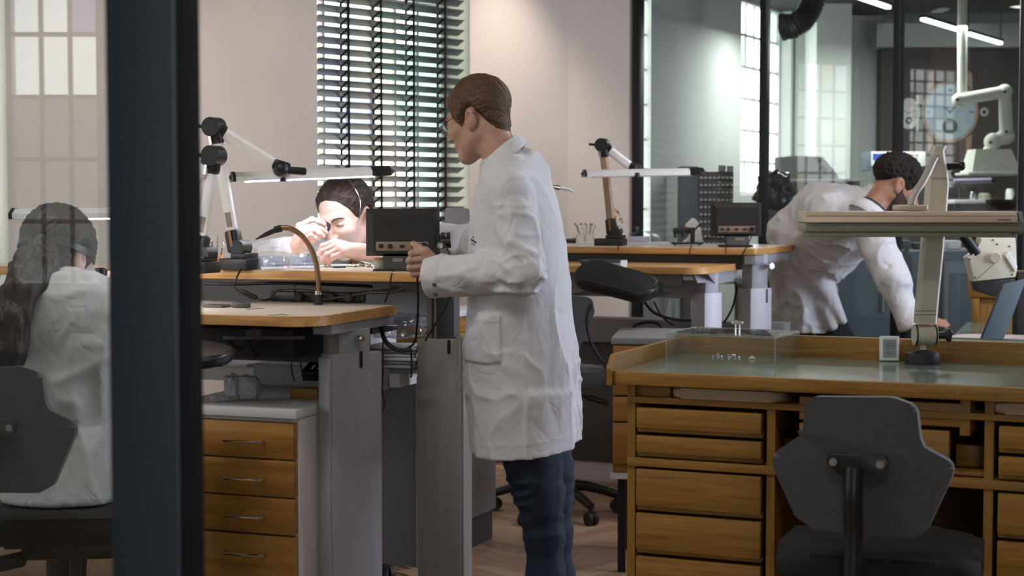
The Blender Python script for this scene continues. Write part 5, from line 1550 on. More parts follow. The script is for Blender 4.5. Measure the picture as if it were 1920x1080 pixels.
# drawer rack with rows of little drawers
d = 10.08
a, b_ = at(1276, 452, d), at(1376, 312, d)
zr0 = 1.0
tb = Thing('workshop_table', 'grey workshop table below the drawer rack, behind the glass', 'table', (1.55, d, 0))
tb.part('top', MB().boxp((a.x + 0.0, d - 0.12, zr0 - 0.04), (b_.x + 0.1, d + 0.25, zr0), 0.004), M_GREYP)
for x in (a.x + 0.04, b_.x + 0.06):
    for y in (d - 0.06, d + 0.2):
        tb.part('leg', MB().boxp((x - 0.02, y - 0.02, 0), (x + 0.02, y + 0.02, zr0 - 0.04)), M_GREYD)
rk = Thing('drawer_rack', 'dark rack of tiny pale-knobbed drawers standing behind the glass', 'rack', (b_.x - 0.2, d, zr0))
rk.part('side_panel', MB().boxp((a.x, d, zr0), (at(1312, 0, d).x, d + 0.2, b_.z), 0.003), pbr('slate_panel', '#3c4650', 0.5))
rk.part('frame', MB().boxp((at(1312, 0, d).x, d + 0.015, zr0), (b_.x, d + 0.2, at(0, 322, d).z), 0.002), M_BLACKM)
x0, x1 = at(1313, 0, d).x, b_.x
n = 8
zt_ = at(0, 324, d).z
nr = int((zt_ - zr0) / 0.046)
for j in range(nr):
    for i in range(n):
        xa = x0 + (x1 - x0) * i / n
        za = zt_ - (j + 1) * 0.046
        dw = rk.part('drawer', MB().boxp((xa + 0.0015, d + 0.006, za + 0.002), (xa + (x1 - x0) / n - 0.0015, d + 0.016, za + 0.044)), M_GREYD)
        rk.part('knob', MB().boxp((xa + 0.006, d - 0.006, za + 0.010), (xa + (x1 - x0) / n - 0.006, d + 0.006, za + 0.020)), M_WHITEP, dw)
small_box('notice_card', 'left of two small grey notices on top of the drawer rack', 'notice', 1347, 310, 1361, 322, d + 0.05, 0.01, M_GREYP, 0.001)
small_box('notice_card', 'right of two small grey notices on top of the drawer rack', 'notice', 1363, 311, 1375, 322, d + 0.05, 0.01, M_GREYP, 0.001)
# shelf with printer-like instrument
d = 10.4
a, b_ = at(1438, 337, d), at(1612, 334, d)
tb2 = Thing('wall_bench', 'long grey workshop counter with pale edge behind the bending man', 'counter', (a.x, d, 0))
tb2.part('top', MB().boxp((a.x, d - 0.15, a.z - 0.012), (b_.x, d + 0.35, a.z + 0.004), 0.002), M_WHITEP)
tb2.part('front', MB().boxp((a.x, d, 0), (b_.x, d + 0.3, a.z - 0.013)), M_GREYD)
zc = a.z + 0.0045
iv = Thing('sloped_instrument', 'grey instrument with sloping right side and black slots on the counter', 'instrument', (at(1510, 0, d).x, d, zc))
o_ = at(1461, 335, d)
k = d / FPX
iv.part('housing', MB(basis((o_.x, d + 0.2, zc), (1, 0, 0), (0, -1, 0))).prism([(0, 0), (110 * k, 0), (104 * k, 10 * k), (78 * k, 42 * k), (20 * k, 43 * k), (0, 41 * k)], 0.26, None, 0.006), pbr('instrument_grey', '#8d8f8c', 0.55))
for x, y in ((1534, 300), (1544, 316)):
    iv.part('slot', MB(basis(at(x, y, d - 0.06), (1, 0, -0.9), (0, -1, 0))).box((0, 0, -0.003), (0.05, 0.03, 0.008)), M_BLACKP)
small_box('dark_instrument', 'dark teal-fronted instrument on the counter edge, above the coat of the bending man', 'instrument', 1474, 341, 1532, 372, d - 0.21, 0.05, pbr('dark_teal', '#303a3c', 0.4), 0.004)
small_box('light_panel', 'small bright light panel beside the black crumpled bag', 'lamp', 1436, 346, 1474, 361, d - 0.22, 0.03, emit('light_panel', '#f4fff8', 1.6), 0.003)
crumple('black_bag', at(1450, 400, 9.75) , 0.13, pbr('black_film', '#1a1a1b', 0.25, 0, 0.2), 'crumpled glossy black bag hanging left of the bending man', 'bag', 14, (0.9, 0.8, 1.0), 4, 0.35)
d = 11.6
a, b_ = at(1633, 312, d), at(1736, 284, d)
wi = Thing('display_instrument', 'white instrument with lit blue display above the head of the bending man', 'instrument', (a.x, d, a.z))
wi.part('case', MB().boxp((a.x, d, a.z), (b_.x, d + 0.2, b_.z), 0.008), M_WHITE)
wi.part('display', MB().boxp((at(1640, 0, d).x, d - 0.004, at(0, 300, d).z), (at(1672, 0, d).x, d - 0.0005, at(0, 288, d).z)), emit('blue_display', '#4a68d8', 1.0))
wi.part('reading', MB().boxp((at(1648, 0, d).x, d - 0.006, at(0, 305, d).z), (at(1670, 0, d).x, d - 0.0045, at(0, 300, d).z)), emit('pale_display', '#f4f0c0', 1.2))
wi.part('left_grip', MB().boxp((a.x - 0.03, d, a.z - 0.03), (a.x - 0.001, d + 0.2, b_.z), 0.006), M_DUSTY)
wi.part('pedestal', MB().boxp((a.x + 0.1, d + 0.05, 0), (b_.x - 0.1, d + 0.15, a.z)), M_GREYD)
for i in range(4):
    for j in range(3):
        wi.part('key', MB().box((at(1698 + i * 8, 0, d).x, d - 0.003, at(0, 291 + j * 7, d).z), (0.016, 0.005, 0.012)), M_GREYP)
# back table at the right with clutter
d = 11.4
a, b_ = at(1775, 374, d), at(1960, 374, d)
bt = Thing('rear_table', 'pale-edged rear workshop table at the far right behind the glass', 'table', (a.x, d, 0))
bt.part('top', MB().boxp((a.x, d - 0.2, a.z - 0.03), (b_.x, d + 0.5, a.z), 0.004), M_WHITE)
for x in (a.x + 0.05, b_.x - 0.05):
    for y in (d - 0.1, d + 0.4):
        bt.part('leg', MB().boxp((x - 0.02, y - 0.02, 0), (x + 0.02, y + 0.02, a.z - 0.03)), M_GREYD)
bt.part('shelf', MB().boxp((a.x + 0.08, d, 0.9), (b_.x - 0.08, d + 0.4, 0.93)), M_GREYP)
zt_ = a.z + 0.0005
for i, (x, w, h, m_, lb) in enumerate(((1845, 24, 12, M_SAGE, 'low sage box on the rear table, left of its round neighbours'), (1872, 16, 9, M_BLACKP, 'small black block on the rear table between sage box and white pot'), (1893, 16, 20, M_WHITE, 'white pot at the right on the rear table'), (1824, 12, 14, M_CHROME, 'small chrome holder on the rear table, left of the sage box'))):
    p = at(x, 374, d)
    k = d / FPX
    solo('workshop_part', MB(Matrix.Translation((p.x, d, zt_))).lathe([(0, 0), (w * k / 2, 0), (w * k / 2.1, h * k * 0.7), (w * k / 3, h * k), (0, h * k)], (0, 0, 0), None, 14) if i != 1 else MB(Matrix.Translation((p.x, d, zt_))).boxp((-w * k / 2, -0.02, 0), (w * k / 2, 0.04, h * k), 0.004), m_, lb, 'machine part', 'small parts on the rear table', loc=(p.x, d, zt_))
p = at(1884, 380, 10.9)
bl = Thing('hooded_lamp', 'black hooded table lamp hanging low over the rear table, far right', 'lamp', p)
bl.part('hood', MB(Matrix.Translation(p)).lathe([(0.13, 0.02), (0.125, 0.0), (0.05, -0.045), (0.02, -0.05), (0, -0.05)], (0, 0, 0), None, 20).cyl((0, 0, 0.018), (0, 0, 0.022), 0.128, None, 20), M_BLACKP)
bl.part('arm', MB(Matrix.Translation(p)).tube([(0.06, 0.02, 0.0), (0.2, 0.1, 0.25), (0.25, 0.15, -0.40)], 0.01, 8, 4), M_BLACKP)
p = at(1825, 341, 11.2)
pu = Thing('tube_lamp', 'slim lilac tube lamp with black end under the white hood', 'lamp', p)
pu.part('tube', MB().cyl(at(1788, 340, 11.2), at(1858, 338, 11.2), 0.018, None, 12), pbr('lilac_tube', '#8d86a0', 0.4))
pu.part('end_cap', MB().cyl(at(1858, 338, 11.2), at(1866, 337.7, 11.2), 0.024, None, 12), M_BLACKP)
pu.part('post', MB().cyl(at(1800, 341, 11.21), at(1800, 376, 11.21), 0.008, None, 8), M_GREYD)

# white jointed extraction arm hanging from the workshop ceiling
d = 10.9
M_WARM = pbr('white_arm', '#c2c4b8', 0.5)
ea = Thing('extraction_arm', 'white jointed extraction arm with boxy hood hanging before the watch wall picture', 'extractor', at(1803, 40, d))
ea.part('ceiling_pipe', MB().cyl((at(1804, 0, d).x, d, 2.95), at(1804, 200, d), 0.032, None, 20), M_WARM)
k = d / FPX


def jarm(p0, p1, r):
    ea.part('arm', MB().cyl(at(*p0, d - 0.05), at(*p1, d - 0.05), r, r * 1.1, 20).ball(at(*p0, d - 0.05), r * 1.15, 16).ball(at(*p1, d - 0.05), r * 1.35, 16), M_WARM)


jarm((1797, 187), (1884, 172), 0.038)
jarm((1884, 176), (1887, 256), 0.042)
jarm((1880, 258), (1862, 266), 0.045)
jarm((1862, 262), (1856, 284), 0.036)
for x, y in ((1795, 187), (1884, 172), (1887, 247), (1857, 267)):
    ea.part('joint_bolt', MB().cyl(at(x, y, d - 0.09), at(x, y, d - 0.115), 0.011, None, 12), M_BLACKP)
a, b_ = at(1820, 322, d - 0.12), at(1897, 281, d - 0.12)
mb = MB()
y0, y1 = d - 0.2, d + 0.1
zb, ztp = at(0, 324, d).z, at(0, 281, d).z
xs = [at(x, 0, d).x for x in (1812, 1903, 1896, 1822)]
mb.raw([(xs[0], y0, zb), (xs[1], y0, zb), (xs[1], y1, zb), (xs[0], y1, zb), (xs[3], y0 + 0.05, ztp), (xs[2] - 0.03, y0 + 0.05, ztp), (xs[2] - 0.03, y1 - 0.05, ztp), (xs[3], y1 - 0.05, ztp)], [(0, 1, 5, 4), (1, 2, 6, 5), (2, 3, 7, 6), (3, 0, 4, 7), (4, 5, 6, 7), (0, 3, 2, 1)])
ea.part('hood', mb, M_WARM)
ea.part('hood_flange', MB().boxp((xs[0] - 0.03, y0 - 0.02, zb - 0.02), (xs[1] + 0.02, y1 + 0.02, zb), 0.006), M_WARM)
# black corrugated hose
hp = [at(1530, -30, 9.9), at(1522, 8, 9.9), at(1508, 34, 9.9), at(1490, 48, 9.9), at(1474, 50, 9.95)]
P = spline(hp, 12)
rr = [0.078 if i % 2 else 0.066 for i in range(len(P))]
hs = Thing('ventilation_hose', 'black corrugated ventilation hose curving down from the workshop ceiling', 'hose', hp[0])
hs.part('hose', MB().tube(P, rr, 18), M_BLACKP)
hs.part('nozzle_rim', MB().cyl(P[-1], P[-1] + Vector((-0.03, 0.01, -0.005)), 0.085, None, 18), M_BLACKP)
hs.part('ceiling_collar', MB().cyl((hp[0].x, hp[0].y, 2.95), hp[0], 0.075, None, 16), M_BLACKP)

# pendant light lines of the workshop
for i, (x0, y0, x1, y1) in enumerate(((1560, -22, 1666, 14), (1730, 36, 1800, 57), (1815, 63, 1876, 81))):
    a, b_ = onz(x0, y0, 2.70), onz(x1, y1, 2.70)
    pl_ = Thing('line_light', ('nearest', 'middle', 'farthest')[i] + ' of the three thin white line lights below the dark workshop ceiling', 'light', (a + b_) / 2, 0, 'line lights of the workshop')
    pl_.part('diffuser', MB().bar(a, b_, 0.036, 0.02, (0, 0, 1), 0.003), emit('line_light', '#f4fbff', 5.0))
    pl_.part('housing', MB().bar(a + Vector((0, 0, 0.02)), b_ + Vector((0, 0, 0.02)), 0.05, 0.018, (0, 0, 1)), M_BLACKF)
    for c in (a, b_):
        pl_.part('cord', MB().cyl(c + Vector((0, 0, 0.03)), (c.x, c.y, 2.95), 0.004, None, 6), M_BLACKF)
p = onz(1763, 18.5, 2.945)
solo('ceiling_vent', MB(Matrix.Translation(p)).boxp((-0.045, -0.1, -0.01), (0.045, 0.1, 0.004), 0.003), M_WHITEP, 'small pale vent plate in the dark workshop ceiling', 'vent', loc=p)

# wall picture of two watches
YW = 12.595
wp_ = Thing('wall_picture', 'large wall picture of two wristwatches, pale blue and white dials, behind the glass', 'picture', at(1760, 300, YW))
k = YW / FPX
FW = basis(at(1781, 210, YW), (1, 0, 0), (0, -1, 0))
M_DIALB = pbr('dial_blue', '#a9bcc6', 0.6)
M_DIALW = pbr('dial_white', '#c6c4c2', 0.6)
M_BEZ = pbr('rose_case', '#a88a78', 0.5)
M_LUG = pbr('case_grey', '#bcb8b4', 0.5)
M_HAND = pbr('hands_dark', '#23282c', 0.6)
M_STRAP = pbr('strap_brown', '#5a4842', 0.8)


def disc(F, x, y, r, z, th=0.003, r0=0.0, n=48, sx=1.0):
    mb = MB(F @ Matrix.Translation((x * k, -y * k, z)) @ Matrix.Diagonal((sx, 1, 1, 1)))
    if r0:
        return mb.lathe([(r0 * k, 0), (r * k, 0), (r * k, th), (r0 * k, th)], (0, 0, 0), None, n, True)
    return mb.lathe([(0, 0), (r * k, 0), (r * k, th), (0, th)], (0, 0, 0), None, n)


def quad(F, pts, z, th=0.003):
    return MB(F).prism([(x * k, -y * k) for x, y in pts], th, Matrix.Translation((0, 0, z)))


wp_.part('strap', quad(FW, [(-38, -58), (38, -58), (38, -120), (-38, -120)][::-1], 0.0), M_STRAP)
wp_.part('strap', quad(FW, [(-36, 90), (36, 90), (36, 55), (-36, 55)], 0.0), M_STRAP)
for sx in (-1, 1):
    for sy in (-1, 1):
        pts = [(sx * 30, sy * 50), (sx * 42, sy * 40), (sx * 40, sy * 72), (sx * 32, sy * 76)]
        wp_.part('lug', quad(FW, pts if sx * sy > 0 else pts[::-1], 0.001), M_BEZ)
wp_.part('bezel', disc(FW, 0, 0, 57, 0.002, 0.004, 51, sx=0.93), M_BEZ)
wp_.part('dial', disc(FW, 0, 0, 52, 0.002, sx=0.93), M_DIALB)
wp_.part('subdial', disc(FW, 0, 27, 14, 0.0055, 0.001, 6), M_HAND)
wp_.part('subdial_face', disc(FW, 0, 27, 6, 0.0055, 0.001), pbr('subdial_grey', '#6f7880', 0.6))
wp_.part('hour_hand', quad(FW, [(-1, 1), (-13, -9), (-12, -11), (1, -1)], 0.0058, 0.001), M_HAND)
wp_.part('minute_hand', quad(FW, [(-1, -1), (10, -11), (11, -9), (1, 1)], 0.0058, 0.001), M_HAND)
wp_.part('centre_cap', disc(FW, 0, 0, 3, 0.006, 0.001), M_HAND)
wp_.part('twelve_marker', disc(FW, 0, -40, 4, 0.0055, 0.001), M_HAND)
for sx in (-1, 1):
    for dx in (0, 3, 6):
        wp_.part('numeral_bar', quad(FW, [(sx * 40 - 3 + dx, 2), (sx * 40 - 1.6 + dx, 2), (sx * 40 - 1.6 + dx, -2), (sx * 40 - 3 + dx, -2)], 0.0055, 0.001), M_HAND)
wp_.part('crown', disc(FW, 64, 0, 8, 0.002, 0.003, 4, 20), M_LUG)
FW2 = basis(at(1704, 213, YW), (1, 0, 0), (0, -1, 0))
for sx in (-1, 1):
    for sy in (-1, 1):
        pts = [(sx * 14, sy * 20), (sx * 19, sy * 17), (sx * 18, sy * 33), (sx * 14, sy * 33)]
        wp_.part('lug', quad(FW2, pts if sx * sy > 0 else pts[::-1], 0.001), M_LUG)
wp_.part('dial', disc(FW2, 0, 0, 28, 0.002, sx=0.72), M_DIALW)
wp_.part('bezel', disc(FW2, 0, 0, 29, 0.002, 0.004, 26.5, sx=0.72), M_LUG)
wp_.part('subdial', disc(FW2, 0, 13, 6.5, 0.0055, 0.001, 3), M_HAND)
wp_.part('side_dial', disc(FW2, 11, 0, 4.5, 0.0055, 0.001, 3.8, 24), M_HAND)
wp_.part('hour_hand', quad(FW2, [(0, 1), (-13, -7), (-13, -8), (0, -0.5)], 0.0058, 0.001), M_HAND)
wp_.part('minute_hand', quad(FW2, [(0, -0.5), (11, -8), (11, -7), (0, 1)], 0.0058, 0.001), M_HAND)
# ================================================================== people (implicit surfaces turned into meshes)
f32 = np.float32


class Grid:
    def __init__(self, lo, hi, res):
        self.lo = np.array(lo, f32)
        n = np.ceil((np.array(hi) - np.array(lo)) / res).astype(int) + 1
        self.res = res
        ax = [self.lo[i] + np.arange(n[i], dtype=f32) * f32(res) for i in range(3)]
        self.P = np.stack(np.meshgrid(*ax, indexing='ij'), -1).astype(f32)

    def mesh(self, D, name, mat=None, smooth_iter=0):
        s = D < 0
        n = np.array(D.shape)
        cs = [(i, j, k) for i in (0, 1) for j in (0, 1) for k in (0, 1)]
        sl = lambda a, o: a[o[0]:n[0] - 1 + o[0], o[1]:n[1] - 1 + o[1], o[2]:n[2] - 1 + o[2]]
        cnt = sum(sl(s, o).astype(np.int8) for o in cs)
        act = (cnt > 0) & (cnt < 8)
        idx = np.argwhere(act)
        acc = np.zeros((len(idx), 3))
        num = np.zeros(len(idx))
        I = idx.T
        for a in cs:
            for ax in range(3):
                if a[ax] == 1:
                    continue
                b = list(a)
                b[ax] = 1
                da = D[I[0] + a[0], I[1] + a[1], I[2] + a[2]].astype(float)
                db = D[I[0] + b[0], I[1] + b[1], I[2] + b[2]].astype(float)
                cr = (da < 0) != (db < 0)
                t = np.where(cr, da / np.where(cr, da - db, 1), 0)
                p = np.tile(np.array(a, float), (len(idx), 1))
                p[:, ax] += t
                acc += p * cr[:, None]
                num += cr
        V = (idx + acc / num[:, None]) * self.res + self.lo
        ids = -np.ones(n - 1, int)
        ids[I[0], I[1], I[2]] = np.arange(len(idx))
        quads = []
        for ax in range(3):
            u, v = (ax + 1) % 3, (ax + 2) % 3
            S0 = [slice(1, n[i] - 1) for i in range(3)]
            S0[ax] = slice(0, n[ax] - 1)
            S1 = list(S0)
            S1[ax] = slice(1, n[ax])
            a, b = s[tuple(S0)], s[tuple(S1)]
            e = np.argwhere(a != b)
            if not len(e):
                continue
            flip = a[tuple(e.T)]
            base = e.copy()
            base[:, u] += 1
            base[:, v] += 1
            q = []
            for du, dv in ((0, 0), (-1, 0), (-1, -1), (0, -1)):
                c = base.copy()
                c[:, u] += du
                c[:, v] += dv
                q.append(ids[c[:, 0], c[:, 1], c[:, 2]])
            q = np.stack(q, 1)
            q[~flip] = q[~flip][:, ::-1]
            quads.append(q)
        Q = np.concatenate(quads)
        Q = Q[(Q >= 0).all(1)]
        for _ in range(smooth_iter):
            S = np.zeros_like(V)
            c = np.zeros(len(V))
            for k in range(4):
                a, b = Q[:, k], Q[:, (k + 1) % 4]
                np.add.at(S, a, V[b])
                np.add.at(c, a, 1)
                np.add.at(S, b, V[a])
                np.add.at(c, b, 1)
            V = 0.5 * V + 0.5 * S / np.maximum(c, 1)[:, None]
        me = bpy.data.meshes.new(name)
        me.vertices.add(len(V))
        me.vertices.foreach_set('co', V.astype(f32).ravel())
        me.loops.add(Q.size)
        me.loops.foreach_set('vertex_index', Q.ravel().astype(np.int32))
        me.polygons.add(len(Q))
        me.polygons.foreach_set('loop_start', (np.arange(len(Q)) * 4).astype(np.int32))
        me.polygons.foreach_set('loop_total', np.full(len(Q), 4, np.int32))
        me.polygons.foreach_set('use_smooth', np.ones(len(Q), bool))
        me.update()
        me.validate()
        return me


A3 = lambda v: np.array(v, f32)


def cap(P, a, b, ra, rb=None):
    rb = ra if rb is None else rb
    a, b = A3(a), A3(b)
    ba = b - a
    pa = P - a
    h = np.clip((pa @ ba) / max(float(ba @ ba), 1e-9), 0, 1)
    return np.sqrt(((pa - h[..., None] * ba) ** 2).sum(-1)) - (ra + (rb - ra) * h)


def ell(P, c, r, Rm=None):
    q = P - A3(c)
    if Rm is not None:
        q = q @ np.array(Rm, f32)
    r = A3(r)
    k0 = np.sqrt(((q / r) ** 2).sum(-1))
    k1 = np.sqrt(((q / (r * r)) ** 2).sum(-1))
    return k0 * (k0 - 1) / np.maximum(k1, 1e-6)


def su(a, b, k):
    h = np.clip(0.5 + 0.5 * (b - a) / k, 0, 1)
    return b * (1 - h) + a * h - k * h * (1 - h)


def ss(a, b, k):
    """a minus b, smooth"""
    h = np.clip(0.5 - 0.5 * (a + b) / k, 0, 1)
    return a * (1 - h) - b * h + k * h * (1 - h)


def chain(P, pts, rad, k=0.01):
    d = None
    for i in range(len(pts) - 1):
        c = cap(P, pts[i], pts[i + 1], rad[i], rad[i + 1])
        d = c if d is None else su(d, c, k)
    return d


_lat = {}


def vnoise(P, scale, seed=0, st=(1, 1, 1)):
    if seed not in _lat:
        _lat[seed] = np.random.default_rng(seed).random((32, 32, 32)).astype(f32)
    L = _lat[seed]
    q = P * A3([scale * s for s in st]) + 100
    i = np.floor(q).astype(np.int32)
    f = q - i
    f = f * f * (3 - 2 * f)
    i0, i1 = i & 31, (i + 1) & 31
    g = lambda a, b, c: L[a[..., 0], b[..., 1], c[..., 2]]
    x, y, z = f[..., 0], f[..., 1], f[..., 2]
    c00 = g(i0, i0, i0) * (1 - x) + g(i1, i0, i0) * x
    c10 = g(i0, i1, i0) * (1 - x) + g(i1, i1, i0) * x
    c01 = g(i0, i0, i1) * (1 - x) + g(i1, i0, i1) * x
    c11 = g(i0, i1, i1) * (1 - x) + g(i1, i1, i1) * x
    return (c00 * (1 - y) + c10 * y) * (1 - z) + (c01 * (1 - y) + c11 * y) * z


def sstep(x, a, b):
    t = np.clip((x - a) / (b - a), 0, 1)
    return t * t * (3 - 2 * t)


def folds(P, amp, scale, seed, st=(1, 1, 1)):
    """ridged, soft cloth folds"""
    n = vnoise(P, scale, seed, st)
    r = 1 - np.abs(2 * n - 1)
    n2 = vnoise(P, scale * 2.3, seed + 1, st)
    r2 = 1 - np.abs(2 * n2 - 1)
    return amp * (r ** 2 - 0.35 + 0.4 * (r2 ** 2 - 0.35))


def seg_dist(P, a, b):
    return cap(P, a, b, 0.0)


def creases(P, D, lst):
    """hand-placed creases and ridges: (p0, p1, depth, width); negative depth = ridge"""
    for a, b, dep, w in lst:
        D = D + dep * np.exp(-(seg_dist(P, a, b) / w) ** 2)
    return D


def warpfolds(P, amp, scale, seed, st=(1, 1, 1)):
    """cloth creases that wander: ridged noise in a warped space"""
    w = (vnoise(P, scale * 0.5, seed + 7) - 0.5)[..., None] * A3((0.10, 0.10, 0.10))
    n = vnoise(P + w, scale, seed, st)
    r = 1 - np.abs(2 * n - 1)
    return amp * (r ** 3 - 0.25)


def bvh_of(ob):
    from mathutils.bvhtree import BVHTree
    M = Matrix.Identity(4)
    o = ob
    while o.parent:
        o = o.parent
        M = o.matrix_basis @ M
    return BVHTree.FromPolygons([M @ v.co for v in ob.data.vertices], [tuple(p.vertices) for p in ob.data.polygons])


def hit(bv, px, py):
    loc, nor, i, dist = bv.ray_cast(Vector((0, 0, CAM_H)), ray(px, py).normalized())
    return loc, nor


def skin(name, base, red, stub=None):
    m, nt, b = mat_base(name)
    n = noise(nt, 18, 5)
    n2 = noise(nt, 140, 3)
    r = ramp(nt, n.outputs[0], [(0.3, srgb(base)), (0.75, srgb(red))])
    nt.links.new(r.outputs[0], b.inputs['Base Color'])
    b.inputs['Roughness'].default_value = 0.5
    b.inputs['Subsurface Weight'].default_value = 0.12
    b.inputs['Subsurface Radius'].default_value = (0.012, 0.004, 0.002)
    b.inputs['Subsurface Scale'].default_value = 0.5
    bump(nt, b, n2.outputs[0], 0.15, 0.0006)
    return m


def hair_mat(name, dark, lightc, st=(60, 8, 60), scale=5.0, rough=0.5):
    m, nt, b = mat_base(name)
    n = noise(nt, scale, 4, stretch=st, dist=0.3)
    r = ramp(nt, n.outputs[0], [(0.3, srgb(dark)), (0.7, srgb(lightc))])
    nt.links.new(r.outputs[0], b.inputs['Base Color'])
    b.inputs['Roughness'].default_value = rough
    b.inputs['Specular IOR Level'].default_value = 0.35
    bump(nt, b, n.outputs[0], 0.9, 0.0025)
    return m


M_SKIN1 = skin('skin_tanned', '#b5917c', '#a57662')
M_SKIN2 = skin('skin_fair', '#dfbfb4', '#d3a79b')
M_SKIN3 = skin('skin_olive', '#a87f68', '#96644f')
M_HAIR1 = hair_mat('hair_brown', '#33231a', '#66492f')
M_HAIR2 = hair_mat('hair_dark_brown', '#140e0c', '#3a2a22')
M_HAIR3 = hair_mat('hair_black', '#0e0b0a', '#261c16', (60, 60, 60), 3.0, 0.8)
M_HAIR4 = hair_mat('hair_long_brown', '#1c1410', '#3c2a20', (60, 20, 8), 4.0)
M_JEANS = pbr('blue_denim', '#162234', 0.85, 0, 0.22, 50, 0.5, 900, 0.0008)
M_TROUS = pbr('black_trousers', '#15161a', 0.85, 0, 0.1, 50)
M_SHOE = pbr('dark_shoe', '#1a1614', 0.5)
M_EYEW = pbr('eye_white', '#cfc8c2', 0.25)
M_EYED = pbr('eye_iris', '#1d1a18', 0.2)
M_LIP = pbr('lips', '#9a5f55', 0.5)
M_BROW = pbr('eyebrow', '#4a3628', 0.8)


def head_sdf(P, beard=0.0):
    """head in its own frame: face towards -y, crown +z, person's left +x; metres"""
    X, Y, Z = P[..., 0], P[..., 1], P[..., 2]
    d = ell(P, (0, 0.014, 0.036), (0.076, 0.098, 0.086))
    d = su(d, ell(P, (0, -0.034, -0.038), (0.059, 0.060, 0.082)), 0.04)
    for s in (-1, 1):
        d = su(d, cap(P, (s * 0.054, 0.002, -0.062), (s * 0.012, -0.072, -0.106), 0.018, 0.017), 0.03)
        d = su(d, ell(P, (s * 0.040, -0.066, -0.022), (0.026, 0.026, 0.024)), 0.025)
    d = su(d, ell(P, (0, -0.080, -0.104), (0.021, 0.018, 0.017)), 0.022)
    d = su(d, cap(P, (-0.034, -0.084, 0.022), (0.034, -0.084, 0.022), 0.010), 0.018)
    for s in (-1, 1):
        d = ss(d, ell(P, (s * 0.032, -0.102, 0.004), (0.019, 0.017, 0.012)), 0.014)
        d = su(d, ell(P, (s * 0.032, -0.078, 0.003), (0.0165, 0.0135, 0.0125)), 0.004)
    d = su(d, cap(P, (0, -0.090, 0.014), (0, -0.116, -0.030), 0.0075, 0.0115), 0.012)
    for s in (-1, 1):
        d = su(d, ell(P, (s * 0.012, -0.103, -0.035), (0.009, 0.011, 0.008)), 0.007)
        d = ss(d, ell(P, (s * 0.007, -0.111, -0.044), (0.0045, 0.006, 0.004)), 0.003)
    d = su(d, ell(P, (0, -0.086, -0.062), (0.026, 0.016, 0.018)), 0.014)
    d = su(d, cap(P, (-0.018, -0.0955, -0.0665), (0.018, -0.0955, -0.0665), 0.0052), 0.006)
    d = su(d, cap(P, (-0.015, -0.0955, -0.0785), (0.015, -0.0955, -0.0785), 0.0062), 0.006)
    d = ss(d, cap(P, (-0.024, -0.099, -0.072), (0.024, -0.099, -0.072), 0.0016), 0.004)
    th = R(14)
    Re = np.array([[math.cos(R(20)), 0, 0], [0, 1, 0], [0, 0, 1]], f32)
    for s in (-1, 1):
        Re = (Matrix.Rotation(s * R(22), 3, 'Z') @ Matrix.Rotation(R(-12), 3, 'X'))
        Rn = np.array([list(r) for r in Re], f32)
        e = ell(P, (s * 0.080, 0.016, -0.018), (0.009, 0.019, 0.033), Rn)
        e = ss(e, ell(P, (s * 0.088, 0.012, -0.012), (0.007, 0.009, 0.016), Rn), 0.005)
        e = su(e, ell(P, (s * 0.078, 0.006, -0.044), (0.008, 0.009, 0.010)), 0.008)
        d = su(d, e, 0.006)
    d = su(d, cap(P, (0, 0.030, -0.06), (0, 0.052, -0.21), 0.056, 0.060), 0.03)
    return d


def scalp_sdf(P):
    d = ell(P, (0, 0.014, 0.036), (0.076, 0.098, 0.086))
    d = su(d, ell(P, (0, -0.034, -0.038), (0.059, 0.060, 0.082)), 0.04)
    d = su(d, cap(P, (0, 0.030, -0.06), (0, 0.052, -0.21), 0.056, 0.060), 0.03)
    return d


def hair_sdf(P, line, thick, comb=0.0016, seed=3, spot=None, edge=0.03, tex=0.0):
    """hair shell above the hairline; line = (y, z) pairs from the forehead to the nape"""
    X, Y, Z = P[..., 0], P[..., 1], P[..., 2]
    sd = scalp_sdf(P)
    zl = np.interp(Y, [a for a, _ in line], [b for _, b in line]).astype(f32)
    h = Z - zl
    t = 0.0014 + thick * sstep(h, 0, edge)
    ang = np.arctan2(X, Z + 0.02)
    t = t + comb * (vnoise(np.stack([ang * 1.0, Y * 3.0, X * 0 + 0.5], -1), 22, seed) - 0.5) * 2 * sstep(h, 0.0, 0.02)
    t = t + comb * 0.8 * (vnoise(P, 60, seed + 5, (1, 0.25, 1)) - 0.5)
    if tex:
        t = t + tex * sstep(h, 0.0, 0.03) * ((vnoise(P, 75, seed + 11) - 0.5) + 0.6 * (vnoise(P, 150, seed + 12) - 0.5))
    if spot is not None:
        t = t - spot[3] * np.exp(-(((P - A3(spot[:3])) ** 2).sum(-1)) / spot[4] ** 2)
    d = sd - t
    d = np.maximum(d, -h + 0.004 * (vnoise(P, 120, seed + 9) - 0.5) * 2)
    for s in (-1, 1):
        d = ss(d, ell(P, (s * 0.082, 0.014, -0.020), (0.020, 0.026, 0.040)), 0.006)
    return d


def head_matrix(c, yaw, pitch, roll=0.0, s=1.0):
    return Matrix.Translation(Vector(c)) @ Matrix.Rotation(R(yaw), 4, 'Z') @ Matrix.Rotation(R(pitch), 4, 'X') @ Matrix.Rotation(R(roll), 4, 'Y') @ Matrix.Scale(s, 4)


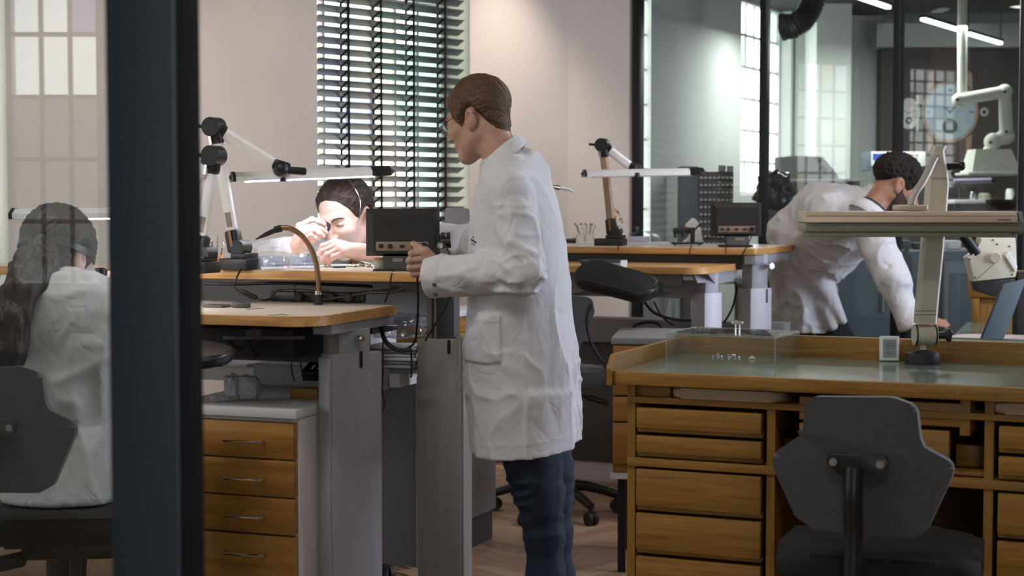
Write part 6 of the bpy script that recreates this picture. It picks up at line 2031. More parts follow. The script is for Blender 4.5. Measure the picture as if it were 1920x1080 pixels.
def add_head(t, HM, skin_m, hair_m, line, thick, res=0.003, spot=None, eyes=True, squint=0.0, brow=True, comb=0.0016, edge=0.03, neck=True, beard=None, tex=0.0):
    g = Grid((-0.105, -0.135, -0.215 if neck else -0.14), (0.105, 0.130, 0.145), res)
    D = head_sdf(g.P)
    me = g.mesh(D, 'head')
    hd = t.part('head', me, skin_m)
    hd.matrix_local = t.inv @ HM
    hg = Grid((-0.11, -0.125, -0.17), (0.11, 0.145, 0.155), res)
    me = hg.mesh(hair_sdf(hg.P, line, thick, comb, 3, spot, edge, tex), 'hair')
    t.part('hair', me, hair_m, hd)
    if eyes:
        for s in (-1, 1):
            F = Matrix.Translation((s * 0.032, -0.0795, 0.002))
            t.part('eye', MB(F).ball((0, -0.0012, 0), (0.0125, 0.0125, 0.0062 * (1 - squint)), 16), M_EYEW, hd, local=True)
            t.part('iris', MB(F).ball((-0.002, -0.0105, -0.001), (0.0052, 0.0035, 0.0046 * (1 - squint)), 12), M_EYED, hd, local=True)
            t.part('eyelid_line', MB(F).tube([(-0.0145, -0.006, -0.001), (-0.008, -0.0125, 0.0058 * (1 - squint)), (0.002, -0.0142, 0.0068 * (1 - squint)), (0.010, -0.0115, 0.0045 * (1 - squint)), (0.0155, -0.005, -0.002)], 0.0011, 6, 3), M_BROW, hd, local=True)
            if brow:
                t.part('eyebrow', MB().tube([(s * 0.013, -0.0955, 0.019), (s * 0.028, -0.0965, 0.0265), (s * 0.042, -0.089, 0.027), (s * 0.052, -0.078, 0.021)], [0.002, 0.0034, 0.0032, 0.0012], 8, 4), M_BROW, hd, local=True)
        t.part('lips', MB().tube([(-0.021, -0.0925, -0.072), (-0.010, -0.0995, -0.0690), (0, -0.1008, -0.0695), (0.010, -0.0995, -0.0690), (0.021, -0.0925, -0.072)], [0.001, 0.0026, 0.0030, 0.0026, 0.001], 8, 4).tube([(-0.019, -0.0930, -0.0738), (-0.008, -0.1005, -0.0775), (0.008, -0.1005, -0.0775), (0.019, -0.0930, -0.0738)], [0.001, 0.0036, 0.0036, 0.001], 8, 4), M_LIP, hd, local=True)
    if beard is not None:
        bg = Grid((-0.08, -0.125, -0.14), (0.08, 0.03, 0.01), res)
        Pb = bg.P
        D = head_sdf(Pb) - 0.0022 - 0.0012 * (vnoise(Pb, 250, 4) - 0.5)
        D = np.maximum(D, Pb[..., 2] - np.interp(Pb[..., 1], [-0.12, -0.098, -0.09, -0.06, -0.02, 0.0, 0.02], [-0.048, -0.05, -0.052, -0.052, -0.03, 0.0, -0.01]).astype(f32))
        D = np.maximum(D, Pb[..., 1] - 0.004)
        D = ss(D, ell(Pb, (0, -0.104, -0.0725), (0.024, 0.02, 0.011)), 0.004)
        me = bg.mesh(D, 'beard')
        t.part('beard', me, beard, hd)
    return hd


def hand_mesh(wrist, forearm, mcps, fingers, thumb, rw=0.026, rf=0.0092, res=0.003, scale=1.0, rp=0.0125):
    """five separate fingers rooted in a palm; all points in world space"""
    allp = [Vector(p) for p in [wrist, forearm] + list(mcps) + [q for f_ in fingers for q in f_] + list(thumb)]
    lo = [min(p[i] for p in allp) - 0.04 for i in range(3)]
    hi = [max(p[i] for p in allp) + 0.04 for i in range(3)]
    g = Grid(lo, hi, res)
    P = g.P
    w = Vector(wrist)
    d = cap(P, forearm, wrist, rw * 1.08, rw)
    for i, m in enumerate(mcps):
        m = Vector(m)
        d = su(d, cap(P, w + (m - w) * 0.12, m, rw * 0.72, rp * scale), 0.016)
    for a, b in zip(mcps[:-1], mcps[1:]):
        d = su(d, cap(P, a, b, rp * 0.9 * scale), 0.008)
    fr = (1.0, 1.04, 1.0, 0.86)
    for i, (m, f_) in enumerate(zip(mcps, fingers)):
        pts = [m] + list(f_)
        r = [rf * fr[i] * k * scale for k in (1.16, 1.04, 0.95, 0.80)][:len(pts)]
        fd = chain(P, pts, r, 0.004)
        for j in pts[1:-1]:
            fd = su(fd, ell(P, j, (r[1] * 1.07,) * 3), 0.004)
        d = su(d, fd, 0.0035)
    tr = [rf * k * scale for k in (1.75, 1.45, 1.2, 0.95)][:len(thumb)]
    d = su(d, chain(P, thumb, tr, 0.005), 0.010)
    d = d + 0.0007 * (vnoise(P, 160, 8) - 0.5)
    return g.mesh(d, 'hand')


def loft(P, f, l, zs, cs, bs, as_, p=2.0):
    """stack of ellipses along z: centre line cs (x, y), half axes bs along f and as_ along l"""
    Z = P[..., 2]
    o = np.argsort(zs)
    zs = np.array(zs)[o]
    it = lambda v: np.interp(Z, zs, np.array(v)[o]).astype(f32)
    cx, cy, b, a = it([c[0] for c in cs]), it([c[1] for c in cs]), it(bs), it(as_)
    qx, qy = P[..., 0] - cx, P[..., 1] - cy
    u = qx * f[0] + qy * f[1]
    v = qx * l[0] + qy * l[1]
    if p != 2.0:
        k = (np.abs(u / b) ** p + np.abs(v / a) ** p) ** (1 / p)
        return (k - 1) * np.minimum(a, b), u, v
    k = np.sqrt((u / b) ** 2 + (v / a) ** 2)
    gr = np.sqrt((u / b ** 2) ** 2 + (v / a ** 2) ** 2) / np.maximum(k, 1e-4)
    return (k - 1) / np.maximum(gr, 1e-4), u, v


def plane_cut(P, D, p, n):
    n = Vector(n).normalized()
    return np.maximum(D, (P - A3(p)) @ A3(n))


# ------------------------------------------------------------------ the standing man
d0 = 5.0
man = Thing('person', 'standing man with glasses in long white lab coat and jeans, looking down at the bench', 'person', (0.08, 5.0, 0))
ph_ = R(8)
fv, lv = (-math.cos(ph_), math.sin(ph_)), (-math.sin(ph_), -math.cos(ph_))
prof = [(288, 912, 985, .10), (312, 905, 1012, .135), (335, 897, 1026, .165), (372, 888, 1042, .20), (420, 882, 1053, .212), (480, 879, 1060, .208), (560, 879, 1068, .203), (640, 879, 1076, .208), (740, 881, 1082, .222), (850, 884, 1085, .235), (880, 884, 1085, .235)]
zs, cs, bs, as_ = [], [], [], []
for y, xf, xb, a in prof:
    p0_, p1_ = at(xf, y, d0), at(xb, y, d0)
    zs.append(p0_.z)
    hw = (p1_.x - p0_.x) / 2
    cs.append(((p0_.x + p1_.x) / 2, d0))
    bs.append(math.sqrt(max(hw ** 2 - (a * math.sin(ph_)) ** 2, 0.002)) / math.cos(ph_))
    as_.append(a)
g = Grid((-0.30, 4.66, 0.66), (0.25, 5.50, 1.66), 0.0056)
P = g.P
X, Y, Z = P[..., 0], P[..., 1], P[..., 2]
D, u, v = loft(P, fv, lv, zs, cs, bs, as_)
D = np.maximum(D, Z - at(0, 300, 5.0).z)
shL, shR = at(957, 358, 4.835), at(968, 356, 5.165)
cen = at(958, 318, 5.0)
D = su(D, cap(P, cen, shL, 0.066, 0.058), 0.05)
D = su(D, cap(P, cen, shR, 0.066, 0.058), 0.05)
D = su(D, cap(P, at(950, 314, 5.0), at(972, 330, 5.0), 0.052, 0.085), 0.04)
elL, cuL = at(984, 508, 4.77), at(806, 519, 4.90)
dirL = (cuL - elL).normalized()
ar = cap(P, shL, elL, 0.064, 0.060)
fo = cap(P, elL, cuL + dirL * 0.03, 0.060, 0.063)
elw = np.exp(-(((P - A3(elL)) ** 2).sum(-1)) / 0.13 ** 2)
ar = su(ar, fo, 0.03)
ar = ar - warpfolds(P, 0.011, 13, 11, (0.5, 1, 1.3)) * (0.5 + 0.9 * elw) - warpfolds(P, 0.007, 24, 13, (0.6, 1, 1.2)) * (0.4 + elw)
fy = 4.715
ar = creases(P, ar, [
    (at(985, 500, fy), at(932, 468, fy), 0.017, 0.007), (at(988, 508, fy), at(940, 482, fy), -0.006, 0.006), (at(998, 520, fy), at(950, 505, fy + .01), -0.008, 0.009),
    (at(930, 480, fy), at(880, 470, fy + .03), -0.008, 0.012), (at(1000, 478, fy + .01), at(955, 452, fy + .01), -0.010, 0.011),
    (at(996, 462, fy), at(950, 425, fy), 0.009, 0.009), (at(960, 400, 4.76), at(968, 470, 4.73), -0.007, 0.010), (at(945, 370, 4.76), at(948, 440, 4.76), 0.006, 0.009),
    (at(870, 480, 4.80), at(880, 540, 4.80), 0.007, 0.009), (at(845, 500, 4.82), at(850, 548, 4.82), -0.006, 0.010), (at(910, 520, 4.74), at(965, 540, 4.74), 0.010, 0.010),
    (at(900, 495, 4.75), at(840, 520, 4.82), -0.006, 0.010), (at(985, 540, 4.74), at(930, 552, 4.76), -0.008, 0.012)])
ar = plane_cut(P, ar, cuL, dirL)
cuffd = (P - A3(cuL)) @ A3(dirL)
ar = ar - 0.0022 * np.exp(-((cuffd + 0.052) / 0.0035) ** 2) - 0.0015 * sstep(cuffd, -0.056, -0.05)
# body folds: long hanging creases below the waist, short pulls at the waist
bodyf = warpfolds(P, 0.016, 6.5, 21, (1, 1, 0.22)) * (0.5 + 0.6 * sstep(1.25 - Z, 0, 0.4)) + warpfolds(P, 0.009, 14, 31, (1, 1, 1.0)) * np.exp(-((Z - 0.92) / 0.10) ** 2) + warpfolds(P, 0.008, 11, 35, (1, 1, 0.5))
D = D - bodyf
D = su(D, ar, 0.010)
D = creases(P, D, [(at(925, 318, 4.88), at(948, 420, 4.82), 0.006, 0.006), (at(1000, 345, 4.86), at(1012, 480, 4.82), 0.007, 0.007), (at(893, 350, 4.93), at(884, 470, 4.9), -0.006, 0.009)])
elR, wrR = at(893, 462, 5.36), at(812, 452, 5.46)
rar = su(cap(P, shR, elR, 0.062, 0.060), cap(P, elR, wrR, 0.064, 0.056), 0.03) - warpfolds(P, 0.012, 14, 41)
D = su(D, rar, 0.02)
# side vent with its overlapping edge, side seam, patch pocket (camera side)
side = sstep(v, 0.06, 0.12)
xv = at(985, 760, 4.8).x
lap = sstep(X - xv - 0.10 * (Z - 0.80) * 0.12, -0.0025, 0.0025) * sstep(0.905 - Z, 0, 0.03)
D = D - 0.011 * lap * side
D = D - 0.003 * np.exp(-((X - xv + 0.004) / 0.0045) ** 2) * side * sstep(1.15 - Z, 0, 0.05)
z1_, z0_ = at(0, 588, 4.8).z, at(0, 684, 4.8).z
x1_ = at(938, 0, 4.8).x
pk = sstep(z1_ - Z, -0.003, 0.003) * sstep(Z - z0_ - 0.25 * np.maximum(0, X - x1_ + 0.035), -0.003, 0.003) * sstep(x1_ - X, -0.003, 0.003)
D = D - 0.006 * pk * sstep(v, 0.02, 0.08)
D = D - 0.002 * pk * np.exp(-((Z - z1_ + 0.022) / 0.004) ** 2) * sstep(v, 0.02, 0.08)
# hem
D = plane_cut(P, D, (0.05, 5.0, at(960, 843, 4.9).z), (0.10, 0.05, -1))
hz = at(960, 824, 4.9).z
D = D - 0.002 * np.exp(-((Z - hz - 0.1 * X) / 0.003) ** 2)
coat = man.part('lab_coat', g.mesh(D, 'lab_coat', None, 0), None)
coat.data.transform(man.inv)
coat.data.materials.append(M_COAT)
# collar: a folded band round the neck, open at the throat
e1 = (at(971, 250, 5.0) - at(898, 309, 5.0)).normalized()
cols = [(at(936, 292, 5.0), 0.062, 0.058), (at(934, 281, 5.0), 0.0735, 0.066), (at(935, 279.5, 5.0), 0.0775, 0.070), (at(940, 288, 5.0), 0.0835, 0.081), (at(948, 303, 5.0), 0.088, 0.094), (at(948, 303.5, 5.0), 0.083, 0.089), (at(941, 296, 5.0), 0.072, 0.071)]
vs, fs = [], []
NT = 56
th0 = 0.16
for i in range(NT + 1):
    th = PI + th0 + (2 * PI - 2 * th0) * i / NT
    near = max(0.0, 1 - i / 9.0) + max(0.0, 1 - (NT - i) / 9.0)
    for j, (c, a_, b_) in enumerate(cols):
        p = c + Vector((0, -0.026, 0)) + e1 * math.cos(th) * a_ + Vector((0, 1, 0)) * math.sin(th) * (b_ + 0.006)
        if j in (4, 5):
            p += Vector((0.004, 0, -0.022)) * near ** 1.3
        p += Vector((0, 0, 0.0012 * math.sin(5 * th + j)))
        vs.append(p)
m_ = len(cols)
for i in range(NT):
    for j in range(m_):
        fs.append((i * m_ + j, i * m_ + (j + 1) % m_, (i + 1) * m_ + (j + 1) % m_, (i + 1) * m_ + j))
fs += [tuple(range(m_))[::-1], tuple(NT * m_ + j for j in range(m_))]
man.part('collar', MB().raw(vs, fs), M_COAT, coat)
# press studs, breast print
bv = bvh_of(coat)
for x, y in ((815, 534), (817, 552)):
    c, nn = hit(bv, x, y)
    man.part('press_stud', MB().cyl(c, c + nn * 0.002, 0.0052, None, 12), M_CHROME, coat)
    man.part('stud_ring', MB().lathe([(0.0045, -0.001), (0.0065, -0.001), (0.0065, 0.001), (0.0045, 0.001)], c + nn * 0.002, nn.to_track_quat('Z', 'Y').to_matrix().to_4x4(), 14, True), M_BLACKP, coat)
M_PRINT = pbr('navy_embroidery', '#1c1e2c', 0.8)
pts = []
for (x0, y0, x1, y1, w) in ((883.5, 449, 893.5, 455, 0.0045), (884.5, 456.5, 890.5, 459, 0.0018), (887.5, 442, 888.2, 447.5, 0.0018)):
    a_, na = hit(bv, x0, y0)
    b_, nb = hit(bv, x1, y1)
    if a_ and b_ and (a_ - b_).length < 0.05:
        man.part('breast_print', MB().bar(a_ + na * 0.0012, b_ + nb * 0.0012, w, 0.0012, (na + nb)), M_PRINT, coat)
mi = at(962, 300, 5.0)
HM = head_matrix(at(896, 220, 5.0), -118, 20, -3, 0.985)
add_head(man, HM, M_SKIN1, M_HAIR1, [(-0.13, 0.078), (-0.098, 0.070), (-0.075, 0.052), (-0.062, 0.030), (-0.050, -0.005), (-0.030, -0.026), (-0.012, -0.012), (0.0, 0.012), (0.030, 0.015), (0.048, -0.03), (0.07, -0.066), (0.10, -0.088), (0.16, -0.092)], 0.011, 0.0026, (0.02, -0.04, 0.11, 0.007, 0.035), True, 0.3, comb=0.0022)
hdp = [o for o in man.o.children if o.name.startswith('head')][0]
g = Grid(at(958, 330, 5.0) - Vector((0.16, 0.10, 0.09)), at(958, 330, 5.0) + Vector((0.10, 0.10, 0.16)), 0.005)
# glasses
gl_ = Thing('glasses', 'thin metal-framed glasses worn by the standing man', 'glasses', HM @ Vector((0, -0.11, 0)))
for s in (-1, 1):
    c = HM @ Vector((s * 0.034, -0.112, -0.004))
    Fz = HM @ Matrix.Translation((s * 0.034, -0.112, -0.004)) @ Matrix.Rotation(R(90), 4, 'X') @ Matrix.Rotation(R(s * 8), 4, 'Y')
    gl_.part('rim', MB(Fz).lathe([(0.0225, -0.0008), (0.0238, -0.0008), (0.0238, 0.0008), (0.0225, 0.0008)], (0, 0, 0), Matrix.Diagonal((1.12, 0.86, 1, 1)), 28, True), M_CHROME)
    gl_.part('lens', MB(Fz).lathe([(0, -0.0006), (0.0225, -0.0006), (0.0225, 0.0006), (0, 0.0006)], (0, 0, 0), Matrix.Diagonal((1.12, 0.86, 1, 1)), 28), clear('lens', (0.95, 0.97, 0.97), 0.12))
    gl_.part('temple', MB(HM).tube([(s * 0.060, -0.106, 0.0), (s * 0.076, -0.07, 0.004), (s * 0.082, -0.005, 0.010), (s * 0.083, 0.020, 0.004), (s * 0.080, 0.036, -0.012)], 0.0012, 6, 4), M_BLACKF)
gl_.part('bridge', MB(HM).tube([(-0.011, -0.113, 0.0), (0, -0.117, 0.004), (0.011, -0.113, 0.0)], 0.0011, 6, 4), M_CHROME)
# left hand closed on the bench end, thumb up
dz = 4.90
mcp = [at(799, 473, dz - 0.010), at(797, 486, dz - 0.012), at(798, 499, dz - 0.010), at(802, 511, dz - 0.004)]
fng = [[at(772, 476, dz - 0.016), at(772, 477, dz + 0.018), at(786, 479, dz + 0.026)],
       [at(768, 489, dz - 0.018), at(768, 490, dz + 0.018), at(784, 492, dz + 0.026)],
       [at(769, 502, dz - 0.016), at(769, 503, dz + 0.018), at(785, 505, dz + 0.026)],
       [at(775, 514, dz - 0.010), at(776, 515, dz + 0.018), at(788, 516, dz + 0.025)]]
th_ = [at(812, 488, dz - 0.012), at(796, 472, dz - 0.014), at(784, 464, dz - 0.006), at(775, 457, dz + 0.0)]
me = hand_mesh(at(822, 505, dz + 0.004), at(850, 512, dz + 0.004), mcp, fng, th_, 0.030, 0.0096, 0.0026, 1.02)
me.transform(man.inv)
lh = man.part('hand', me, M_SKIN1)
nl = at(774.5, 457.5, dz - 0.008)
man.part('thumbnail', MB(basis(nl, (th_[3] - th_[2]), Vector((-0.2, -1, 0.2)))).ball((0, 0, 0), (0.007, 0.0055, 0.0014), 12), M_SKIN2, lh)
# right hand behind the monitor
w = at(800, 452, 5.47)
mcp = [w + Vector((-0.075, -0.01 + 0.02 * i, -0.004 - 0.004 * i)) for i in range(4)]
fng = [[m + Vector((-0.035, 0.0, -0.012)), m + Vector((-0.050, 0, -0.032)), m + Vector((-0.052, 0, -0.050))] for m in mcp]
me = hand_mesh(w, w + Vector((0.06, 0, 0)), mcp, fng, [w + Vector((-0.03, -0.022, -0.006)), w + Vector((-0.055, -0.035, -0.02)), w + Vector((-0.08, -0.035, -0.036)), w + Vector((-0.095, -0.03, -0.046))], 0.027, 0.009, 0.004)
me.transform(man.inv)
man.part('hand', me, M_SKIN1)
# jeans and shoes
g = Grid((-0.10, 4.76, 0.02), (0.32, 5.26, 0.86), 0.007)
P = g.P
X, Y, Z = P[..., 0], P[..., 1], P[..., 2]
legs = None
for pts, dd in ((((990, 800), (1002, 880), (1012, 930), (1020, 1000), (1023, 1080), (1030, 1195)), 4.88), (((1012, 800), (1022, 880), (1030, 930), (1037, 1000), (1042, 1080), (1048, 1195)), 5.12)):
    pw = [at(x, y, dd) for x, y in pts]
    c = chain(P, pw, [0.098, 0.082, 0.070, 0.058, 0.056, 0.052], 0.03)
    legs = c if legs is None else su(legs, c, 0.012)
kn_ = np.exp(-((Z - 0.56) / 0.09) ** 2)
legs = legs - warpfolds(P, 0.011, 14, 51, (0.5, 0.5, 1.9)) * (0.35 + 0.8 * kn_) - 0.0022 * np.exp(-((Y - 4.83) / 0.004) ** 2)
legs = np.maximum(legs, 0.075 - Z)
me = g.mesh(legs, 'jeans', None, 0)
me.transform(man.inv)
man.part('jeans', me, M_JEANS)
for x, dd in ((1022, 4.88), (1040, 5.12)):
    c = at(x, 1200, dd)
    F = frame((c.x, dd, 0), 188)
    man.part('shoe', MB(F).prism(roundpoly([(-0.09, -0.045), (0.19, -0.045), (0.19, 0.045), (-0.09, 0.045)], (0.04, 0.044, 0.044, 0.04), 6), 0.06, Matrix.Translation((0, 0, 0.018)), 0.025, 4).prism(roundpoly([(-0.095, -0.048), (0.195, -0.048), (0.195, 0.048), (-0.095, 0.048)], (0.04, 0.046, 0.046, 0.04), 6), 0.018), M_SHOE)

# ------------------------------------------------------------------ the seated watchmaker behind the bench
wm = Thing('person', 'seated watchmaker with slicked dark hair holding a loupe to his eye under the lamp', 'person', (-0.60, 6.25, 0))
HMw = head_matrix(at(648, 404, 5.86), -30, 24, -4, 1.10) @ Matrix.Diagonal((1.06, 1, 1, 1))
add_head(wm, HMw, M_SKIN2, M_HAIR2, [(-0.13, 0.104), (-0.098, 0.100), (-0.080, 0.094), (-0.066, 0.080), (-0.055, 0.052), (-0.040, 0.014), (-0.026, -0.006), (-0.012, 0.004), (0.0, 0.014), (0.030, 0.014), (0.048, -0.03), (0.08, -0.08), (0.16, -0.10)], 0.009, 0.0025, None, True, 0.55, comb=0.0024, edge=0.07)
hw_ = [o for o in wm.o.children if o.name.startswith('head')][0]
# smile line and wire headband of the loupe
wire = Thing('loupe_headband', 'thin steel wire headband arched over the slicked hair of the watchmaker', 'headband', HMw @ Vector((0.05, 0, 0.1)))
wire.part('wire', MB(HMw).tube([(-0.02, 0.03, 0.140), (0.03, 0.018, 0.133), (0.066, 0.000, 0.104), (0.087, -0.016, 0.062), (0.0835, -0.034, 0.018), (0.074, -0.052, -0.012)], 0.0013, 6, 6), M_CHROME)
wire.part('end_bead', MB(HMw).ball((0.074, -0.053, -0.015), 0.0032, 10), M_CHROME)
# torso hunched over the bench, both sleeves on the bench
tc = at(645, 520, 6.28)
g = Grid((-1.16, 5.55, 0.55), (-0.22, 6.55, 1.40), 0.010)
P = g.P
X, Y, Z = P[..., 0], P[..., 1], P[..., 2]
zz = at(0, 482, 6.2).z
D = ell(P, (tc.x, 6.26, 1.02), (0.21, 0.155, 0.34))
shw = (at(545, 480, 6.12), at(742, 480, 6.12))
D = su(D, cap(P, shw[0], shw[1], 0.075, 0.075), 0.06)
elw_ = at(480, 486, 5.90)
wrw = at(549, 470, 5.72)
D = su(D, chain(P, [shw[0], elw_, wrw], [0.070, 0.062, 0.046], 0.02), 0.03)
elv = at(800, 500, 5.93)
wrv = at(706, 476, 5.76)
D = su(D, chain(P, [shw[1], elv, wrv], [0.070, 0.058, 0.044], 0.02), 0.03)
D = D - warpfolds(P, 0.014, 11, 61)
D = plane_cut(P, D, wrw + (wrw - elw_).normalized() * 0.012, wrw - elw_) if False else D
D = np.maximum(D, np.minimum(ZU + 0.004 - Z, 6.02 - 0.364 * (X + 0.6) - Y))
D = ss(D, cap(P, HMw @ Vector((0, 0.03, -0.08)), HMw @ Vector((0, 0.05, -0.22)), 0.055, 0.07), 0.01)
me = g.mesh(D, 'lab_coat')
me.transform(wm.inv)
wcoat = wm.part('lab_coat', me, M_COAT)
# collar tips under the chin
cw = HMw @ Vector((0, 0.03, -0.165))
for s_ in (-1, 1):
    wm.part('collar', MB().prism([(0, 0), (0.075, 0.012), (0.05, -0.055), (0.004, -0.02)], 0.005, basis(cw + Vector((s_ * 0.01 - 0.03, -0.085, 0.0)), (s_ * 0.8, -0.1, 0.3), (0, -1, 0.3)), 0.001), M_COAT, wcoat)
# trousers, shoes and stool below the bench (mostly hidden)
g = Grid((-0.95, 5.55, 0.03), (-0.30, 6.5, 0.85), 0.014)
P = g.P
D = None
for sx in (-0.11, 0.11):
    c = chain(P, [(tc.x + sx, 6.30, 0.69), (tc.x + sx * 1.3, 5.99, 0.60), (tc.x + sx * 1.3, 6.02, 0.12)], [0.10, 0.074, 0.055], 0.02)
    D = c if D is None else np.minimum(D, c)
me = g.mesh(D, 'trousers')
me.transform(wm.inv)
wm.part('trousers', me, M_TROUS)
for sx in (-0.145, 0.145):
    wm.part('shoe', MB().prism(roundpoly([(-0.045, -0.19), (0.045, -0.19), (0.045, 0.08), (-0.045, 0.08)], (0.04,) * 4, 5), 0.075, Matrix.Translation((tc.x + sx, 5.98, 0.0)), 0.02, 3), M_SHOE)
stl = Thing('work_stool', 'black round work stool under the seated watchmaker, mostly hidden by the bench', 'stool', (tc.x, 6.34, 0))
stl.part('seat', MB().prism(roundpoly([(-0.2, -0.2), (0.2, -0.2), (0.2, 0.2), (-0.2, 0.2)], (0.15,) * 4, 8), 0.06, Matrix.Translation((tc.x, 6.34, 0.51)), 0.02, 3), M_LEATHER)
star_base(stl, (tc.x, 6.34, 0), 0.28, (20, 92, 164, 236, 308))
# right hand raised with the loupe
dh = 5.70
wr = at(560, 462, dh)
mcp = [at(561, 424, dh - 0.005), at(566, 430, dh - 0.022), at(568, 439, dh - 0.032), at(568, 449, dh - 0.036)]
fng = [[at(585, 412, dh - 0.012), at(597, 415, dh - 0.008), at(608, 420, dh - 0.004)],
       [at(588, 424, dh - 0.034), at(601, 430, dh - 0.032), at(611, 436, dh - 0.020)],
       [at(588, 432, dh - 0.044), at(598, 438, dh - 0.040), at(606, 443, dh - 0.028)],
       [at(584, 441, dh - 0.046), at(592, 446, dh - 0.042), at(598, 449, dh - 0.032)]]
tm = [at(573, 458, dh + 0.012), at(588, 447, dh + 0.022), at(601, 437, dh + 0.018), at(609, 428, dh + 0.010)]
me = hand_mesh(wr, at(548, 471, dh + 0.02), mcp, fng, tm, 0.032, 0.0098, 0.0026, 1.03)
me.transform(wm.inv)
wm.part('hand', me, M_SKIN2)
lpc, lpd = at(599, 419, dh + 0.004), at(613, 427, dh + 0.035)
lo_ = Thing('loupe', 'black eye loupe held between the fingers of the watchmaker', 'loupe', lpc)
lo_.part('barrel', MB().cyl(lpc, lpc + (lpd - lpc) * 0.7, 0.0125, 0.016, 20), M_BLACKP)
lo_.part('eye_cup', MB().cyl(lpc + (lpd - lpc) * 0.7, lpd, 0.0185, 0.019, 20), M_BLACKM)
lo_.part('wire_ring', MB().lathe([(0.0155, -0.001), (0.0175, -0.001), (0.0175, 0.001), (0.0155, 0.001)], at(588, 416, dh - 0.004), Euler((0, 1.3, 0.3)).to_matrix().to_4x4(), 20, True), M_BLACKP)
# left hand resting on the mat
dl_ = 5.61
wr = at(676, 473, dl_)
mcp = [at(627, 454, dl_ - 0.01), at(630, 461, dl_ - 0.026), at(636, 468, dl_ - 0.036), at(644, 474, dl_ - 0.042)]
fng = [[at(606, 462, dl_ - 0.016), at(599, 476, dl_ - 0.012), at(598, 489, dl_ - 0.008)],
       [at(606, 472, dl_ - 0.040), at(601, 482, dl_ - 0.036), at(603, 491, dl_ - 0.028)],
       [at(614, 479, dl_ - 0.052), at(607, 486, dl_ - 0.046), at(610, 494, dl_ - 0.036)],
       [at(626, 482, dl_ - 0.058), at(618, 488, dl_ - 0.052), at(617, 495, dl_ - 0.042)]]
tm = [at(655, 466, dl_ + 0.016), at(632, 470, dl_ + 0.024), at(616, 480, dl_ + 0.018), at(608, 489, dl_ + 0.008)]
me = hand_mesh(wr, at(706, 475, dl_ + 0.02), mcp, fng, tm, 0.031, 0.0100, 0.0028, 1.06)
me.transform(wm.inv)
wm.part('hand', me, M_SKIN2)

# ------------------------------------------------------------------ the bending man at the right
d1 = 7.75
bm_ = Thing('person', 'bearded man in white lab coat bending forward behind the big desk lamp', 'person', (at(1510, 600, 8.3).x, 8.3, 0))
HMb = head_matrix(at(1681, 347, d1), 97, 30, 4, 1.12)
add_head(bm_, HMb, M_SKIN3, M_HAIR3, [(-0.13, 0.060), (-0.098, 0.055), (-0.080, 0.046), (-0.066, 0.030), (-0.055, 0.0), (-0.035, -0.02), (-0.015, -0.010), (0.0, 0.014), (0.030, 0.016), (0.048, -0.004), (0.08, -0.026), (0.12, -0.036), (0.16, -0.036)], 0.016, 0.0034, None, True, 0.3, comb=0.003, edge=0.075, beard=pbr('short_beard', '#3a2a20', 0.9, 0, 0.3, 200), tex=0.009)
g = Grid((at(1420, 0, 8.3).x, 7.38, 0.72), (at(1722, 0, d1).x, 8.68, 1.66), 0.008)
P = g.P
X, Y, Z = P[..., 0], P[..., 1], P[..., 2]
hip, chest, neckb = at(1508, 500, 8.33), at(1592, 418, 7.95), at(1640, 376, 7.80)
D = cap(P, hip, chest, 0.172, 0.178)
D = su(D, cap(P, at(1545, 397, 8.12), at(1562, 405, 7.85), 0.135, 0.13), 0.06)
D = su(D, cap(P, chest, neckb, 0.13, 0.07), 0.05)
D = su(D, cap(P, at(1508, 500, 8.33), at(1507, 640, 8.36), 0.160, 0.150), 0.05)
D = su(D, cap(P, at(1520, 530, 8.22), at(1524, 650, 8.20), 0.10, 0.105), 0.05)
shr, elr, wrr = at(1630, 425, 7.66), at(1674, 525, 7.55), at(1704, 606, 7.50)
shl_, ell_ = at(1560, 388, 8.25), at(1470, 434, 8.40)
D = su(D, cap(P, at(1530, 392, 8.25), at(1484, 436, 8.36), 0.125, 0.115), 0.05)
arm_r = chain(P, [shr, elr, wrr], [0.088, 0.074, 0.050], 0.03)
arm_r = arm_r - warpfolds(P, 0.014, 13, 71, (1, 1, 0.7))
arm_r = plane_cut(P, arm_r, at(1706, 619, 7.5), Vector(wrr) - Vector(elr))
D = D - warpfolds(P, 0.018, 7, 75, (1, 1, 0.5)) - warpfolds(P, 0.010, 15, 77)
D = su(D, chain(P, [shl_, ell_, at(1460, 505, 8.42)], [0.085, 0.072, 0.058], 0.03) - warpfolds(P, 0.012, 14, 79), 0.010)
D = su(D, arm_r, 0.012)
D = creases(P, D, [(at(1590, 492, 7.8), at(1490, 560, 8.12), 0.016, 0.012), (at(1580, 500, 7.85), at(1500, 590, 8.12), -0.012, 0.014), (at(1590, 465, 7.78), at(1500, 520, 8.1), -0.012, 0.018), (at(1480, 600, 8.2), at(1530, 500, 8.1), -0.010, 0.014), (at(1640, 480, 7.5), at(1685, 515, 7.5), 0.010, 0.008), (at(1650, 540, 7.5), at(1700, 530, 7.5), 0.010, 0.008)])
# front flap of the coat hanging away from the legs
fl = su(cap(P, at(1540, 530, 8.12), at(1580, 601, 8.08), 0.060, 0.022), cap(P, at(1545, 570, 8.12), at(1560, 610, 8.1), 0.04, 0.03), 0.02)
D = su(D, fl, 0.03)
D = np.maximum(D, at(0, 623, 8.2).z - Z - 0.0)
D = su(D, cap(P, HMb @ Vector((0, 0.05, -0.165)), at(1600, 400, 7.9), 0.072, 0.12), 0.03)
D = ss(D, cap(P, HMb @ Vector((0, 0.03, -0.07)), HMb @ Vector((0, 0.05, -0.175)), 0.060, 0.056), 0.008)
me = g.mesh(D, 'lab_coat')
me.transform(bm_.inv)
bcoat = bm_.part('lab_coat', me, M_COAT)
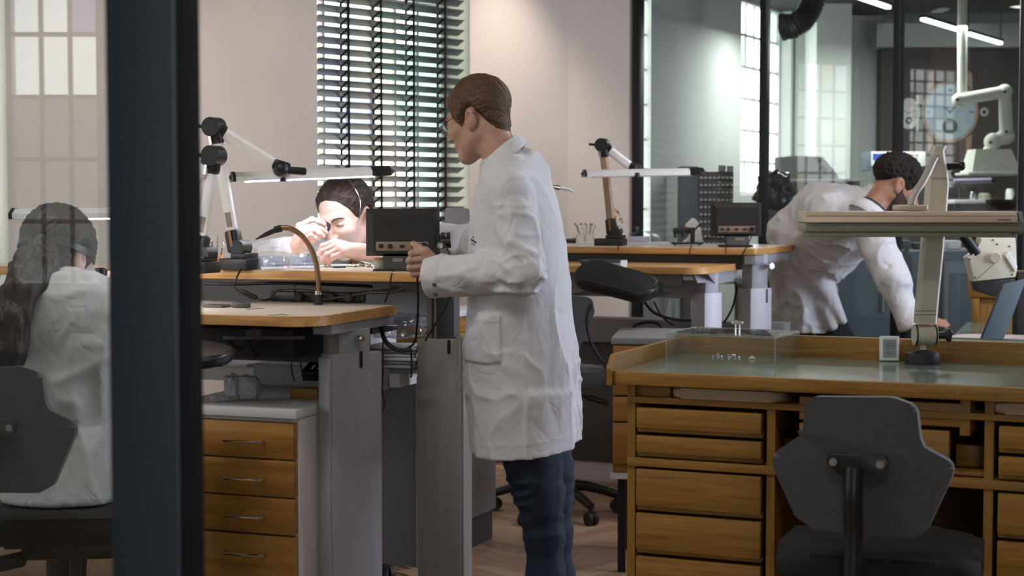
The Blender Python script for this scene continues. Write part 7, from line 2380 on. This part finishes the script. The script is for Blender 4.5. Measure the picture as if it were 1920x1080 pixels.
# collar of coat and dark shirt
ax_ = ((HMb @ Vector((0, 0.035, -0.10))) - (HMb @ Vector((0, 0.05, -0.20)))).normalized()
cC = HMb @ Vector((0, 0.046, -0.148))
for nm, rad, h0, h1, m_ in (('shirt_collar', 0.070, -0.02, 0.028, pbr('navy_shirt', '#232b38', 0.85)), ('collar', 0.082, -0.05, 0.012, M_COAT)):
    g = Grid(cC - Vector((0.13, 0.13, 0.13)), cC + Vector((0.13, 0.13, 0.13)), 0.005)
    q = g.P - A3(cC)
    hg_ = q @ A3(ax_)
    rad_ = np.sqrt(np.maximum((q ** 2).sum(-1) - hg_ ** 2, 0))
    Dc = np.maximum(np.abs(rad_ - rad - np.clip(-hg_ * 0.45, -0.008, 0.012)) - 0.0055, np.maximum(hg_ - h1, h0 - hg_))
    me = g.mesh(Dc, nm, None, 1)
    me.transform(bm_.inv)
    bm_.part(nm, me, m_, bcoat if nm == 'collar' else None)
g = Grid((at(1440, 0, 8.3).x, 7.95, 0.03), (at(1640, 0, 8.2).x, 8.62, 1.06), 0.012)
P = g.P
D = np.minimum(chain(P, [at(1535, 560, 8.24), at(1572, 640, 8.16), at(1592, 740, 8.14), at(1596, 895, 8.18)], [0.095, 0.080, 0.068, 0.05], 0.03), chain(P, [at(1495, 570, 8.38), at(1488, 740, 8.40), at(1482, 885, 8.42)], [0.105, 0.078, 0.052], 0.03))
D = D - warpfolds(P, 0.010, 12, 81)
me = g.mesh(D, 'trousers')
me.transform(bm_.inv)
bm_.part('trousers', me, M_TROUS)
for x, y, dd in ((1596, 900, 8.18), (1482, 890, 8.42)):
    c = at(x, y, dd)
    bm_.part('shoe', MB().prism(roundpoly([(-0.09, -0.045), (0.19, -0.045), (0.19, 0.045), (-0.09, 0.045)], (0.04,) * 4, 5), 0.075, Matrix.Translation((c.x, dd, 0.0)), 0.02, 3), M_SHOE)
w = at(1716, 613, 7.5)
zt_ = ZS + 0.012
mcp = [at(1744, 602 + 3.0 * i, 7.48 - 0.020 * i) for i in range(4)]
fng = [[m + Vector((0.040, 0.0, 0.002)), m + Vector((0.066, 0.0, -0.004)), m + Vector((0.086 - 0.008 * abs(i - 1), 0, -0.012))] for i, m in enumerate(mcp)]
tm = [w + Vector((0.03, -0.03, -0.012)), w + Vector((0.06, -0.065, -0.022)), w + Vector((0.09, -0.075, -0.03)), w + Vector((0.112, -0.075, -0.036))]
me = hand_mesh(w, at(1700, 596, 7.5), mcp, fng, tm, 0.031, 0.0100, 0.0035, 1.05)
me.transform(bm_.inv)
bm_.part('hand', me, M_SKIN3)

# ------------------------------------------------------------------ the woman behind the door glass, seen from behind
d2_ = 4.25
wo = Thing('person', 'woman with long brown hair and black head strap sitting behind the door glass', 'person', (at(115, 900, d2_).x, d2_, 0))
HMo = head_matrix(at(111, 480, d2_ + 0.11), 158, 22, 3, 1.03)
hdw = add_head(wo, HMo, M_SKIN2, M_HAIR4, [(-0.13, 0.075), (-0.098, 0.068), (-0.07, 0.05), (-0.055, 0.0), (-0.035, -0.03), (-0.015, -0.014), (0.0, 0.012), (0.022, 0.012), (0.036, -0.04), (0.05, -0.11), (0.16, -0.15)], 0.014, 0.0034, None, True, 0.3, comb=0.003)
g = Grid(at(-40, 0, d2_) * 0 + Vector((at(-45, 0, d2_).x, d2_ - 0.28, at(0, 712, d2_).z)), Vector((at(150, 0, d2_).x, d2_ + 0.15, at(0, 440, d2_).z)), 0.005)
P = g.P
hp_ = [at(84, 468, d2_ + 0.04), at(62, 505, d2_ - 0.03), at(38, 545, d2_ - 0.12), at(20, 600, d2_ - 0.165), at(12, 655, d2_ - 0.17), at(8, 692, d2_ - 0.17)]
D = chain(P, hp_, [0.055, 0.050, 0.042, 0.042, 0.046, 0.030], 0.03)
D = D - 0.012 * (vnoise(P, 26, 91, (1.6, 1.6, 0.35)) - 0.5) * 2 - 0.007 * (vnoise(P, 60, 93, (1.6, 1.6, 0.3)) - 0.5) * 2
me = g.mesh(D, 'hair')
me.transform(HMo.inverted())
wo.part('hair', me, M_HAIR4, hdw)
ring = []
for k in range(25):
    a = 2 * PI * k / 24
    ring.append(HMo @ Vector((0.0895 * math.sin(a), 0.012 - 0.1125 * math.cos(a) * (1 if math.cos(a) > 0 else 1.0), 0.006 + 0.004 * math.cos(a))))
mb = MB()
vs = []
upv = (HMo.to_3x3() @ Vector((0, 0, 1))).normalized()
for p_ in ring[:-1]:
    o_ = HMo @ Vector((0, 0.012, 0.006))
    out = (p_ - o_).normalized()
    vs += [p_ - upv * 0.0085, p_ + upv * 0.0085, p_ + upv * 0.0085 + out * 0.003, p_ - upv * 0.0085 + out * 0.003]
n_ = 24
mb.raw(vs, [(i * 4 + j, i * 4 + (j + 1) % 4, ((i + 1) % n_) * 4 + (j + 1) % 4, ((i + 1) % n_) * 4 + j) for i in range(n_) for j in range(4)])
vz = Thing('head_strap', 'black head strap of a magnifier worn over the long brown hair', 'head strap', HMo @ Vector((0, 0, 0)))
vz.part('strap', mb, M_BLACKP)
vz.part('magnifier', MB(HMo).box((0, -0.135, -0.004), (0.11, 0.022, 0.034), None, 0.006), M_BLACKP)
g = Grid((at(-12, 0, d2_).x, d2_ - 0.22, 0.60), (at(330, 0, d2_).x, d2_ + 0.62, at(0, 490, d2_).z), 0.0085)
P = g.P
X, Y, Z = P[..., 0], P[..., 1], P[..., 2]
pr = [(502, 110, .058, .06), (522, 116, .085, .075), (545, 126, .14, .09), (578, 136, .168, .10), (640, 138, .165, .115), (720, 128, .135, .115), (790, 118, .120, .115), (860, 116, .145, .14), (930, 112, .168, .17), (975, 112, .160, .16), (1000, 112, .150, .15)]
zs = [at(0, y, d2_).z for y, *_ in pr]
D, u, v = loft(P, (0, 1), (1, 0), zs, [(at(x, 0, d2_).x, d2_ + 0.02) for _, x, _, _ in pr], [b for *_, b in pr], [a for _, _, a, _ in pr])
D = np.maximum(D, Z - at(0, 512, d2_).z)
D = su(D, cap(P, HMo @ Vector((0, 0.050, -0.165)), at(122, 590, d2_ + 0.01), 0.070, 0.10), 0.04)
D = su(D, cap(P, HMo @ Vector((0, 0.052, -0.185)), HMo @ Vector((0, 0.054, -0.22)), 0.070, 0.078), 0.03)
shw = at(198, 572, d2_ + 0.02)
D = su(D, chain(P, [shw, at(262, 640, d2_ + 0.16), at(226, 566, d2_ + 0.46)], [0.066, 0.060, 0.048], 0.03), 0.03)
shv = at(82, 575, d2_ + 0.02)
D = su(D, chain(P, [shv, at(70, 640, d2_ + 0.22), at(150, 575, d2_ + 0.46)], [0.066, 0.058, 0.046], 0.03), 0.03)
D = D - warpfolds(P, 0.014, 8, 95, (1.6, 1, 0.25)) - warpfolds(P, 0.008, 17, 97, (1, 1, 0.6))
D = creases(P, D, [(at(150, 560, 4.15), at(90, 690, 4.13), -0.005, 0.012), (at(175, 575, 4.15), at(120, 720, 4.13), 0.010, 0.010), (at(130, 570, 4.14), at(72, 680, 4.13), 0.010, 0.010), (at(160, 800, 4.12), at(110, 935, 4.08), -0.005, 0.010)])
D = np.maximum(D, 0.668 - Z)
me = g.mesh(D, 'lab_coat')
me.transform(wo.inv)
wo.part('lab_coat', me, M_COAT)
cO = HMo @ Vector((0, 0.043, -0.128))
axO = ((HMo @ Vector((0, 0.03, -0.06))) - (HMo @ Vector((0, 0.052, -0.21)))).normalized()
g = Grid(cO - Vector((0.12, 0.12, 0.10)), cO + Vector((0.12, 0.12, 0.10)), 0.0045)
q = g.P - A3(cO)
hg_ = q @ A3(axO)
rad_ = np.sqrt(np.maximum((q ** 2).sum(-1) - hg_ ** 2, 0))
me = g.mesh(np.maximum(np.abs(rad_ - 0.070 - np.clip(-hg_ * 0.5, -0.01, 0.02)) - 0.005, np.maximum(hg_ - 0.026, -0.05 - hg_)), 'collar', None, 1)
me.transform(wo.inv)
wo.part('collar', me, M_COAT)
for sx, wx, wy, dy in ((1, 222, 560, 0.47), (-1, 160, 568, 0.47)):
    w = at(wx, wy, d2_ + dy)
    mcp = [w + Vector((-sx * 0.012 + 0.013 * (i - 1.5), 0.045, 0.052 - 0.004 * i)) for i in range(4)]
    fng = [[m + Vector((-sx * 0.012, 0.026, 0.016)), m + Vector((-sx * 0.02, 0.040, 0.002)), m + Vector((-sx * 0.022, 0.044, -0.016))] for m in mcp]
    tm = [w + Vector((-sx * 0.03, 0.015, 0.02)), w + Vector((-sx * 0.042, 0.035, 0.045)), w + Vector((-sx * 0.044, 0.055, 0.062)), w + Vector((-sx * 0.040, 0.072, 0.066))]
    me = hand_mesh(w, w + Vector((sx * 0.02, -0.06, -0.04)), mcp, fng, tm, 0.026, 0.0085, 0.0032)
    me.transform(wo.inv)
    wo.part('hand', me, M_SKIN2)
g = Grid((at(-30, 0, d2_).x, d2_ - 0.15, 0.03), (at(300, 0, d2_).x, d2_ + 0.65, 0.80), 0.014)
P = g.P
D = None
for sx in (-0.09, 0.10):
    xx = at(112, 0, d2_).x + sx
    c = chain(P, [(xx, d2_ + 0.02, 0.735), (xx + sx * 0.3, d2_ + 0.46, 0.72), (xx + sx * 0.3, d2_ + 0.36, 0.14)], [0.062, 0.068, 0.050], 0.02)
    D = c if D is None else np.minimum(D, c)
me = g.mesh(D, 'trousers')
me.transform(wo.inv)
wo.part('trousers', me, M_TROUS)
for sx in (-0.12, 0.13):
    c = Vector((at(112, 0, d2_).x + sx, d2_ + 0.36, 0))
    wo.part('shoe', MB().prism(roundpoly([(-0.04, -0.07), (0.04, -0.07), (0.04, 0.17), (-0.04, 0.17)], (0.035,) * 4, 5), 0.09, Matrix.Translation(c), 0.02, 3), M_SHOE)
wch, wm_ = wing_chair('black winged work chair carrying the woman behind the door glass', -18, 806, 3.95, 0.90, 0.08, (Vector((0.14, 0.24, 0)), 0.662), 6)
